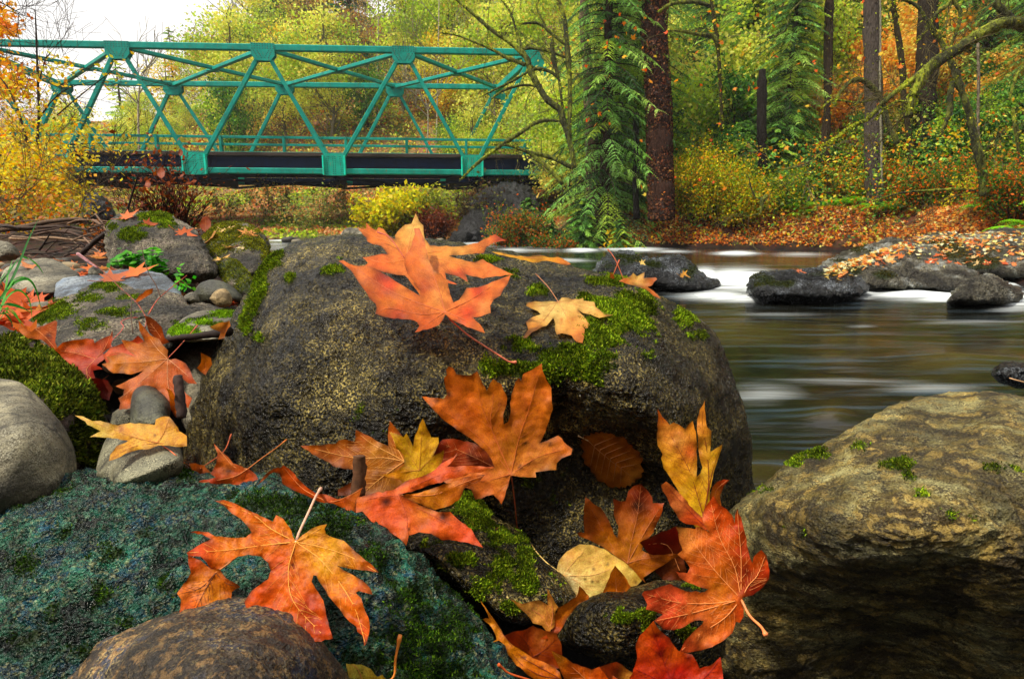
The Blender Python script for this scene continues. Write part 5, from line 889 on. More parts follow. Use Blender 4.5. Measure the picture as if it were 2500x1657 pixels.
leaf('amber leaf with five lobes leaning on the small stones of the pile', T('C1', (1340, 255), (1400, 245), (1480, 282), (1512, 330), (1540, 402), (1572, 447), (1500, 442), (1460, 410), (1442, 460), (1480, 520), (1532, 562), (1502, 642), (1440, 600), (1440, 725), (1390, 702), (1350, 622), (1290, 522), (1240, 480), (1190, 460), (1100, 478), (1062, 520), (1042, 640), (948, 655), (960, 600), (943, 560), (980, 540), (990, 492), (922, 465), (1000, 430), (1100, 380), (1152, 338), (1130, 347), (1050, 372), (960, 362), (900, 362), (812, 290), (870, 270), (848, 230), (980, 198), (1080, 228), (1000, 160), (968, 95), (1040, 108), (1100, 128), (1150, 108), (1112, 20), (1105, -60), (1150, -5), (1200, 60), (1270, 90), (1300, 140), (1340, 180)),
     T('C1', (1335, 245))[0], [T('C1', (1240, 150), (1115, -40)), T('C1', (1150, 270), (830, 285)), T('C1', (1180, 380), (960, 560)), T('C1', (1340, 450), (1400, 690)), T('C1', (1450, 340), (1560, 440))], col('C1', (1150, 60, 225, 115, 30), (1250, 160, 205, 115, 25), (1060, 200, 230, 120, 45), (1000, 300, 225, 135, 30), (1200, 280, 215, 130, 35), (1100, 420, 220, 110, 70), (1250, 400, 225, 110, 65), (1000, 600, 225, 110, 65), (1400, 450, 222, 105, 60), (1450, 330, 215, 95, 45), (1520, 400, 200, 80, 30), (1420, 620, 215, 95, 55)),
     plane=(1.33, .0, -.03), lift=0, stem=T('C1', (1400, 180), (1490, 80), (1575, -20)), vcol=lin(232, 165, 110), scol=lin(205, 90, 60), sw=1.2, stem_lift=.03, curl=.02)
leaf('dark rust leaf curled upright behind the pile', T('B1', (1150, 1208), (1200, 1222), (1240, 1250), (1290, 1302), (1312, 1382), (1352, 1422), (1300, 1442), (1250, 1402), (1190, 1342), (1168, 1270)), T('B1', (1300, 1410))[0], [T('B1', (1230, 1310), (1160, 1220))], col('B1', (1200, 1260, 165, 70, 20), (1290, 1380, 190, 80, 30)), plane=(1.46, 0, 0), lift=0)
leaf('small amber leaf scrap between the pile and the central boulder', T('C1', (1600, 198), (1640, 215), (1682, 240), (1692, 292), (1660, 340), (1640, 378), (1600, 352), (1570, 320), (1602, 280)), T('C1', (1640, 340))[0], [T('C1', (1640, 280), (1610, 210))], col('C1', (1640, 260, 232, 130, 40), (1620, 340, 225, 115, 35)), plane=(1.40, 0, 0), lift=0)
leaf('orange leaf scrap standing on end next to the dark stick', T('C1', (1325, 480), (1370, 500), (1400, 560), (1420, 640), (1440, 725), (1400, 715), (1360, 640), (1350, 560)), T('C1', (1420, 700))[0], [T('C1', (1380, 600), (1335, 500))], col('C1', (1360, 520, 230, 125, 50), (1400, 650, 215, 100, 40)), plane=(1.24, 0, 0), lift=0)
# sticks
def stick(label, pts, d, r, colr, name='stick', knots=True, sides=9, mat=None):
    P = unproj(smoothline(np.array([q[:2] for q in pts], float), 5), np.interp(np.linspace(0, 1, (len(pts) - 1) * 5 + 1), np.linspace(0, 1, len(d)), d))
    rr = np.interp(np.linspace(0, 1, len(P)), np.linspace(0, 1, len(r)), r); b_ = MB(); tube(P, rr, sides, colr, b_, wob=.08 if knots else 0)
    o = b_.build(name, mat or M_WOOD, origin=tuple(P[0])); return tag(o, label, 'stick' if name != 'twig' else 'twig')
stick('broken brown stub of wood standing in front of the veined leaf', T('C2', (900, 1330), (902, 1200), (905, 1060), (906, 1020)), [1.0, 1.0, 1.0], [.0115, .0105, .0098], lin(92, 58, 32))
stick('dark broken stick standing upright beside the central boulder', T('C1', (1450, 720), (1440, 600), (1425, 470), (1415, 385)), [1.22, 1.24], [.009, .010, .0085], lin(62, 44, 38))
stick('black wet stick lying across in front of the flat mossy rock', T('B1', (1330, 1405), (1450, 1385), (1600, 1370), (1740, 1350), (1830, 1330)), [1.55, 1.52], [.007, .008, .014], lin(40, 26, 20))
leaf('curled tan leaf on the end of the black wet stick', T('B1', (1670, 1300), (1740, 1270), (1830, 1250), (1840, 1290), (1800, 1350), (1790, 1390), (1740, 1400), (1760, 1340), (1700, 1320)), T('B1', (1760, 1330))[0], [], col('B1', (1700, 1290, 225, 155, 100), (1790, 1350, 205, 110, 60)), plane=(1.47, 0, 0), lift=0, side=False)
TW = [('red brown twig arching up from the pile past the blue rock', T('B1', (1158, 1305), (1165, 1230), (1100, 1120), (1040, 1060), (950, 980), (860, 890), (750, 800), (620, 718)), [1.45, 1.9], lin(150, 80, 60)),
      ('red twig slanting right above the red leaf pile', T('B1', (1185, 1200), (1230, 1120), (1280, 1060), (1400, 960), (1490, 890)), [1.55, 1.8], lin(190, 90, 70)),
      ('thin dark twig rising nearly straight in front of the big brown boulder', T('B1', (1280, 1060), (1240, 960), (1190, 880), (1150, 760), (1130, 650)), [1.6, 1.75], lin(85, 60, 45)),
      ('thin grey stalk standing over the wide mossy rock', T('B1', (1060, 1350), (1045, 1200), (1045, 1060), (960, 1000)), [1.5, 1.6], lin(95, 75, 60))]
for lb, pts, d, c_ in TW: stick(lb, pts, d, [.0016, .0012, .0008], c_, 'twig', False, 6)
leaf('thin orange leaf caught on the red twig', T('B1', (1070, 1100), (1110, 1050), (1160, 1010), (1222, 992), (1215, 1030), (1150, 1070), (1090, 1108)), T('B1', (1080, 1098))[0], [], col('B1', (1150, 1050, 232, 115, 45)), plane=(1.6, 0, 0), lift=0, side=False)
stick('forked bare stem jutting from the bottom edge leaf', T('D3', (330, 1580), (150, 1525), (90, 1480), (55, 1450)), [.78, .77], [.0012, .0014, .0022], lin(215, 90, 30), 'twig', False, 7)
stick('pale twig lying at the right edge over the water stone', T('C4', (2170, 400), (2230, 418), (2350, 450), (2420, 470)), [2.0, 1.95], [.002, .003], lin(190, 150, 110), 'twig', False, 6)
# ------------------------------------------------------------------ steel truss bridge
yaw = .10
P0 = np.array([-15.2, 38.7, 0]); DX = np.array([math.cos(yaw), math.sin(yaw), 0]); DN = np.array([-math.sin(yaw), math.cos(yaw), 0]); WB = 10.6
def onplane(p, off=0.0):
    r = rays([p])[0]; q = P0 + DN * off
    return CAM + r * (((q - CAM) @ DN) / (r @ DN))
NT_ = [onplane(p) for p in [(-80, 104), (288, 110), (643, 115), (985, 122), (1301, 129)]]
FT_ = [onplane(p, WB) for p in [(150, 202), (422, 205), (695, 205), (964, 210), (1212, 213)]]
ztop = np.mean([q[2] for q in NT_[1:]]); zf = np.mean([q[2] for q in FT_])
NB_ = [onplane(p) for p in [(148, 418), (480, 418), (818, 417), (1153, 417)]]
zb = np.mean([q[2] for q in NB_])
NB_ = [NB_[0] * 2 - NB_[1]] + NB_ + [NB_[-1] * 2 - NB_[-2]]
stepf = (FT_[-1] - FT_[0]) / 4
FB_ = [FT_[0] - stepf / 2] + [(FT_[k] + FT_[k + 1]) / 2 for k in range(4)] + [FT_[-1] + stepf / 2]
FB_ = [np.array([q[0], q[1], zb]) for q in FB_]; NB_ = [np.array([q[0], q[1], zb]) for q in NB_]

bm_, nt_, out_ = newmat('teal_bridge_paint'); t = NT(nt_); co = coord(t)
n1 = t.tex('Noise', co, 1.4, Detail=8.0, Roughness=.7); n2 = t.tex('Noise', t.mapping(co, (3, 3, .8)), 3.5, Detail=8.0, Roughness=.7)
cc = t.mix(t.ramp(n1.outputs[0], [(.35, 0.), (.7, 1.)]).outputs[0], lin(0, 124, 110), lin(10, 166, 148))
cc = t.mix(t.ramp(n2.outputs[0], [(.56, 0.), (.70, .8)]).outputs[0], cc, lin(110, 84, 48))
cc = t.mix(1.0, cc, attr(t, 'Col'), 'MULTIPLY')
b = t.n('ShaderNodeBsdfPrincipled'); t.l(cc, b.inputs['Base Color']); b.inputs['Roughness'].default_value = .55; b.inputs['Specular IOR Level'].default_value = .2; t.l(t.bump(n2.outputs[0], .2, .02), b.inputs['Normal']); t.l(b.outputs[0], out_.inputs[0])
M_TEAL = bm_
M_SHADE_NAVY = plain_mat('shaded_girder_paint', lin(0, 20, 48), .7, 3, .6, .2, .02, .1)  # navy base colour stands for the shade on the steel under the deck
M_CURB = plain_mat('weathered_deck_edge', lin(66, 50, 42), .8, 3, .7, .3, .03, stretch=(.3, 1, 3))
M_ASPH = plain_mat('bridge_asphalt', lin(52, 52, 52), .9, 20, .3, .3, .01)
M_RIVET = plain_mat('rivet_paint', lin(8, 78, 72), .5, 5, .2, .1, .01)
bc = (NB_[0] + NB_[-1] + FB_[0] + FB_[-1]) / 4
bridge = empty('truss_bridge', (bc[0], bc[1], zb), 'teal green steel truss bridge spanning the river in the background', 'bridge')
def beam(name, a, b_, w, h, mat=M_TEAL, up=(0, 0, 1), parent=bridge, colr=(1, 1, 1)):
    m = MB(); box(m, a, b_, w, h, up, colr); return m.build(name, mat, parent, smooth=False)
for TP, BT, sgn in ((NT_, NB_, -1), (FT_, FB_, 1)):
    beam('top_chord', TP[0] - DX * .1, TP[-1] + DX * .1, .34, .36)
    beam('bottom_chord', BT[0], BT[-1], .36, .34 if sgn < 0 else .55, M_TEAL if sgn < 0 else M_SHADE_NAVY)
    beam('end_post', TP[0], BT[0], .34, .34, up=DN); beam('end_post', TP[-1], BT[-1], .40, .42, up=DN)
    for k in range(5):
        if k > 0: beam('diagonal', TP[k] - DN * sgn * .03, BT[k] - DN * sgn * .03, .25, .24, up=DN)
        if k < 4: beam('diagonal', TP[k] + DN * sgn * .03, BT[k + 1] + DN * sgn * .03, .22, .22, up=DN)
    for k, q in enumerate(TP):      # top gussets: a plate either side of the chord
        m = MB(); rv = MB()
        for s in (-1, 1):
            o = q + DN * s * .19; wl, wh = .86, 1.45
            prof = [(-wl / 1, .17), (wl, .17), (wl, -.50), (wl * .62, -.80), (-wl * .62, -.80), (-wl, -.50)] if k not in (4,) else [(-wl, .17), (.4, .17), (.95, -.7), (.4, -.85), (-wl * .6, -.8), (-wl, -.5)]
            for e, dy in ((0, .018),):
                fr = [o + DX * x * .78 + np.array([0, 0, z]) + DN * s * dy for x, z in prof]; bk = [v - DN * s * .036 for v in fr]; n_ = len(prof)
                m.add(fr + bk, [[i_, (i_ + 1) % n_, n_ + (i_ + 1) % n_, n_ + i_] for i_ in range(n_)]); m.P.setdefault(n_, []).append(np.array([list(range(n_)), list(range(n_, 2 * n_))[::-1]]) + m.n - 2 * n_)
            if s == -1:
                for rx in np.linspace(-.6, .6, 9):
                    for rz in (.12, 0, -.12):
                        c_ = o + DX * rx + np.array([0, 0, rz]) - DN * .02
                        rv.add([c_ + DX * .032 * math.cos(a) + np.array([0, 0, .032 * math.sin(a)]) for a in np.linspace(0, 5.24, 6)] + [c_ - DN * .025], [[i_, (i_ + 1) % 6, 6] for i_ in range(6)])
                for sx in (-1, 1):
                    for u_ in range(5):
                        for v_ in (-.1, .1):
                            c_ = o + DX * sx * (.20 + u_ * .0 + v_ + (4 - u_) * .055) + np.array([0, 0, -.26 - (u_) * .09]) - DN * .02
                            rv.add([c_ + DX * .032 * math.cos(a) + np.array([0, 0, .032 * math.sin(a)]) for a in np.linspace(0, 5.24, 6)] + [c_ - DN * .025], [[i_, (i_ + 1) % 6, 6] for i_ in range(6)])
        g_ = m.build('gusset_plate', M_TEAL, bridge, smooth=False)
        if sgn == -1: rv.build('rivets', M_RIVET, g_, smooth=False)['kind'] = 'stuff'
    for k, q in enumerate(BT[1:-1] + [BT[-1]]):
        m = MB(); rv = MB()
        for s in (-1, 1):
            o = q + DN * s * .20; hw = .60
            fr = [o + DX * x + np.array([0, 0, z]) + DN * s * .018 for x, z in [(-hw, -.25), (hw, -.25), (hw, .95), (hw * .8, 1.05), (-hw * .8, 1.05), (-hw, .95)]]; bk = [v - DN * s * .036 for v in fr]
            m.add(fr + bk, [[i_, (i_ + 1) % 6, 6 + (i_ + 1) % 6, 6 + i_] for i_ in range(6)], (1.5, 1.35, 1.25)); m.P.setdefault(6, []).append(np.array([list(range(6)), list(range(6, 12))[::-1]]) + m.n - 12)
            if s == -1:
                for rx in (-.5, -.4, .4, .5, -.06, .06):
                    for rz in np.linspace(-.15, .85, 9):
                        c_ = o + DX * (rx * (1 - .35 * (rz > .3) * (rz - .3) * (abs(rx) > .2))) + np.array([0, 0, rz]) - DN * .02
                        rv.add([c_ + DX * .028 * math.cos(a) + np.array([0, 0, .028 * math.sin(a)]) for a in np.linspace(0, 5.24, 6)] + [c_ - DN * .025], [[i_, (i_ + 1) % 6, 6] for i_ in range(6)])
                for sx in (-1, 1):
                    mm = o + DX * sx * (hw + .045); m2 = MB(); box(m2, mm + np.array([0, 0, -.22]), mm + np.array([0, 0, .93]), .09, .30, DN, (2.2, 2.4, 2.2)); m2.build('edge_angle', M_TEAL, bridge, smooth=False) if sgn == -1 else None
        g_ = m.build('gusset_plate', M_TEAL, bridge, smooth=False)
        if sgn == -1: rv.build('rivets', M_RIVET, g_, smooth=False)['kind'] = 'stuff'
for k in range(4):
    beam('lateral_brace', NT_[k] + [0, 0, -.05], FT_[k + 1] + [0, 0, -.05], .30, .22)
    beam('lateral_brace', NT_[k + 1] + [0, 0, -.10], FT_[k] + [0, 0, -.10], .30, .22)
    m = MB(); c_ = (NT_[k] + FT_[k + 1] + NT_[k + 1] + FT_[k]) / 4 + [0, 0, -.26]; box(m, c_ - DX * .35, c_ + DX * .35, .5, .03, (0, 0, 1)); m.build('brace_plate', M_TEAL, bridge, smooth=False)
beam('portal_strut', NT_[-1] + [0, 0, -.2], FT_[-1] + [0, 0, -.2], .30, .45)
beam('portal_strut', NT_[0] + [0, 0, -.2], FT_[0] + [0, 0, -.2], .30, .45)
for k in range(len(NB_)):
    beam('floor_beam', NB_[k] + DN * .3 + [0, 0, -.15], FB_[k] - DN * .3 + [0, 0, -.15], .35, .9, M_SHADE_NAVY)
    if k < len(NB_) - 1:
        beam('bottom_lateral', NB_[k] + [0, 0, -.42], FB_[k + 1] + [0, 0, -.42], .16, .16, M_SHADE_NAVY); beam('bottom_lateral', NB_[k + 1] + [0, 0, -.5], FB_[k] + [0, 0, -.5], .16, .16, M_SHADE_NAVY)
A_, B_ = NB_[0] - DX * 26, NB_[-1] + DX * 34; lean = (FB_[2] - NB_[2]) / WB
for f in (.07, .28, .5, .72, .93):
    beam('stringer', A_ + lean * WB * f + [0, 0, .56], B_ + lean * WB * f + [0, 0, .56], .3, .62, M_SHADE_NAVY)
beam('deck_slab', A_ + lean * WB * .5 + [0, 0, .98], B_ + lean * WB * .5 + [0, 0, .98], WB - 1.3, .20, M_ASPH)
for f in (.06, .94): beam('deck_curb', A_ + lean * WB * f + [0, 0, 1.03], B_ + lean * WB * f + [0, 0, 1.06], .28, .22, M_CURB)
for f, nm in ((.075, 0), (.925, 1)):
    gr = None
    for z, h in ((1.62, .14), (2.06, .15)): beam('guard_rail', A_ + lean * WB * f + [0, 0, z], B_ + lean * WB * f + [0, 0, z], .10, h)
    L_ = np.linalg.norm(B_ - A_)
    for s in np.arange(1.5, L_, 3.75): q = A_ + DX * s + lean * WB * f + DN * .06 * (1 if nm == 0 else -1); beam('rail_post', q + [0, 0, 1.15], q + [0, 0, 2.14], .16, .34, up=DN)
# concrete and earth abutments
M_CONC = plain_mat('concrete_material', lin(105, 100, 88), .9, 2, .6, .4, .04)
for q, lb in ((NB_[0] - DX * 1.2, 'concrete bridge abutment half hidden on the left bank'), (NB_[-1] + DX * 1.2, 'concrete bridge abutment behind the cedar on the right bank')):
    m = MB(); box(m, q + [0, 0, -6.5] + lean * WB * .5, q + [0, 0, -.6] + lean * WB * .5, WB + 1.5, 1.6, DX); box(m, q + [0, 0, -.598] + lean * WB * .5, q + [0, 0, -.2] + lean * WB * .5, WB + .8, 1.0, DX)
    tag(m.build('bridge_abutment', M_CONC, origin=tuple(q + [0, 0, -5])), lb, 'abutment')

# ------------------------------------------------------------------ trees
def grow(p, d, L, r, lev, out, spread=.6, up=.15, n=5, droop=0.0, kids=3, wig=.22):
    pts = [p]; dd = d / np.linalg.norm(d)
    for k in range(n):
        dd = dd + rng.normal(size=3) * wig * .5 + np.array([0, 0, up * .3 - droop * .2]); dd /= np.linalg.norm(dd); pts.append(pts[-1] + dd * L / n)
    pts = np.array(pts); out.append((pts, r, r * .45, lev))
    if lev > 0:
        for k in range(kids):
            i_ = rng.integers(max(1, n // 3), n + 1); a = rng.normal(size=3); a -= a @ dd * dd; a /= np.linalg.norm(a)
            grow(pts[i_], dd * .8 + a * spread * rng.uniform(.7, 1.4) + np.array([0, 0, up * .5]), L * rng.uniform(.5, .75), r * .5, lev - 1, out, spread, up, max(3, n - 1), droop, kids, wig)
def tubes(out, mb, colr, minr=.004, sides=5):
    for pts, r0, r1, lev in out: tube(pts, np.maximum(np.linspace(r0, r1, len(pts)), minr), sides if lev else 3, colr, mb, caps=False)

def decid(name, H, cr, palette, wts, ncl=34, per=90, size=.22, zlo=.3, barkc=lin(110, 100, 82), label='', group=''):
    root = empty(name, (0, 0, 0), label, 'tree', group); out = []
    tr = np.array([[0, 0, -1.5], [0, 0, 0], [rng.normal() * .3, rng.normal() * .3, H * .3], [rng.normal() * .5, rng.normal() * .5, H * .6], [rng.normal() * .6, 0, H * .93]]); tr = smoothline(tr, 4)
    m = MB(); tube(tr, np.linspace(H * .017, H * .004, len(tr)), 7, barkc, m)
    for k in range(12):
        z = rng.uniform(.25, .85); i_ = int(z * (len(tr) - 1)); a = rng.uniform(0, 6.28); grow(tr[i_], np.array([math.cos(a), math.sin(a), .9]), cr * rng.uniform(.6, 1.1), H * .006, 2, out, .7, .2)
    tubes(out, m, barkc, .012); m.build('trunk', M_BARK, root)
    mb = MB()
    for k in range(ncl):
        u = rng.normal(size=3); u /= np.linalg.norm(u); rr = rng.uniform(.3, 1) ** .6; c_ = np.array([u[0] * cr * rr, u[1] * cr * rr, H * (zlo + (1 - zlo) / 2) + u[2] * H * (1 - zlo) / 2 * rr])
        n_ = int(per * rng.uniform(.5, 1.4)); C = c_ + rng.normal(size=(n_, 3)) * cr * .17 * np.array([1.25, 1.25, .8])
        cards(mb, C, rng.normal(size=(n_, 3)) + [0, 0, .6], size * rng.uniform(.6, 1.3, n_), pal(n_, [palette[rng.choice(len(palette), p=np.array(wts) / sum(wts))]], jit=.22), 1.3)
    mb.build('crown', M_FOL, root, smooth=False); return root
YG = [lin(165, 185, 70), lin(200, 205, 95), lin(222, 212, 105), lin(130, 145, 66), lin(212, 182, 92)]
YO = [lin(228, 200, 90), lin(235, 185, 75), lin(220, 165, 65), lin(205, 205, 105)]
OG = [lin(246, 185, 100), lin(244, 165, 88), lin(236, 150, 76), lin(248, 208, 112)]
BR = [lin(150, 125, 70), lin(170, 140, 85), lin(125, 110, 60), lin(165, 110, 55), lin(185, 165, 95)]
GR = [lin(62, 105, 45), lin(90, 130, 50), lin(45, 85, 40), lin(120, 150, 60)]
G_ = 'autumn trees on the far hillside'
prot = {
 'yg': decid('deciduous_tree', 12, 3.6, YG, [3, 3, 2, 3, 1], 46, 170, .19, .12, lin(120, 112, 88), 'leafy olive and yellow tree among the hillside wood behind the bridge', G_ + ', olive'),
 'yo': decid('deciduous_tree', 11, 3.2, YO, [3, 3, 2, 2], 44, 150, .20, .15, lin(120, 105, 80), 'bright golden leafed tree among the hillside wood behind the bridge', G_ + ', golden'),
 'br': decid('deciduous_tree', 12, 3.0, BR, [3, 3, 3, 2, 2], 40, 80, .17, .15, lin(150, 140, 118), 'thin half bare brownish tree among the hillside wood behind the bridge', G_ + ', thin brown'),
 'og': decid('deciduous_tree', 10, 3.0, OG, [3, 3, 2, 2], 40, 120, .22, .1, lin(70, 60, 45), 'orange leafed maple standing behind the trunks of the right bank wood', 'orange maples behind the right bank trunks'),
 'gr': decid('deciduous_tree', 9, 2.8, GR + [lin(150, 175, 60)], [2, 3, 1, 2, 3], 40, 120, .20, .05, lin(70, 62, 45), 'fresh green leafy tree filling gaps in the right bank wood', 'green understorey trees of the right bank wood'),
}
used = {k: False for k in prot}
def put(k, x, y, s=1.0, sz=None, dz=0.0):
    z = float(height([x], [y])[0]) - .1 + dz; rz = R.uniform(0, 6.28); sc = (s, s, (sz or s))
    if not used[k]:
        o = prot[k]; used[k] = True; o.location = (x, y, z); o.rotation_euler = (0, 0, rz); o.scale = sc; return o
    return copy_tree(prot[k], (x, y, z), rz, sc)
def conifer(name, H, rad, nb=110, label='', group='', cols=((30, 62, 28), (48, 88, 34), (72, 118, 44), (26, 50, 26)), droop=.55, barkc=(70, 48, 36), tw=11, zlo=.03, tr=.02, leafl=.10, sparse=1.0, tap=.65):
    root = empty(name, (0, 0, 0), label, 'tree', group); m = MB()
    tube(np.array([[0, 0, z] for z in np.linspace(-1.5, H, 14)]) + rng.normal(size=(14, 3)) * [.02 * rad, .02 * rad, 0], np.linspace(H * tr, H * .002, 14), 12, lin(*barkc), m, wob=.05)
    V = []; C = []; cl = [np.array(lin(*c)) for c in cols]; bt = MB()
    for k in range(nb):
        zz = zlo + (1 - zlo) * (k + rng.random()) / nb; z = H * zz; L = rad * (1 - zz) ** tap * rng.uniform(.55, 1.2) + .15 * rad; a = k * 2.4 + rng.uniform(-.4, .4)
        h = np.array([math.cos(a), math.sin(a), 0]); side = np.array([-h[1], h[0], 0]); n_ = 9; s = np.linspace(0, 1, n_)
        ax = np.array([0, 0, z]) + h * (L * s)[:, None] + np.array([0, 0, 1]) * (L * (.25 * s - droop * 1.1 * s ** 2 + .18 * droop * s ** 4))[:, None] + side * (rng.normal() * .12 * L * s ** 2)[:, None]
        tube(ax, np.linspace(.02 * rad, .004 * rad, n_) * .5, 4, lin(*barkc), bt, caps=False)
        base = cl[rng.choice(len(cl))] * rng.uniform(.7, 1.3)
        for j in range(int(tw * sparse)):
            sj = .12 + .88 * (j + rng.random()) / (tw * sparse); p = np.array([np.interp(sj, s, ax[:, q]) for q in range(3)])
            for sg in (-1, 1):
                TL = L * .34 * (1 - .55 * sj) * rng.uniform(.7, 1.2); d = h * .65 + side * sg * .85 + np.array([0, 0, -.25 - droop * .4]) + rng.normal(size=3) * .12; d /= np.linalg.norm(d)
                nl = 7; q = p + d * (TL * (np.arange(nl) + .5) / nl)[:, None] + np.array([0, 0, -1]) * (TL * .25 * (np.arange(nl) / nl) ** 2)[:, None]
                for sg2 in (-1, 1):
                    e = np.cross(d, [0, 0, 1]); e /= np.linalg.norm(e) + 1e-6
                    dd = d * .8 + e * sg2 * .8 + np.array([0, 0, -.35]); dd /= np.linalg.norm(dd)
                    ll = leafl * rad * .33 * (1.15 - .75 * np.arange(nl) / nl) * rng.uniform(.7, 1.3, nl); w = ll * .22
                    pr = np.cross(dd, rng.normal(size=3)); pr /= np.linalg.norm(pr)
                    a0 = q; V.append(np.stack([a0, a0 + dd * (ll * .55)[:, None] + pr * w[:, None], a0 + dd * ll[:, None], a0 + dd * (ll * .55)[:, None] - pr * w[:, None]], 1).reshape(-1, 3))
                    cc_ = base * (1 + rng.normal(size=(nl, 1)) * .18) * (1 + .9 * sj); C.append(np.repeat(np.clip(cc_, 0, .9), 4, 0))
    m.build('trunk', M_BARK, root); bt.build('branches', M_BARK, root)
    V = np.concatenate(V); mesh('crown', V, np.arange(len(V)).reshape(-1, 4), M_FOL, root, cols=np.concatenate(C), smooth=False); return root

# far hillside wood: rows of trees climbing the slope
def xs_at(px, y): return (px - CX) / FPX * y * 1.01
for y, n_, lo, hi in ((50, 13, -560, 1500), (56, 15, -500, 1640), (63, 18, -480, 1760), (70, 18, -300, 1900), (78, 18, 50, 2000), (88, 16, 480, 2050), (98, 14, 620, 2100)):
    for i_ in range(n_):
        px = lo + (hi - lo) * (i_ + R.uniform(.1, .9)) / n_
        k = R.choices(['yg', 'yo', 'br', 'gr'], [6, 1.3, 3.5, 1.2])[0]
        if px < 420 and y > 60 and R.random() < .5: continue
        if 250 < px < 1020 and y < 60: continue
        yy = y + R.uniform(-3, 3); s = R.uniform(.75, 1.15) * (.62 if y < 60 else 1) * (.62 if px < 560 else 1.1)
        put(k, xs_at(px, yy), yy, s, s * R.uniform(.9, 1.15))
for px, y, s in ((470, 92, .95), (400, 88, .55), (560, 92, .9)): put('yg' if px != 470 else 'yo', xs_at(px, y), y, s, s * 1.1)
dc = conifer('conifer_tree', 20, 4.2, 80, 'dark green fir rising over the hillside behind the bridge', 'dark firs above the bridge', cols=((40, 84, 50), (60, 110, 60), (30, 66, 42)), droop=.4, leafl=.28, tw=7)
fp = [(720, 80, 1.0), (800, 84, 1.15), (885, 86, .9), (760, 92, 1.1)]
for i_, (px, y, s) in enumerate(fp):
    x = xs_at(px, y); z = float(height([x], [y])[0]) - .3
    if i_ == 0: dc.location = (x, y, z)
    else: copy_tree(dc, (x, y, z), i_ * 1.3, (s, s, s))
pc = conifer('conifer_tree', 13, 2.0, 60, 'slim pale yellow green conifer standing alone against the white sky', 'pale slim conifers on the skyline', cols=((150, 175, 70), (175, 190, 85), (120, 155, 60)), droop=.3, leafl=.35, tw=6)
for i_, (px, y, s) in enumerate(((352, 88, 1.0), (478, 92, 1.12))):
    x = xs_at(px, y); z = float(height([x], [y])[0]) - .3
    if i_ == 0: pc.location = (x, y, z); pc.scale = (s, s, s)
    else: copy_tree(pc, (x, y, z), 1.3, (s, s, s), 'slim pale conifer rising out of the golden skyline tree')
# pale bare trunks threading the hillside
for i_, (px, y0, y1, d, w_, lb) in enumerate(((918, 330, -40, 64, 5, 'white bare trunk rising behind the bridge right of the yellow tree'), (1042, 330, 240, 52, 4, 'short grey trunk seen through the middle of the bridge'), (1065, 320, -30, 60, 4, 'thin grey bare trunk behind the third gusset of the bridge'), (1210, 330, -30, 58, 4, 'thin bare trunk behind the right end of the bridge'), (340, 330, 180, 56, 5, 'grey trunk seen through the left panels of the bridge'), (600, 120, 40, 74, 4, 'grey trunk sticking out above the bridge left of the fir'))):
    P = unproj(smoothline([(px, y0 + 60), (px + R.uniform(-5, 5), (y0 + y1) / 2), (px + R.uniform(-8, 8), y1)], 4), d); root = empty('bare_tree', P[0], lb, 'tree'); m = MB(); tube(P, np.linspace(w_, w_ * .5, len(P)) / FPX * d * .6, 6, lin(178, 165, 140), m)
    out = []
    for k in range(9):
        a = rng.uniform(0, 6.28); grow(P[rng.integers(3, len(P))], np.array([math.cos(a), math.sin(a) * .5, .9]), 3.5, .05, 2, out, .6, .2)
    m.build('trunk', M_BARK, root); m2 = MB(); tubes(out, m2, lin(160, 148, 122), .018); m2.build('branches', M_BARK, root)

# hillside and under-bridge undergrowth
def scatter(n_, xr, yr, ok=None):
    X = rng.uniform(*xr, n_); Y = rng.uniform(*yr, n_); d = sdist(X, Y); k = d > .15
    if ok is not None: k &= ok(X, Y)
    X, Y = X[k], Y[k]; return np.stack([X, Y, height(X, Y)], 1)
mb = MB()
P = scatter(90000, (-75, 45), (50, 98)); n_ = len(P); cl = fbm(P * .18, 3); P[:, 2] += rng.random(n_) ** 2 * (.5 + 2.4 * np.clip(cl + .25, 0, 1)) * np.clip((P[:, 1] - 52) / 12, .06, 1)
cc = pal(n_, YG + BR + [lin(190, 110, 60), lin(120, 145, 50)], None, .25); cards(mb, P, rng.normal(size=(n_, 3)) + [0, 0, 1], rng.uniform(.10, .26, n_) * (P[:, 1] / 55), cc)
tag(mb.build('hillside_undergrowth', M_FOL, smooth=False), kind='stuff', label='tangled olive and brown undergrowth covering the far hillside', cat='undergrowth')
mb = MB(); P = scatter(26000, (-30, 6), (33.5, 56)); n_ = len(P); g = fbm(P * .25 + 5, 3)
cc = np.where((g > .02)[:, None], pal(n_, [lin(160, 185, 60), lin(190, 195, 80), lin(120, 150, 50)], None, .2), pal(n_, [lin(215, 150, 100), lin(190, 120, 70), lin(200, 160, 110)], None, .2)); P[:, 2] += rng.random(n_) * .18
cards(mb, P, rng.normal(size=(n_, 3)) + [0, -.5, .6], rng.uniform(.08, .2, n_), cc)
tag(mb.build('bank_grass', M_FOL, smooth=False), kind='stuff', label='pale green grass and pink fallen leaves on the bank under the bridge', cat='grass')

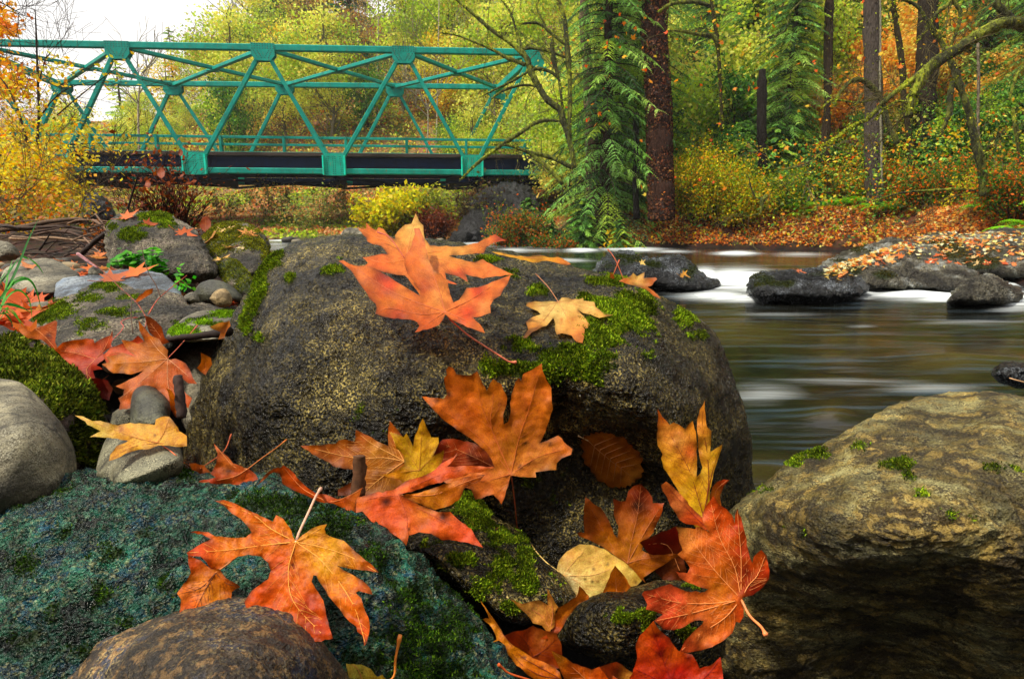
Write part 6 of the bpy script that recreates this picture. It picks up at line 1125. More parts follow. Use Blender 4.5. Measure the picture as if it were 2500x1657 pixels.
def bush(name, label, c_, rad, H, palette, n_=2600, size=.07, stems=22, stemc=lin(90, 62, 45), cat='bush', group=None, wts=None, dens=1.0, twl=2):
    root = empty(name, c_, label, cat, group); out = []; m = MB(); c_ = np.array(c_, float)
    for k in range(stems):
        a = rng.uniform(0, 6.28); grow(c_ + [math.cos(a) * rad * .2, math.sin(a) * rad * .2, -.05], np.array([math.cos(a) * .7, math.sin(a) * .7, 1.1 * H / rad]), math.hypot(H, rad) * rng.uniform(.28, .48), .012 * rad + .004, twl, out, .6, .1)
    tubes(out, m, stemc, size * .035); m.build('stems', M_BARK, root)
    ends = np.array([pts[rng.integers(1, len(pts))] for pts, *_r in out for _ in range(3)])
    mb = MB(); k = int(n_ * dens)
    if k:
        C = ends[rng.integers(0, len(ends), k)] + rng.normal(size=(k, 3)) * np.array([rad, rad, H]) * .085; C = C[C[:, 2] > c_[2] - .05]; k = len(C)
        cards(mb, C, rng.normal(size=(k, 3)) + [0, -.2, .8], size * rng.uniform(.6, 1.35, k), pal(k, palette, wts, .2)); mb.build('foliage', M_FOL, root, smooth=False)
    return root
def at(px, d, zoff=0.0):
    """ground point under photo column px at distance d"""
    x = (px - CX) / FPX * d; return (x, d, float(height([x], [d])[0]) + zoff)
YB = [lin(228, 200, 60), lin(200, 185, 60), lin(238, 170, 50), lin(160, 160, 55), lin(215, 130, 45)]
bush('bush', 'bright yellow green bush on the water edge below the middle of the bridge', at(955, 36.5), 2.4, 2.6, [lin(215, 200, 50), lin(190, 180, 50), lin(150, 160, 50), lin(225, 190, 60)], 6500, .17)
bush('bush', 'olive bush to the right of the yellow green bush under the bridge', at(1060, 38.0), 2.2, 2.6, [lin(140, 150, 60), lin(165, 165, 60), lin(110, 120, 50)], 4500, .16)
bush('bush', 'russet brown bush by the water below the bridge', at(1060, 35.6), 1.4, 1.7, [lin(110, 52, 30), lin(130, 70, 40), lin(88, 42, 26)], 3600, .09, 40, lin(90, 40, 30))
bush('bush', 'dark thicket of brown stems by the riprap at the right bridge end', at(1175, 36.), 2.0, 3.4, [lin(70, 50, 34), lin(90, 90, 40)], 1500, .12, 60, lin(50, 34, 26))
for px, d, H, lb in ((640, 41, 4.2, 'small grey green tree under the left middle of the bridge'), (706, 42, 4.6, 'leaning thin tree under the bridge left of the yellow green bush'), (795, 40, 3.6, 'bare arching shrub under the bridge beside the yellow green bush'), (850, 42, 4.0, 'thin sapling right of the arching shrub'), (560, 44, 3.2, 'faint small tree on the grass slope under the bridge'), (740, 38, 2.2, 'low green bank shrub at the far waterline')):
    bush('sapling', lb, at(px, d), 1.2, H * .9, [lin(110, 130, 70), lin(150, 160, 80), lin(170, 140, 80)], 420, .11, 5, lin(92, 84, 62), cat='small tree', twl=3)
M_RIP = rock_mat('black_riprap_material', lin(10, 9, 9), lin(24, 22, 22), lin(50, 50, 54), lin(110, 110, 115), .4, .12, (.3, .7), 1.0)
# riprap rocks under the right end of the bridge
rock('dark riprap rock heap under the right end of the bridge', T('B2', (1650, 620), (1750, 500), (1820, 400), (1880, 300), (1950, 230), (2060, 190), (2180, 200), (2290, 300), (2330, 640), (2000, 660)), T('B2', (2000, 250, 35), (1800, 500, 33), (2150, 500, 32.5)), M_RIP, roll=2, back=4, amp=1.1, freq=.5, ridge=.6, name='riprap', cat='rock heap', rings=40, spokes=120)
rock('dark mass standing in for the shaded recess in the bank below the left end of the bridge', T('B1', (640, 440), (680, 300), (760, 250), (850, 300), (900, 380), (930, 450), (800, 480)), T('B1', (780, 330, 30)), M_RIP, roll=1.5, back=3, amp=.5, freq=.6, ridge=.5, name='bank_shade_mass', cat='rock', rings=24, spokes=70)  # near-black solid: shade of the abutment recess put into its colour

# ------------------------------------------------------------------ right bank wood
G2 = 'dark green cedars of the right bank wood'
cedarcols = ((52, 80, 38), (82, 116, 52), (128, 160, 78), (36, 58, 30), (98, 134, 70), (110, 128, 50))
ced = conifer('cedar_tree', 19, 3.1, 330, '', '', cedarcols, .66, (66, 46, 36), 15, .0, .020, .10, tap=.45)
def putc(proto, px, d, s, lb, first=False, dz=-.2, grp=None, sz=None):
    x = (px - CX) / FPX * d; z = float(height([x], [d])[0]) + dz
    if first: proto.location = (x, d, z); proto.scale = (s, s, sz or s); o = proto
    else: o = copy_tree(proto, (x, d, z), R.uniform(0, 6.28), (s, s, sz or s))
    o['label'] = lb
    if grp: o['group'] = grp
    elif 'group' in o: del o['group']
    return o
putc(ced, 1470, 28.0, .84, 'tall drooping cedar at the right end of the bridge, nearest the water', True, sz=1.0)
putc(ced, 1540, 31, .9, 'cedar crowding behind the big reddish trunk')
putc(ced, 1500, 31, .7, 'cedar rising behind the leaning mossy maple')
putc(ced, 1800, 34, .7, 'dense dark cedar right of the big reddish trunk')
putc(ced, 1890, 29.5, .62, 'cedar with bright bough tips in the middle of the right bank wood')
putc(ced, 1990, 36, .8, 'cedar standing behind the tall mossy trunk')
putc(ced, 2330, 31, .9, 'dark cedar behind the mossy branches at right')
putc(ced, 2480, 27, .8, 'dark cedar at the right edge of the wood')
putc(ced, 1700, 42, .8, 'distant cedar seen beyond the bright gap behind the reddish trunk')
sm = conifer('cedar_sapling', 5, 1.9, 80, '', '', cedarcols, .6, (60, 44, 34), 12, .02, .012, .22)
for i_, (px, d, s, lb) in enumerate(((1420, 26.6, .6, 'young cedar hanging over the water at the end of the bridge'), (1290, 29.5, .62, 'small cedar at the very edge of the dark riprap'), (1510, 25.6, .42, 'low cedar bough clump at the foot of the tall drooping cedar'), (1870, 28.0, .75, 'young cedar above the yellow green shrub'), (1960, 27.5, .55, 'small cedar left of the tall mossy trunk'), (2230, 25.5, .6, 'small cedar among the ferns under the mossy branches'), (1790, 30, .8, 'young cedar behind the yellow green shrub'), (1345, 28, .42, 'slight young cedar in front of the bridge end'))): putc(sm, px, d, s, lb, i_ == 0)
# background fill of the right wood
for i_ in range(64):
    d = R.uniform(31, 58); px = R.uniform(1380, 2700)
    k = R.choices(['og', 'gr', 'yg', 'yo'], [3 if 1980 < px < 2300 else .8, 5, 4, 2])[0]
    if 1620 < px < 1760: k = R.choice(['yg', 'gr', 'yg'])
    x = (px - CX) / FPX * d; put(k, x, d, R.uniform(.5, .9))
for px, d, s in ((2060, 30, .62), (2110, 33, .7), (2190, 31, .6), (2250, 32, .6), (2040, 38, .8), (2150, 40, .8), (2430, 31, .55), (1960, 37, .6)):
    put('og', (px - CX) / FPX * d, d, s)
for px, d, s in ((1780, 29.5, .42), (1850, 31, .5), (1930, 30, .45), (2050, 29, .42), (2210, 28.5, .45), (2290, 27.5, .42), (2370, 27, .42), (2450, 26, .4), (1600, 31, .5), (2130, 30, .5)):
    put('gr', (px - CX) / FPX * d, d, s)
for px, d, s in ((2400, 28, .45), (2000, 31, .5)):
    put('og', (px - CX) / FPX * d, d, s)
for px, d, s in ((1650, 38, .6), (1690, 44, .8), (1660, 50, .9), (2330, 27.5, .4), (2400, 30, .5), (1560, 36, .6), (1860, 35, .7), (1760, 38, .75)):
    put('gr', (px - CX) / FPX * d, d, s)

# traced trunks and limbs
M_MBARK = rock_mat('mossy_bark_material', lin(70, 72, 14), lin(128, 138, 20), lin(165, 176, 30), lin(190, 200, 50), .7, .12, (.8, .95), 1.2, (1, 1, .4), spkscale=90)
def limb(mb, pts, d, w, colr, sides=8, wob=.06, ws=1.0):
    """pts photo points, w widths in photo px"""
    Q = np.array([q[:2] for q in pts], float); P2 = smoothline(Q, 5) if len(Q) > 2 else np.linspace(Q[0], Q[-1], 6)
    s = np.linspace(0, 1, len(P2)); dd = np.interp(s, np.linspace(0, 1, len(d)), d) if hasattr(d, '__len__') else np.full(len(P2), d)
    ww = np.interp(s, np.linspace(0, 1, len(w)), w); P = unproj(P2, dd); tube(P, ww / 2 / FPX * dd * (1 + .08 * rng.normal(size=len(P))), sides, colr, mb, wob=wob); return P
def fuzz(name, paths, root, n_, size, palette, hang=.5, up=1.0):
    mb = MB(); PP = []
    for P, r in paths:
        k = max(3, int(n_ * np.linalg.norm(np.diff(P, axis=0), axis=1).sum())); s = rng.uniform(0, len(P) - 1.001, k); i_ = s.astype(int); f = (s - i_)[:, None]; c_ = P[i_] * (1 - f) + P[i_ + 1] * f
        u = rng.normal(size=(k, 3)); u[:, 2] = np.abs(u[:, 2]) * up - hang * (rng.random(k) < .35); u /= np.linalg.norm(u, axis=1)[:, None]; PP.append(c_ + u * r * rng.uniform(.7, 1.15, (k, 1)))
    C = np.concatenate(PP); k = len(C); cards(mb, C, rng.normal(size=(k, 3)), rng.uniform(.5, 1.3, k) * size, pal(k, palette, None, .25), 1.8); mb.build(name, M_MOSS, root, smooth=False)['kind'] = 'stuff'
MSC = [lin(150, 160, 22), lin(180, 190, 32), lin(110, 122, 18), lin(200, 205, 60)]
RB = lin(66, 40, 28)
def trunk(label, pts, d, w, colr, moss=0, name='tree_trunk', mat=None, scraps=0):
    pts = list(pts) + [(pts[-1][0] + 2, pts[-1][1] + 75)]; w = list(w) + [w[-1] * 1.1]
    b0 = unproj([pts[-1][:2]], d)[0]; root = empty(name, b0, label, 'tree'); m = MB()
    P = limb(m, pts, d, w, colr, 14, .05); m.build('trunk', mat or M_BARK, root)
    if moss: fuzz('moss', [(P, np.mean(w) / 2 / FPX * d)], root, moss, .07, MSC + [lin(70, 60, 20)], 0, .3)
    if scraps:
        r_ = np.mean(w) * 1.07 / 2 / FPX * d; mb = MB(); k = scraps; s = rng.uniform(0, len(P) - 1.001, k); i_ = s.astype(int); f = (s - i_)[:, None]; c_ = P[i_] * (1 - f) + P[i_ + 1] * f; a = rng.uniform(3.0, 6.4, k)
        u = np.stack([np.cos(a), np.sin(a), rng.normal(size=k) * .1], 1); cards(mb, c_ + u * r_ * 1.02, u + rng.normal(size=(k, 3)) * .5, rng.uniform(.03, .10, k), pal(k, [lin(96, 58, 38), lin(54, 32, 24), lin(126, 82, 56), lin(36, 24, 20)], None, .3), 1.6); mb.build('bark_scales', M_FOL, root, smooth=False)
    return root
trunk('big reddish brown trunk with rough scaly bark standing on the right bank', T('A3', (1310, -300), (1310, 0), (1295, 250), (1320, 600), (1335, 900), (1340, 1200), (1350, 1500)), 25.5, [52, 52, 56, 56, 56, 60, 62], RB, scraps=5200)
trunk('grey brown trunk behind the drooping cedar boughs', T('A3', (730, -300), (735, 0), (755, 400), (790, 900), (800, 1300), (800, 1500)), 27.8, [24, 22, 26, 30, 32, 32], lin(112, 84, 74))
trunk('tall trunk grey on the left and mossy on the right', T('A4', (1075, -300), (1075, 0), (1075, 400), (1085, 800), (1085, 1200), (1095, 1450)), 24.5, [34, 38, 38, 38, 40, 42], lin(84, 74, 66), moss=60)
trunk('slim dark trunk left of the grey and mossy trunk', T('A4', (740, -300), (735, 0), (725, 400), (720, 800), (700, 1200)), 27, [20, 20, 20, 18, 20], lin(60, 46, 30), moss=40)
trunk('dark broad trunk behind the mossy crossing branches', T('A4', (1520, -100), (1520, 200), (1510, 600), (1500, 900), (1480, 1200)), 27, [42, 44, 46, 44, 44], lin(48, 38, 26), moss=30)
trunk('thin dark curving trunk right of the grey and mossy trunk', T('A4', (1235, -20), (1260, 150), (1300, 400), (1320, 600), (1330, 800), (1380, 1150)), 23.8, [9, 12, 13, 14, 14, 14], lin(60, 50, 24), moss=80)
trunk('slim dark mossy tree with two arching green boughs', T('A3', (1745, -100), (1760, 50), (1785, 200), (1800, 330), (1815, 500), (1830, 800)), 24, [10, 9, 10, 10, 9, 8], lin(60, 56, 22), moss=80)
trunk('black trunk in shadow between the cedar and the big reddish trunk', T('A3', (1150, 900), (1155, 1100), (1155, 1300), (1150, 1500)), 26.3, [15, 15, 15, 15], lin(30, 24, 20))
trunk('dark trunk low in the middle of the wood with a pale snag', T('A4', (200, 560), (195, 800), (195, 1100)), 26.5, [20, 22, 22], lin(34, 28, 22))
trunk('thin pale snag standing at the right of the wood', T('A4', (1918, 330), (1925, 600), (1920, 900)), 22, [6, 7, 6], lin(130, 118, 96))
trunk('thin pale stem beside the grey and mossy trunk', T('A4', (1140, -50), (1142, 300), (1138, 700), (1150, 1250)), 23.9, [4, 4, 5, 5], lin(150, 145, 120))

def mossytree(label, limbs, d, colr, fuzz_n=60, size=.05, twigs=0, name='mossy_tree', twc=lin(110, 100, 60)):
    b0 = unproj([limbs[0][0][0][:2]], d if not hasattr(d, '__len__') else d[0])[0]; root = empty(name, b0, label, 'tree'); paths = []
    for k, (pts, w) in enumerate(limbs):
        w = [v * (1.5 if d == 15.5 else 1.3) for v in w]
        m = MB(); P = limb(m, pts, d, w, colr, 8); m.build('trunk' if k == 0 else 'branch', M_MBARK, root); paths.append((P, np.mean(w) / 2 / FPX * (d if not hasattr(d, '__len__') else np.mean(d)) * 1.0))
    fuzz('moss', paths, root, fuzz_n, size, MSC, .8)
    if twigs:
        out = []
        for k in range(twigs):
            P, r = paths[rng.integers(0, len(paths))]; i_ = rng.integers(1, len(P)); a = rng.normal(size=3); a[1] *= .5; grow(P[i_], a + [0, 0, .1], rng.uniform(.5, 1.6), r * .18, 2, out, .6, .05, 5, .3)
        m = MB(); tubes(out, m, twc, .006, 4); m.build('twigs', M_BARK, root)['kind'] = 'stuff'
    return root
mossytree('bare mossy maple leaning over the river in front of the bridge end', [
    (T('A3', (660, 1340), (640, 1200), (600, 1050), (570, 960), (545, 880), (440, 790), (370, 680), (320, 590), (305, 530)), [9, 10, 11, 12, 12, 12, 11, 12, 13]),
    (T('A3', (300, 530), (270, 450), (150, 340), (0, 240)) + T('A2', (1800, 100), (1680, 0)), [13, 11, 9, 7, 6, 4]),
    (T('A3', (245, 400), (200, 250), (150, 100), (80, 0)), [6, 5, 4, 3]),
    (T('A3', (270, 520), (100, 450), (0, 395)) + T('A2', (1700, 290), (1560, 265)), [8, 7, 5, 3, 2]),
    (T('A3', (240, 395), (330, 385), (450, 410), (590, 460)), [6, 6, 6, 4]),
    (T('A3', (320, 560), (380, 550), (480, 580), (540, 640)), [6, 7, 6, 4]),
    (T('A3', (300, 570), (180, 640), (60, 700)) + T('A2', (1860, 780)), [4, 5, 4, 2]),
    (T('A3', (360, 690), (250, 680), (100, 720), (0, 790)), [4, 5, 5, 3]),
    (T('A3', (560, 965), (380, 970), (200, 1080), (60, 1170)) + T('A2', (1850, 1300), (1700, 1450)), [6, 7, 8, 8, 6, 2]),
    (T('A3', (655, 1340), (450, 1250), (280, 1210), (140, 1160), (0, 1150)), [8, 8, 7, 6, 4]),
    (T('A3', (570, 1470), (450, 1340), (330, 1240), (260, 1200)), [9, 8, 7, 5]),
    (T('A3', (570, 900), (540, 650), (500, 500), (480, 340)), [5, 6, 9, 7]),
    (T('A3', (500, 520), (490, 330), (500, 180)), [7, 4, 2]),
    (T('A3', (620, 1100), (625, 700), (610, 450), (580, 150), (530, 0)), [9, 9, 10, 9, 7]),
    (T('A3', (440, 240), (400, 150), (360, 60), (380, -20)), [5, 4, 4, 3]),
    (T('A3', (600, 370), (480, 270), (380, 190), (250, 190), (220, 200)), [5, 6, 6, 4, 2])], 21.0, lin(80, 74, 30), 70, .045, 26)
mossytree('big mossy limb reaching down from the right edge across the wood', [
    (T('A4', (2330, 210), (2250, 185), (2120, 185), (2000, 240), (1880, 310), (1800, 370), (1680, 440), (1560, 520), (1480, 610), (1420, 720), (1380, 840), (1370, 930)), [18, 18, 20, 19, 19, 17, 17, 20, 19, 17, 14, 11]),
    (T('A4', (1560, 530), (1430, 610), (1340, 680), (1230, 760), (1120, 870), (1040, 950), (900, 1020), (780, 1110), (650, 1180)), [12, 10, 8, 8, 8, 6, 5, 4, 2]),
    (T('A4', (1470, 640), (1370, 640), (1290, 720)), [6, 5, 4]),
    (T('A4', (1380, 830), (1280, 810), (1180, 870), (1100, 960)), [5, 4, 3, 2])], 15.5, lin(100, 108, 22), 260, .035, 16)
mossytree('mossy Y shaped tree crossing the big limb at right', [
    (T('A4', (1965, 1560), (1960, 1400), (1930, 1250), (1890, 1100), (1850, 900), (1800, 760), (1740, 580), (1680, 440), (1600, 290), (1530, 200)), [16, 15, 15, 13, 12, 12, 12, 11, 9, 7]),
    (T('A4', (1530, 200), (1590, 110), (1680, 40), (1720, -20)), [6, 7, 7, 6]),
    (T('A4', (1720, -40), (1740, 30), (1780, 100), (1760, 220), (1710, 350), (1690, 430)), [8, 8, 7, 6, 5, 5]),
    (T('A4', (1620, 1090), (1690, 900), (1700, 760), (1720, 650)), [6, 10, 10, 8]),
    (T('A4', (1530, 200), (1480, 280), (1420, 350)), [5, 4, 2]),
    (T('A4', (1660, 300), (1560, 240), (1480, 110), (1420, 40), (1300, -10)), [3, 5, 6, 6, 5])], 17.0, lin(84, 84, 24), 120, .035, 14)
mossytree('mossy hooped branch in front of the grey and mossy trunk', [
    (T('A4', (1280, 1150), (1200, 980), (1150, 800), (1080, 700), (990, 640), (900, 655), (830, 730), (790, 800), (780, 850)), [9, 9, 9, 11, 10, 9, 7, 5, 3]),
    (T('A4', (1170, 900), (1175, 780), (1200, 740)), [4, 3, 2]), (T('A4', (1000, 740), (960, 820), (920, 845)), [4, 5, 2]), (T('A4', (1130, 760), (1110, 790), (960, 820), (760, 800), (670, 870)), [5, 3, 3, 3, 2])], 19.0, lin(92, 92, 26), 90, .04, 12)
mossytree('thin pale arching twig tree at the left of the fern slope', [(T('A4', (220, 1200), (260, 1290), (310, 1340), (420, 1345), (560, 1300), (640, 1250), (760, 1130)), [2, 2, 2.5, 3, 3, 2.5, 2]), (T('A4', (510, 10), (420, 110), (380, 250), (240, 300)), [2, 3, 3, 2])], 18.5, lin(140, 125, 95), 4, .03, 6, 'bare_twig_tree', lin(140, 125, 95))
mossytree('two arching mossy boughs right of the big reddish trunk', [(T('A3', (1800, 340), (1760, 290), (1640, 275), (1520, 250), (1400, 245)), [9, 10, 8, 6, 3]), (T('A3', (1740, 50), (1640, 20), (1500, 20), (1400, 50), (1330, 100)), [7, 8, 7, 6, 3])], 24.0, lin(100, 105, 24), 70, .05, 4, 'mossy_boughs')
mossytree('slender mossy sapling leaning at the far right of the wood', [(T('A4', (2287, 530), (2230, 600), (2190, 720), (2170, 800)), [5, 5, 5, 4]), (T('A4', (2200, 860), (2210, 1000), (2240, 1200), (2240, 1400)), [5, 5, 5, 6]), (T('A4', (2287, 240), (2150, 120), (2050, 20)), [12, 14, 12])], 17.5, lin(84, 84, 26), 60, .035, 14)
mossytree('mossy log lying on the leaf covered slope at right', [(T('B4', (1090, 300), (1300, 235), (1560, 212), (1800, 208), (2150, 260)), [3, 4, 5, 6, 5]), (T('B4', (1960, 0), (1975, 200), (2010, 330), (2090, 390)), [9, 8, 7, 4]), (T('B4', (1800, 60), (1850, -10), (1900, -100)), [4, 3, 3])], 18.0, lin(70, 74, 22), 60, .03, 8, 'mossy_log')
mossytree('pale rooted stump with mossy top hanging over the bank', [(T('B4', (185, 400), (195, 340), (200, 290), (240, 250)), [3, 6, 9, 7]), (T('B4', (80, 420), (130, 408), (185, 395)), [1, 2, 3]), (T('B4', (150, 280), (110, 190), (90, 100)), [3, 3, 2])], 23.0, lin(110, 96, 60), 40, .04, 3, 'mossy_stump')

# ferns and shrubs on the right bank
def fern(name, label, loc, s, group=None):
    root = empty(name, loc, label, 'fern', group); V = []; C = []; loc = np.array(loc)
    for k in range(15):
        a = k * 2.4 + rng.uniform(-.3, .3); h = np.array([math.cos(a), math.sin(a), 0]); side = np.array([-h[1], h[0], 0]); L = s * rng.uniform(.7, 1.1); n_ = 16; u = np.linspace(.06, 1, n_)
        ax = loc + h * (L * u * .85)[:, None] + np.array([0, 0, 1]) * (L * (1.05 * u - .95 * u ** 2))[:, None]; w = L * .17 * np.sin(np.pi * np.clip(u, 0, .98)) ** .6
        base = np.array(lin(*R.choice([(78, 140, 34), (110, 170, 48), (56, 108, 30), (130, 180, 60)])))
        for sg in (-1, 1):
            t1 = ax + side * sg * w[:, None] + h * (w * .35)[:, None] - np.array([0, 0, 1]) * (w * .25)[:, None]; hw = h * (L * .022)
            V.append(np.stack([ax - hw, ax + hw, t1 + hw * .4, t1 - hw * .4], 1).reshape(-1, 3)); C.append(np.repeat(base * (1 + rng.normal(size=(n_, 1)) * .15), 4, 0))
    V = np.concatenate(V); mesh('fronds', V, np.arange(len(V)).reshape(-1, 4), M_FOL, root, cols=np.clip(np.concatenate(C), 0, .9), smooth=False); return root
fr0 = fern('sword_fern', 'sword fern on the leaf covered slope of the right bank', (0, 0, 0), 1.0, 'sword ferns on the right bank slope'); first = True; cnt = 0
while cnt < 60:
    px = R.uniform(1930, 2620); d = R.uniform(14.0, 27.5); x = (px - CX) / FPX * d
    if sdist(np.array([x]), np.array([d]))[0] < (1.6 if px < 2400 else .8): continue
    z = float(height([x], [d])[0]); s = R.uniform(.7, 1.25)
    if first: fr0.location = (x, d, z); first = False
    else: copy_tree(fr0, (x, d, z), R.uniform(0, 6.28), (s, s, s), tilt=(R.uniform(-.2, .2), R.uniform(-.2, .2)))
    cnt += 1
SHR = [lin(176, 176, 46), lin(205, 180, 50), lin(130, 150, 42), lin(215, 150, 55), lin(98, 130, 36)]
bush('shrub', 'big yellow green shrub at the foot of the reddish trunk', at(1705, 27.4), 2.1, 3.2, SHR, 19200, 0.061, 36)
bush('shrub', 'yellow green shrub spilling down the bank below the young cedar', at(1790, 26.6), 1.7, 2.3, SHR, 14400, 0.058, 30)
bush('shrub', 'orange tinged shrub left of the big yellow green shrub', at(1640, 28.8), .9, 1.5, [lin(225, 150, 60), lin(205, 120, 50), lin(180, 150, 55)], 4480, 0.058, 20)
bush('shrub', 'green bushy shrub in front of the middle cedar', at(1880, 26.9), 1.6, 2.0, [lin(95, 130, 40), lin(120, 150, 45), lin(180, 160, 50), lin(60, 95, 34)], 11200, 0.061, 28)
bush('shrub', 'mixed green and orange shrub below the slim dark trunk', at(2000, 27.6), 1.5, 2.0, [lin(95, 130, 40), lin(215, 120, 50), lin(180, 160, 50), lin(60, 95, 34)], 9600, 0.061, 28)
bush('shrub', 'low green shrub with orange leaves caught in it at right', at(2150, 27.1), 1.7, 1.7, [lin(95, 135, 40), lin(225, 120, 50), lin(150, 160, 50)], 10400, 0.061, 28)
bush('shrub', 'bright yellow shrub behind the mossy log', at(2380, 19.5), .9, 1.3, [lin(205, 195, 45), lin(225, 170, 50), lin(160, 170, 50)], 4160, 0.050, 20)
bush('shrub', 'green and russet bush over the water between bridge and cedar', at(1265, 28.6), 1.5, 2.9, [lin(80, 100, 40), lin(60, 82, 36), lin(190, 95, 50), lin(120, 120, 45)], 13600, 0.072, 30)
bush('shrub', 'dark green bush at the waterline beneath the young cedar', at(1360, 26.6), 1.4, 1.5, [lin(70, 100, 36), lin(50, 80, 30), lin(170, 95, 50)], 8000, 0.065, 26)
bush('shrub', 'yellow tipped weeds at the foot of the tall drooping cedar', at(1525, 25.9), .8, 1.7, [lin(225, 170, 50), lin(180, 150, 45)], 500, .10, 12)
bush('shrub', 'dark leafy understorey bush behind the mossy log', at(2250, 22.5), 1.8, 1.9, [lin(60, 95, 34), lin(85, 120, 40), lin(205, 110, 50)], 9600, 0.061, 28)
bush('shrub', 'dark leafy bush at the right edge above the rock bank', at(2460, 17.5), 1.6, 1.9, [lin(60, 95, 34), lin(95, 130, 45), lin(205, 110, 50)], 8800, 0.054, 28)
# fallen leaf litter on the right bank, leaves caught in the wood
mb = MB(); P = scatter(42000, (1.5, 30), (8.5, 36), lambda X, Y: (X > (Y - 8) * .18) & (X < Y * 1.0)); 
kp = sdist(P[:, 0], P[:, 1]) < 9; P = P[kp]; P3 = scatter(90000, (3, 18), (8.5, 31), lambda X, Y: (X > (Y - 8) * .18)); P = np.concatenate([P, P3[sdist(P3[:, 0], P3[:, 1]) < 3.6]]); n_ = len(P); P[:, 2] += rng.random(n_) * .10 + .02
ok = fbm(P * .7, 3) > -.28; P = P[ok]; n_ = len(P)
stars(mb, P, rng.normal(size=(n_, 3)) * .6 + [0, -.3, 1], rng.uniform(.09, .19, n_), pal(n_, [lin(220, 130, 70), lin(200, 105, 55), lin(235, 165, 95), lin(160, 95, 55), lin(232, 190, 125), lin(110, 66, 42)], [4, 3, 4, 3, 3, 2], .22))
tag(mb.build('leaf_litter', M_FOL, smooth=False), 'orange brown carpet of fallen leaves on the right bank slope', 'leaf litter', kind='stuff')
mb = MB(); P = scatter(64000, (6, 34), (22, 40)); n_ = len(P); P[:, 2] += rng.random(n_) ** 1.6 * 3.0
cards(mb, P, rng.normal(size=(n_, 3)) + [0, 0, .6], rng.uniform(.045, .12, n_), pal(n_, GR + YG[:2] + [lin(190, 180, 60), lin(225, 130, 50), lin(200, 160, 60)], None, .25))
tag(mb.build('wood_undergrowth', M_FOL, smooth=False), 'mixed green and yellow undergrowth filling the right bank wood', 'undergrowth', kind='stuff')
mb = MB(); cn_ = np.stack([rng.uniform(1380, 2520, 70), rng.uniform(0, 480, 70)], 1); n_ = 300; ci_ = rng.integers(0, 70, n_); px = cn_[ci_, 0] + rng.normal(size=n_) * 34; py = cn_[ci_, 1] + rng.normal(size=n_) * 22; P = unproj(np.stack([px, py], 1), rng.uniform(20, 27, n_)); P = P[P[:, 2] > height(P[:, 0], P[:, 1])]; n_ = len(P)
stars(mb, P, rng.normal(size=(n_, 3)) + [0, -.7, .3], rng.uniform(.12, .32, n_), pal(n_, [lin(240, 125, 60), lin(245, 140, 60), lin(215, 90, 40), lin(245, 180, 80)], None, .15))
tag(mb.build('caught_leaves', M_FOL, smooth=False), 'orange maple leaves caught among the boughs of the right bank wood', 'leaves', kind='stuff')
# leaves stuck on the stream ledges (individual)
def flatleaf(name, label, colr, group, seedc=0):
    n_ = 16; S_ = STAR; V = np.concatenate([np.column_stack([S_ * .55, (S_ ** 2).sum(1) * .10]), [[0, .1, -.02]]]); tri = np.array([[16, i_, (i_ + 1) % 16] for i_ in range(16)])
    root = empty(name, (0, 0, 0), label, 'leaf', group); c_ = np.tile(np.array(colr), (17, 1)) * (1 + rng.normal(size=(17, 1)) * .12); mesh('blade', V, tri, M_LEAF, root, cols=np.clip(c_, 0, .95))
    m = MB(); tube(smoothline([(0, -.12, .0), (.04, -.3, .04), (.0, -.5, .10)], 4), [.009] * 9, 5, np.array(colr) * .8, m); m.build('stem', M_STEM, root); return root
BVH = build_bvh()
LP = {}
def place_leaf(px, py, size, colr, label, group=None, far=60, tilt=.25):
    h, pos = hit((px, py), far)
    r = rays([(px, py)])[0]; L = np.linalg.norm(r); q = BVH.ray_cast(Vector(CAM), Vector(r / L))
    if q[0] is None:
        return None
    pos = np.array(q[0]); nrm = np.array(q[1]); nrm = nrm if nrm @ r < 0 else -nrm; key = tuple(np.round(colr, 3))
    nrm = nrm + rng.normal(size=3) * tilt + [0, 0, .3]
    rot = Vector(nrm).to_track_quat('Z', 'Y').to_euler(); sp_ = R.uniform(0, 6.28)
    M = Vector(nrm).to_track_quat('Z', 'Y').to_matrix() @ Matrix.Rotation(sp_, 3, 'Z')
    if key not in LP:
        o = flatleaf('maple_leaf', label, colr, group); LP[key] = o
        o0 = o
    else: o0 = copy_tree(LP[key], (0, 0, 0), 0, (1, 1, 1), label)
    o0.location = tuple(pos + np.array(Vector(nrm).normalized()) * .03 * size); o0.rotation_euler = M.to_euler(); o0.scale = (size, size * R.uniform(.75, 1), size)
    o0['label'] = label
    if group: o0['group'] = group
    elif 'group' in o0: del o0['group']
    return o0
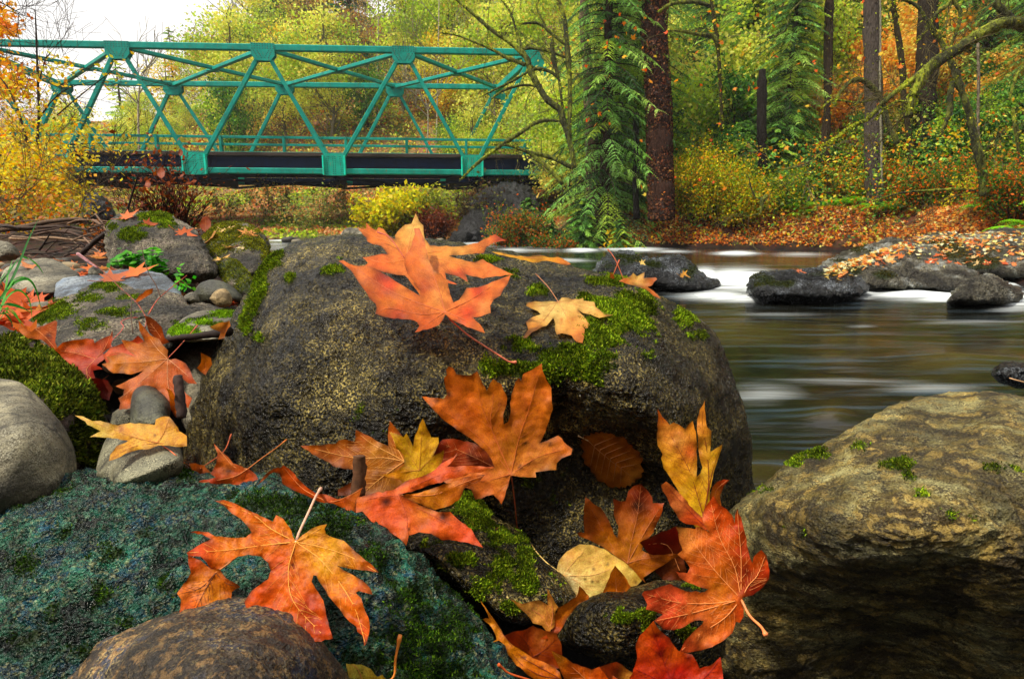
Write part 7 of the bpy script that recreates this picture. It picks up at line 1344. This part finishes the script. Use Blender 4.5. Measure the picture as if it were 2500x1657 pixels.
for t_, x, y, s, c_, lb in (('B1', 1010, 430, .26, lin(232, 125, 65), 'orange leaf at the top left of the big brown boulder'), ('B1', 1170, 492, .15, lin(225, 110, 60), 'small orange leaf in the moss of the big brown boulder'), ('B1', 1455, 555, .22, lin(225, 115, 60), 'orange leaf on the right shoulder of the big brown boulder'),
                            ('B1', 245, 832, .18, lin(240, 150, 95), 'orange leaf on the pale grey boulder by the grass'), ('B1', 1060, 885, .30, lin(235, 125, 50), 'large wet orange leaf flattened on the blue grey rock'), ('B1', 880, 930, .26, lin(200, 110, 65), 'wet brown orange leaf left of the large one on the blue grey rock'),
                            ('B1', 1800, 532, .22, lin(240, 200, 130), 'pale yellow leaf highest on the moss covered boulder'), ('B1', 1690, 595, .30, lin(240, 180, 110), 'wide pale leaf at the left side of the moss covered boulder'), ('B1', 1990, 562, .24, lin(238, 165, 90), 'pale orange leaf at the right of the moss covered boulder'), ('B1', 1845, 665, .20, lin(238, 170, 95), 'pale orange leaf in the middle of the moss covered boulder'), ('B1', 1925, 672, .10, lin(245, 225, 170), 'tiny cream leaf beside the middle leaf of the moss covered boulder'), ('B1', 1945, 522, .10, lin(245, 220, 160), 'tiny cream leaf near the top of the moss covered boulder'), ('B1', 2080, 595, .12, lin(240, 210, 130), 'small cream leaf at the right rim of the moss covered boulder'),
                            ('B1', 1760, 770, .18, lin(238, 190, 100), 'yellow leaf at the top of the sloping mossy slab'), ('B1', 1850, 1110, .14, lin(232, 100, 50), 'red orange leaf by the tan egg shaped pebble'), ('B3', 1525, 895, .38, lin(240, 175, 70), 'yellow leaf stuck low on the dark stream rock'), ('B3', 1190, 795, .30, lin(240, 210, 110), 'pale yellow leaf in the cleft of the dark stream rock'), ('B4', 490, 862, .30, lin(215, 120, 70), 'orange leaf on top of the flat wet stream rock')):
    p = T(t_, (x, y))[0]; place_leaf(p[0], p[1], s * .75, c_, lb)
cs = [lin(240, 175, 100), lin(245, 215, 150), lin(232, 135, 70), lin(225, 110, 55)]
lb_ = ['pale yellow leaf lying on the leaf strewn ledges across the stream', 'cream leaf lying on the leaf strewn ledges across the stream', 'orange leaf lying on the leaf strewn ledges across the stream', 'red orange leaf lying on the leaf strewn ledges across the stream']
for k in range(110):
    x = R.uniform(750, 2290); top = 560 if x > 1350 else 860 - (x - 640) * .32; p = T('B4', (x, R.uniform(top + 5, top + (250 if x > 1350 else 110))))[0]; i_ = R.choices(range(4), [3, 2, 4, 2])[0]
    place_leaf(p[0], p[1], R.uniform(.12, .24), cs[i_], lb_[i_], ['pale yellow', 'cream', 'orange', 'red orange'][i_] + ' leaves strewn on the ledges across the stream')
mb = MB(); LC = []
for k in range(900):
    x = R.uniform(700, 2400); top = 545 if x > 1350 else 860 - (x - 640) * .34; p = T('B4', (x, top + abs(R.gauss(0, 1)) * (90 if x > 1350 else 45)))[0]; r = rays([p])[0]; L = np.linalg.norm(r); q = BVH.ray_cast(Vector(CAM), Vector(r / L))
    if q[0] is not None and q[3] / L > 8 and q[1].z > .2: LC.append(np.array(q[0]) + [0, 0, .02])
LC = np.array(LC); n_ = len(LC); stars(mb, LC, rng.normal(size=(n_, 3)) * .35 + [0, -.2, 1], rng.uniform(.06, .14, n_), pal(n_, [lin(240, 205, 140), lin(232, 165, 90), lin(245, 225, 175), lin(190, 110, 60)], None, .15))
tag(mb.build('ledge_leaf_litter', M_FOL, smooth=False), 'scatter of small tan and yellow leaf bits over the rock ledges across the stream', 'leaf litter', kind='stuff')
# leaf litter among the left bank rocks
def ground_leaf(x, y, s, i_):
    z = float(height([x], [y])[0]) + .03 + R.random() * .04; key = tuple(np.round(cl2[i_], 3))
    if key not in LP: o = flatleaf('maple_leaf', '', cl2[i_], None); LP[key] = o
    else: o = copy_tree(LP[key], (0, 0, 0))
    o.location = (x, y, z); o.rotation_euler = (R.uniform(-.7, .7), R.uniform(-.7, .7), R.uniform(0, 6.28)); o.scale = (s, s, s); o['label'] = lb2[i_]; o['group'] = gl2[i_]
cl2 = [lin(225, 105, 40), lin(236, 135, 60), lin(190, 80, 35), lin(240, 165, 90)]
nm2 = ['orange', 'light orange', 'rust red', 'amber']; lb2 = [n_ + ' leaf fallen on the ground between the left bank rocks' for n_ in nm2]; gl2 = [n_ + ' leaves fallen between the left bank rocks' for n_ in nm2]
for k in range(85):
    y = R.uniform(1.7, 6.5); px = R.uniform(-150, 760); x = (px - CX) / FPX * y
    if sdist(np.array([x]), np.array([y]))[0] < .5: continue
    ground_leaf(x, y, R.uniform(.10, .18), R.choices(range(4), [3, 3, 2, 1])[0])
for px, d, n_ in ((60, 2.2, 14), (25, 1.9, 12), (100, 2.6, 8), (530, 2.5, 6), (480, 2.55, 5), (330, 1.6, 8), (160, 4.2, 12), (60, 3.4, 8)):
    for k in range(n_): x = (px + R.uniform(-60, 60) - CX) / FPX * d; ground_leaf(x, d + R.uniform(-.15, .15), R.uniform(.10, .17), R.choices(range(4), [3, 3, 2, 1])[0])

# ------------------------------------------------------------------ left bank: vine maple, sticks, reeds, grass
def dens_tree(name, label, base, specs, d, colr, leaves, palette, size, star=False, spread=26, twl=2, ntw=60):
    b0 = unproj([base], d)[0]; root = empty(name, b0, label, 'tree'); out = []; m = MB(); paths = []
    for pts, w in specs: P = limb(m, pts, d, w, colr, 6, .03); paths.append(P)
    for k in range(ntw):
        P = paths[rng.integers(0, len(paths))]; i_ = rng.integers(2, len(P)); a = rng.normal(size=3); grow(P[i_], a + [.2, 0, .3], rng.uniform(.5, 1.3) * d / 12, .006 * d / 12, twl, out, .6, .1)
    m.build('trunk', M_BARK, root); m = MB(); tubes(out, m, colr, .0035 * d / 12, 4); m.build('twigs', M_BARK, root)
    mb = MB()
    for cx_, cy_, sx, sy, n_ in leaves:
        q = np.stack([rng.normal(cx_, sx, n_), rng.normal(cy_, sy, n_)], 1); n_ = len(q); P = unproj(q, d + rng.normal(size=n_) * .8); lum = fbm(P * 1.2, 2)
        (stars if star else cards)(mb, P, rng.normal(size=(n_, 3)) + [0, -.3, .7], size * rng.uniform(.6, 1.3, n_), pal(n_, palette, None, .2))
    mb.build('foliage', M_FOL, root, smooth=False); return root
LB = lin(70, 56, 46)
YL = [lin(225, 195, 75), lin(232, 178, 60), lin(150, 140, 50), lin(225, 205, 80), lin(238, 150, 45), lin(190, 170, 50)]
dens_tree('vine_maple', 'yellow leafed vine maple with dark bare branches over the left end of the bridge', (90, 500), [
    (T('A1', (300, 1250), (300, 1100), (310, 900), (300, 600), (290, 300), (280, 80)), [5, 6, 6, 5, 4, 2]), (T('A1', (310, 950), (420, 800), (560, 700), (800, 640)), [4, 3, 2, 1.5]), (T('A1', (280, 1500), (230, 1200), (150, 900), (60, 700), (0, 620)), [6, 6, 5, 4, 3]),
    (T('A1', (420, 950), (620, 780), (850, 600), (1000, 500)), [3, 3, 2, 1]), (T('A1', (300, 700), (360, 480), (400, 430)), [3, 3, 1.5]), (T('A1', (0, 20), (80, 60), (200, 130)), [3, 2.5, 1.5]), (T('A1', (450, 1200), (600, 1150), (800, 1220), (1000, 1290), (1200, 1340)), [3, 3, 3, 2, 1.5]), (T('A1', (300, 1450), (560, 1500), (700, 1330), (950, 1270)), [3, 3, 2.5, 1.5]), (T('A1', (700, 1280), (850, 1430), (950, 1568)), [2, 2, 1.5])], 12.5, LB,
    [(30, 330, 45, 45, 560), (80, 390, 55, 38, 1200), (50, 435, 60, 42, 2100), (120, 450, 36, 32, 1000), (100, 240, 40, 40, 120), (30, 220, 40, 40, 200), (140, 170, 30, 20, 130), (180, 340, 50, 40, 380), (300, 370, 60, 30, 90), (30, 490, 60, 30, 900), (170, 480, 30, 25, 350), (250, 180, 60, 30, 60)], YL, .058)
dens_tree('maple_tree', 'orange leaved maple branch at the top left corner', (-30, 300), [(T('A1', (-200, 700), (-100, 500), (-40, 300), (20, 200)), [8, 6, 4, 3]), (T('A1', (-100, 450), (0, 500), (100, 560)), [4, 3, 2])], 14.5, LB,
    [(-6, 48, 22, 18, 420), (22, 74, 16, 7, 90), (5, 190, 36, 26, 380), (50, 215, 30, 20, 160), (-30, 130, 24, 60, 250)], [lin(245, 150, 50), lin(248, 170, 70), lin(235, 120, 40)], .085, twl=1, ntw=24)
dens_tree('low_shrub', 'dark olive shrub with orange leaves under the vine maple at left', (60, 560), [(T('B1', (100, 500), (150, 300), (300, 150)), [4, 3, 2]), (T('B1', (-50, 250), (60, 300), (200, 470)), [3, 3, 3]), (T('B1', (620, 420), (660, 300), (700, 200)), [3, 2, 1])], 9.5, lin(120, 104, 84),
    [(30, 500, 50, 30, 500), (110, 490, 40, 20, 260), (60, 540, 60, 15, 200), (160, 520, 30, 12, 120)], [lin(190, 135, 50), lin(140, 125, 45), lin(180, 95, 40), lin(100, 95, 40)], .045, twl=2, ntw=40)
# brown dry weed clump with hanging leaves
bush('dry_weeds', 'dark brown dry weed clump behind the big brown boulder', at(425, 6.2), .34, 1.5, [lin(100, 48, 26), lin(130, 66, 36)], 1100, .03, 60, lin(60, 30, 20), cat='weeds')
bush('dry_weeds', 'low tangle of brown stems left of the dark weed clump', at(330, 6.6), .6, .55, [lin(120, 70, 40), lin(150, 90, 50)], 400, .028, 40, lin(100, 66, 44), cat='weeds')
stick('tall dark stem leaning in front of the grass slope', T('B1', (1010, 400), (1040, 290), (1080, 160), (1110, 70)), [5.5, 5.4], [.011, .007], lin(46, 30, 26), 'twig', False, 6)
for x, y, s, lb in ((1440, -90, 22, 'narrow brown leaf hanging high on the dry weeds'), (1285, 70, 34, 'folded brown leaf hanging from the dry weeds'), (1180, 160, 26, 'brown leaf hanging left of the dry weeds'), (1640, 480, 50, 'brown dead leaf behind the big brown boulder')):
    q = T('B1', (x - s, y + s * .3), (x - s * .5, y - s * 1.1), (x + s * .2, y - s * 1.3), (x + s * .9, y - s * .3), (x + s * .8, y + s * .8), (x + s * .1, y + s * 1.4), (x - s * .6, y + s * .9)); leaf(lb, q, T('B1', (x, y - s))[0], [T('B1', (x, y + s))], col('B1', (x, y, 175, 75, 30)), plane=(5.0 if y < 400 else 4.6, 0, 0), lift=0, side=False, far=9, name='dead_leaf', step=3)
# driftwood pile
DW = ['long curved driftwood branch arching over the stick pile', 'pale straight stick across the front of the stick pile', 'grey stick leaning left in the pile', 'dark stick near the base of the pile']
dr = [((0, 530), (200, 500), (400, 460), (620, 440), (660, 455), 7, .03, lin(96, 74, 56)), ((80, 595), (200, 600), (400, 590), (560, 605), (760, 620), 6.2, .016, lin(150, 120, 92)), ((100, 520), (250, 510), (450, 480), (560, 465), (650, 460), 7.1, .03, lin(110, 84, 64)),
      ((0, 490), (200, 510), (500, 500), (650, 520), (800, 560), 6.8, .02, lin(70, 52, 42)), ((300, 560), (420, 540), (560, 550), (700, 600), (840, 640), 6.4, .016, lin(80, 58, 46)), ((640, 730), (700, 670), (780, 600), (860, 540), (900, 520), 5.2, .022, lin(52, 38, 32)),
      ((740, 450), (780, 470), (820, 500), (850, 530), (870, 560), 6.0, .014, lin(120, 92, 72)), ((660, 580), (700, 620), (740, 660), (780, 690), (800, 710), 5.6, .008, lin(140, 110, 90)), ((760, 400), (800, 450), (840, 500), (860, 540), (870, 570), 6.2, .008, lin(120, 96, 80)), ((540, 480), (620, 450), (760, 450), (860, 460), (880, 470), 6.6, .010, lin(130, 100, 76))]
names = ['long dark branch along the top of the stick pile', 'pale straight stick lying across the front of the stick pile', 'thick curved grey branch on top of the stick pile', 'dark stick running behind the stick pile', 'brown stick sagging through the middle of the stick pile', 'dark slanting stick propped on the big brown boulder', 'short grey stick against the big brown boulder', 'thin pale twig below the stick pile', 'thin upright grey twig beside the big brown boulder', 'thin pale stick at the top right of the stick pile']
for (a, b_, c_, d_, e_, dd, r_, cc_), lb in zip(dr, names): stick(lb, T('B1', a, b_, c_, d_, e_), [dd, dd * .97], [r_, r_ * .9, r_ * .5], cc_, 'driftwood_stick', True, 7)
gp = 'loose sticks of the driftwood pile at left'
for k in range(46):
    px0 = R.uniform(-20, 250); py0 = R.uniform(548, 625); L_ = R.uniform(30, 120); a = R.gauss(.05, .35); d = R.uniform(5.0, 7.2)
    q = [(px0, py0), (px0 + L_ * .5 * math.cos(a), py0 + L_ * .5 * math.sin(a) + R.uniform(-6, 6)), (px0 + L_ * math.cos(a), py0 + L_ * math.sin(a))]
    o = stick('loose brown stick tangled in the driftwood pile at left', q, [d, d + R.uniform(-.3, .3)], [R.uniform(.005, .014), .004], lin(*R.choice([(70, 50, 40), (100, 76, 60), (46, 34, 28), (120, 96, 76)])), 'driftwood_stick', True, 5); o['group'] = gp
# pinkish twig near the green plant
stick('pinkish twig lying right of the stick pile', T('B1', (620, 718), (700, 775), (780, 830)), [2.8, 2.7], [.008, .005], lin(165, 120, 125), 'twig', False, 7)
# grass blades
def blade(label, pts, d, w, colr, group=None):
    P2 = smoothline(np.array(pts, float), 6); n_ = len(P2); s = np.linspace(0, 1, n_); dd = np.interp(s, [0, 1], d); P = unproj(P2, dd); ww = w * np.sin(np.pi * np.clip(.25 + s * .75, 0, .995)) ** .8 / FPX * dd
    tn = np.gradient(P, axis=0); tn /= np.linalg.norm(tn, axis=1)[:, None]; sd_ = np.cross(tn, FW); sd_ /= np.linalg.norm(sd_, axis=1)[:, None]
    V = np.stack([P - sd_ * ww[:, None] * .5, P + FW * ww[:, None] * .18, P + sd_ * ww[:, None] * .5], 1).reshape(-1, 3); q = []
    for i_ in range(n_ - 1): q += [[i_ * 3, i_ * 3 + 1, i_ * 3 + 4, i_ * 3 + 3], [i_ * 3 + 1, i_ * 3 + 2, i_ * 3 + 5, i_ * 3 + 4]]
    return V, np.array(q)
gb = [((0, 950), (60, 880), (120, 790), (160, 740)), ((0, 1080), (80, 950), (150, 800), (220, 620), (305, 440)), ((0, 1080), (100, 960), (180, 920), (240, 930), (290, 1010), (335, 1180)), ((0, 1160), (60, 1060), (130, 1010), (190, 1030), (240, 1110), (260, 1280)), ((180, 740), (240, 760), (300, 810), (350, 880)),
      ((0, 1130), (80, 1120), (180, 1150), (250, 1190)), ((0, 1170), (60, 1150), (120, 1190), (170, 1290)), ((20, 1150), (90, 1180), (150, 1240), (200, 1300)), ((0, 930), (50, 860), (100, 840)), ((0, 1240), (50, 1180), (110, 1220)), ((60, 1000), (120, 920), (200, 905), (250, 935)), ((-40, 1250), (30, 1080), (60, 900), (100, 760)), ((0, 1200), (40, 1190), (90, 1260), (100, 1300))]
root = empty('grass_tuft', unproj([(0, 760)], 1.9)[0], 'tuft of long bent green grass blades at the left edge', 'grass')
for g in gb:
    V, q = blade('', T('B1', *g), [1.85, 1.95], R.uniform(4.5, 8), None); c_ = np.array(lin(*R.choice([(60, 130, 50), (90, 165, 70), (45, 105, 45)]))); mesh('blade', V, q, M_FOL, root, cols=np.tile(c_, (len(V), 1)) * (1 + rng.normal(size=(len(V), 1)) * .08))
# green leafy plant by the brown boulder
root = empty('green_plant', unproj([T('B1', (1090, 860))[0][:2]], 2.95)[0], 'small bright green leafy plant growing in front of the big brown boulder', 'plant'); m = MB()
for g in (((1120, 850), (1100, 740), (1230, 700)), ((1120, 850), (1080, 760), (970, 720)), ((1130, 850), (1180, 760), (1275, 790)), ((1140, 850), (1220, 830), (1310, 860)), ((1110, 850), (1000, 780), (900, 790)), ((1120, 850), (1050, 790), (1000, 760)), ((1130, 860), (1230, 760), (1260, 740))):
    A_ = smoothline(np.array([q[:2] for q in T('B1', *g)]), 5); P = unproj(A_, 2.95 + rng.uniform(-.05, .05))
    tube(P, [.002] * len(P), 5, lin(70, 120, 40), m, caps=False)
    for k in range(3, len(P)):
        n_ = 3; C = P[k] + rng.normal(size=(n_, 3)) * .010; cards(m, C, rng.normal(size=(n_, 3)) * .35 + [0, -.35, 1], rng.uniform(.02, .034, n_), pal(n_, [lin(70, 140, 40), lin(96, 165, 55), lin(44, 104, 30)], None, .15), 1.8)
m.build('leaves', M_FOL, root, smooth=False)
root = empty('green_sprig', unproj([T('B1', (1440, 960))[0][:2]], 2.5)[0], 'tiny green sprig in the gap right of the blue grey rock', 'plant'); m = MB()
P = unproj([T('B1', (1440, 930))[0][:2]], 2.5)[0] + rng.normal(size=(26, 3)) * .022; cards(m, P, rng.normal(size=(26, 3)) + [0, -.3, .8], np.full(26, .017), pal(26, [lin(60, 150, 40), lin(100, 180, 60)])); m.build('leaves', M_FOL, root, smooth=False)
# pebbles between the left bank rocks
M_PB = plain_mat('pebble_material', (1, 1, 1), .7, 120, .4, .3, .004, usecol=True)
pv = bpy.data.meshes.new('pebble'); import bmesh
bmm = bmesh.new(); bmesh.ops.create_icosphere(bmm, subdivisions=3, radius=1); 
for v in bmm.verts: n_ = noise(np.array([v.co]) * 1.1)[0]; v.co *= 1 + .22 * n_
bmm.to_mesh(pv); bmm.free(); pv.materials.append(M_PB)
for p_ in pv.polygons: p_.use_smooth = True
pms = []
for c_ in ((120, 112, 92), (84, 80, 68), (150, 132, 100), (60, 56, 50)):
    q = pv.copy(); a = q.attributes.new('Col', 'FLOAT_COLOR', 'POINT'); a.data.foreach_set('color', np.tile(np.array([*lin(*c_), 1], np.float32), len(q.vertices))); pms.append(q)
for k in range(150):
    y = R.uniform(1.1, 5.5); px = R.uniform(-80, 780); x = (px - CX) / FPX * y
    if sdist(np.array([x]), np.array([y]))[0] < .1: continue
    s = R.uniform(.02, .07) * (.7 + y * .12); i_ = R.randrange(4); o = bpy.data.objects.new('pebble', pms[i_]); link(o, None, (x, y, float(height([x], [y])[0]) + s * .2)); o.scale = (s, s * R.uniform(.7, 1.2), s * .65); o.rotation_euler = (0, 0, R.uniform(0, 6.28))
    nm = ['grey', 'dark olive', 'tan', 'charcoal'][i_]; tag(o, nm + ' pebble on the ground between the left bank rocks', 'pebble', nm + ' pebbles between the left bank rocks')
for k in range(40):
    x = R.uniform(-12, -3); y = 33.8 + R.uniform(-1.5, 1.5); s = R.uniform(.1, .35); i_ = R.choice([0, 3]); o = bpy.data.objects.new('cobble', pms[i_]); link(o, None, (x, y, R.uniform(-.05, .1))); o.scale = (s * 1.3, s, s * .7); tag(o, ['grey', 0, 0, 'dark'][i_] + ' cobble at the far waterline below the bridge', 'cobble', ['grey', 0, 0, 'dark'][i_] + ' cobbles at the far waterline')
hz = bpy.data.materials.new('haze_air'); hz.use_nodes = True; hn = hz.node_tree; hn.nodes.clear(); ho = hn.nodes.new('ShaderNodeOutputMaterial'); hv = hn.nodes.new('ShaderNodeVolumePrincipled')
hv.inputs['Color'].default_value = (.95, .96, 1.0, 1); hv.inputs['Density'].default_value = HAZE; hn.links.new(hv.outputs[0], ho.inputs['Volume'])
m = MB(); hb = np.array([[x, y, z] for z in (-3.5, 62) for x, y in ((-170, -70), (170, -70), (170, 200), (-170, 200))], float); m.add(hb, [[3, 2, 1, 0], [4, 5, 6, 7], [0, 1, 5, 4], [1, 2, 6, 5], [2, 3, 7, 6], [3, 0, 4, 7]])
if HAZE > 0: tag(m.build('haze', hz, smooth=False), kind='stuff', label='thin pale autumn haze filling the river valley', cat='haze')
print('faces', sum(len(o.data.polygons) for o in bpy.data.objects if o.type == 'MESH'), 'objs', len(bpy.data.objects))
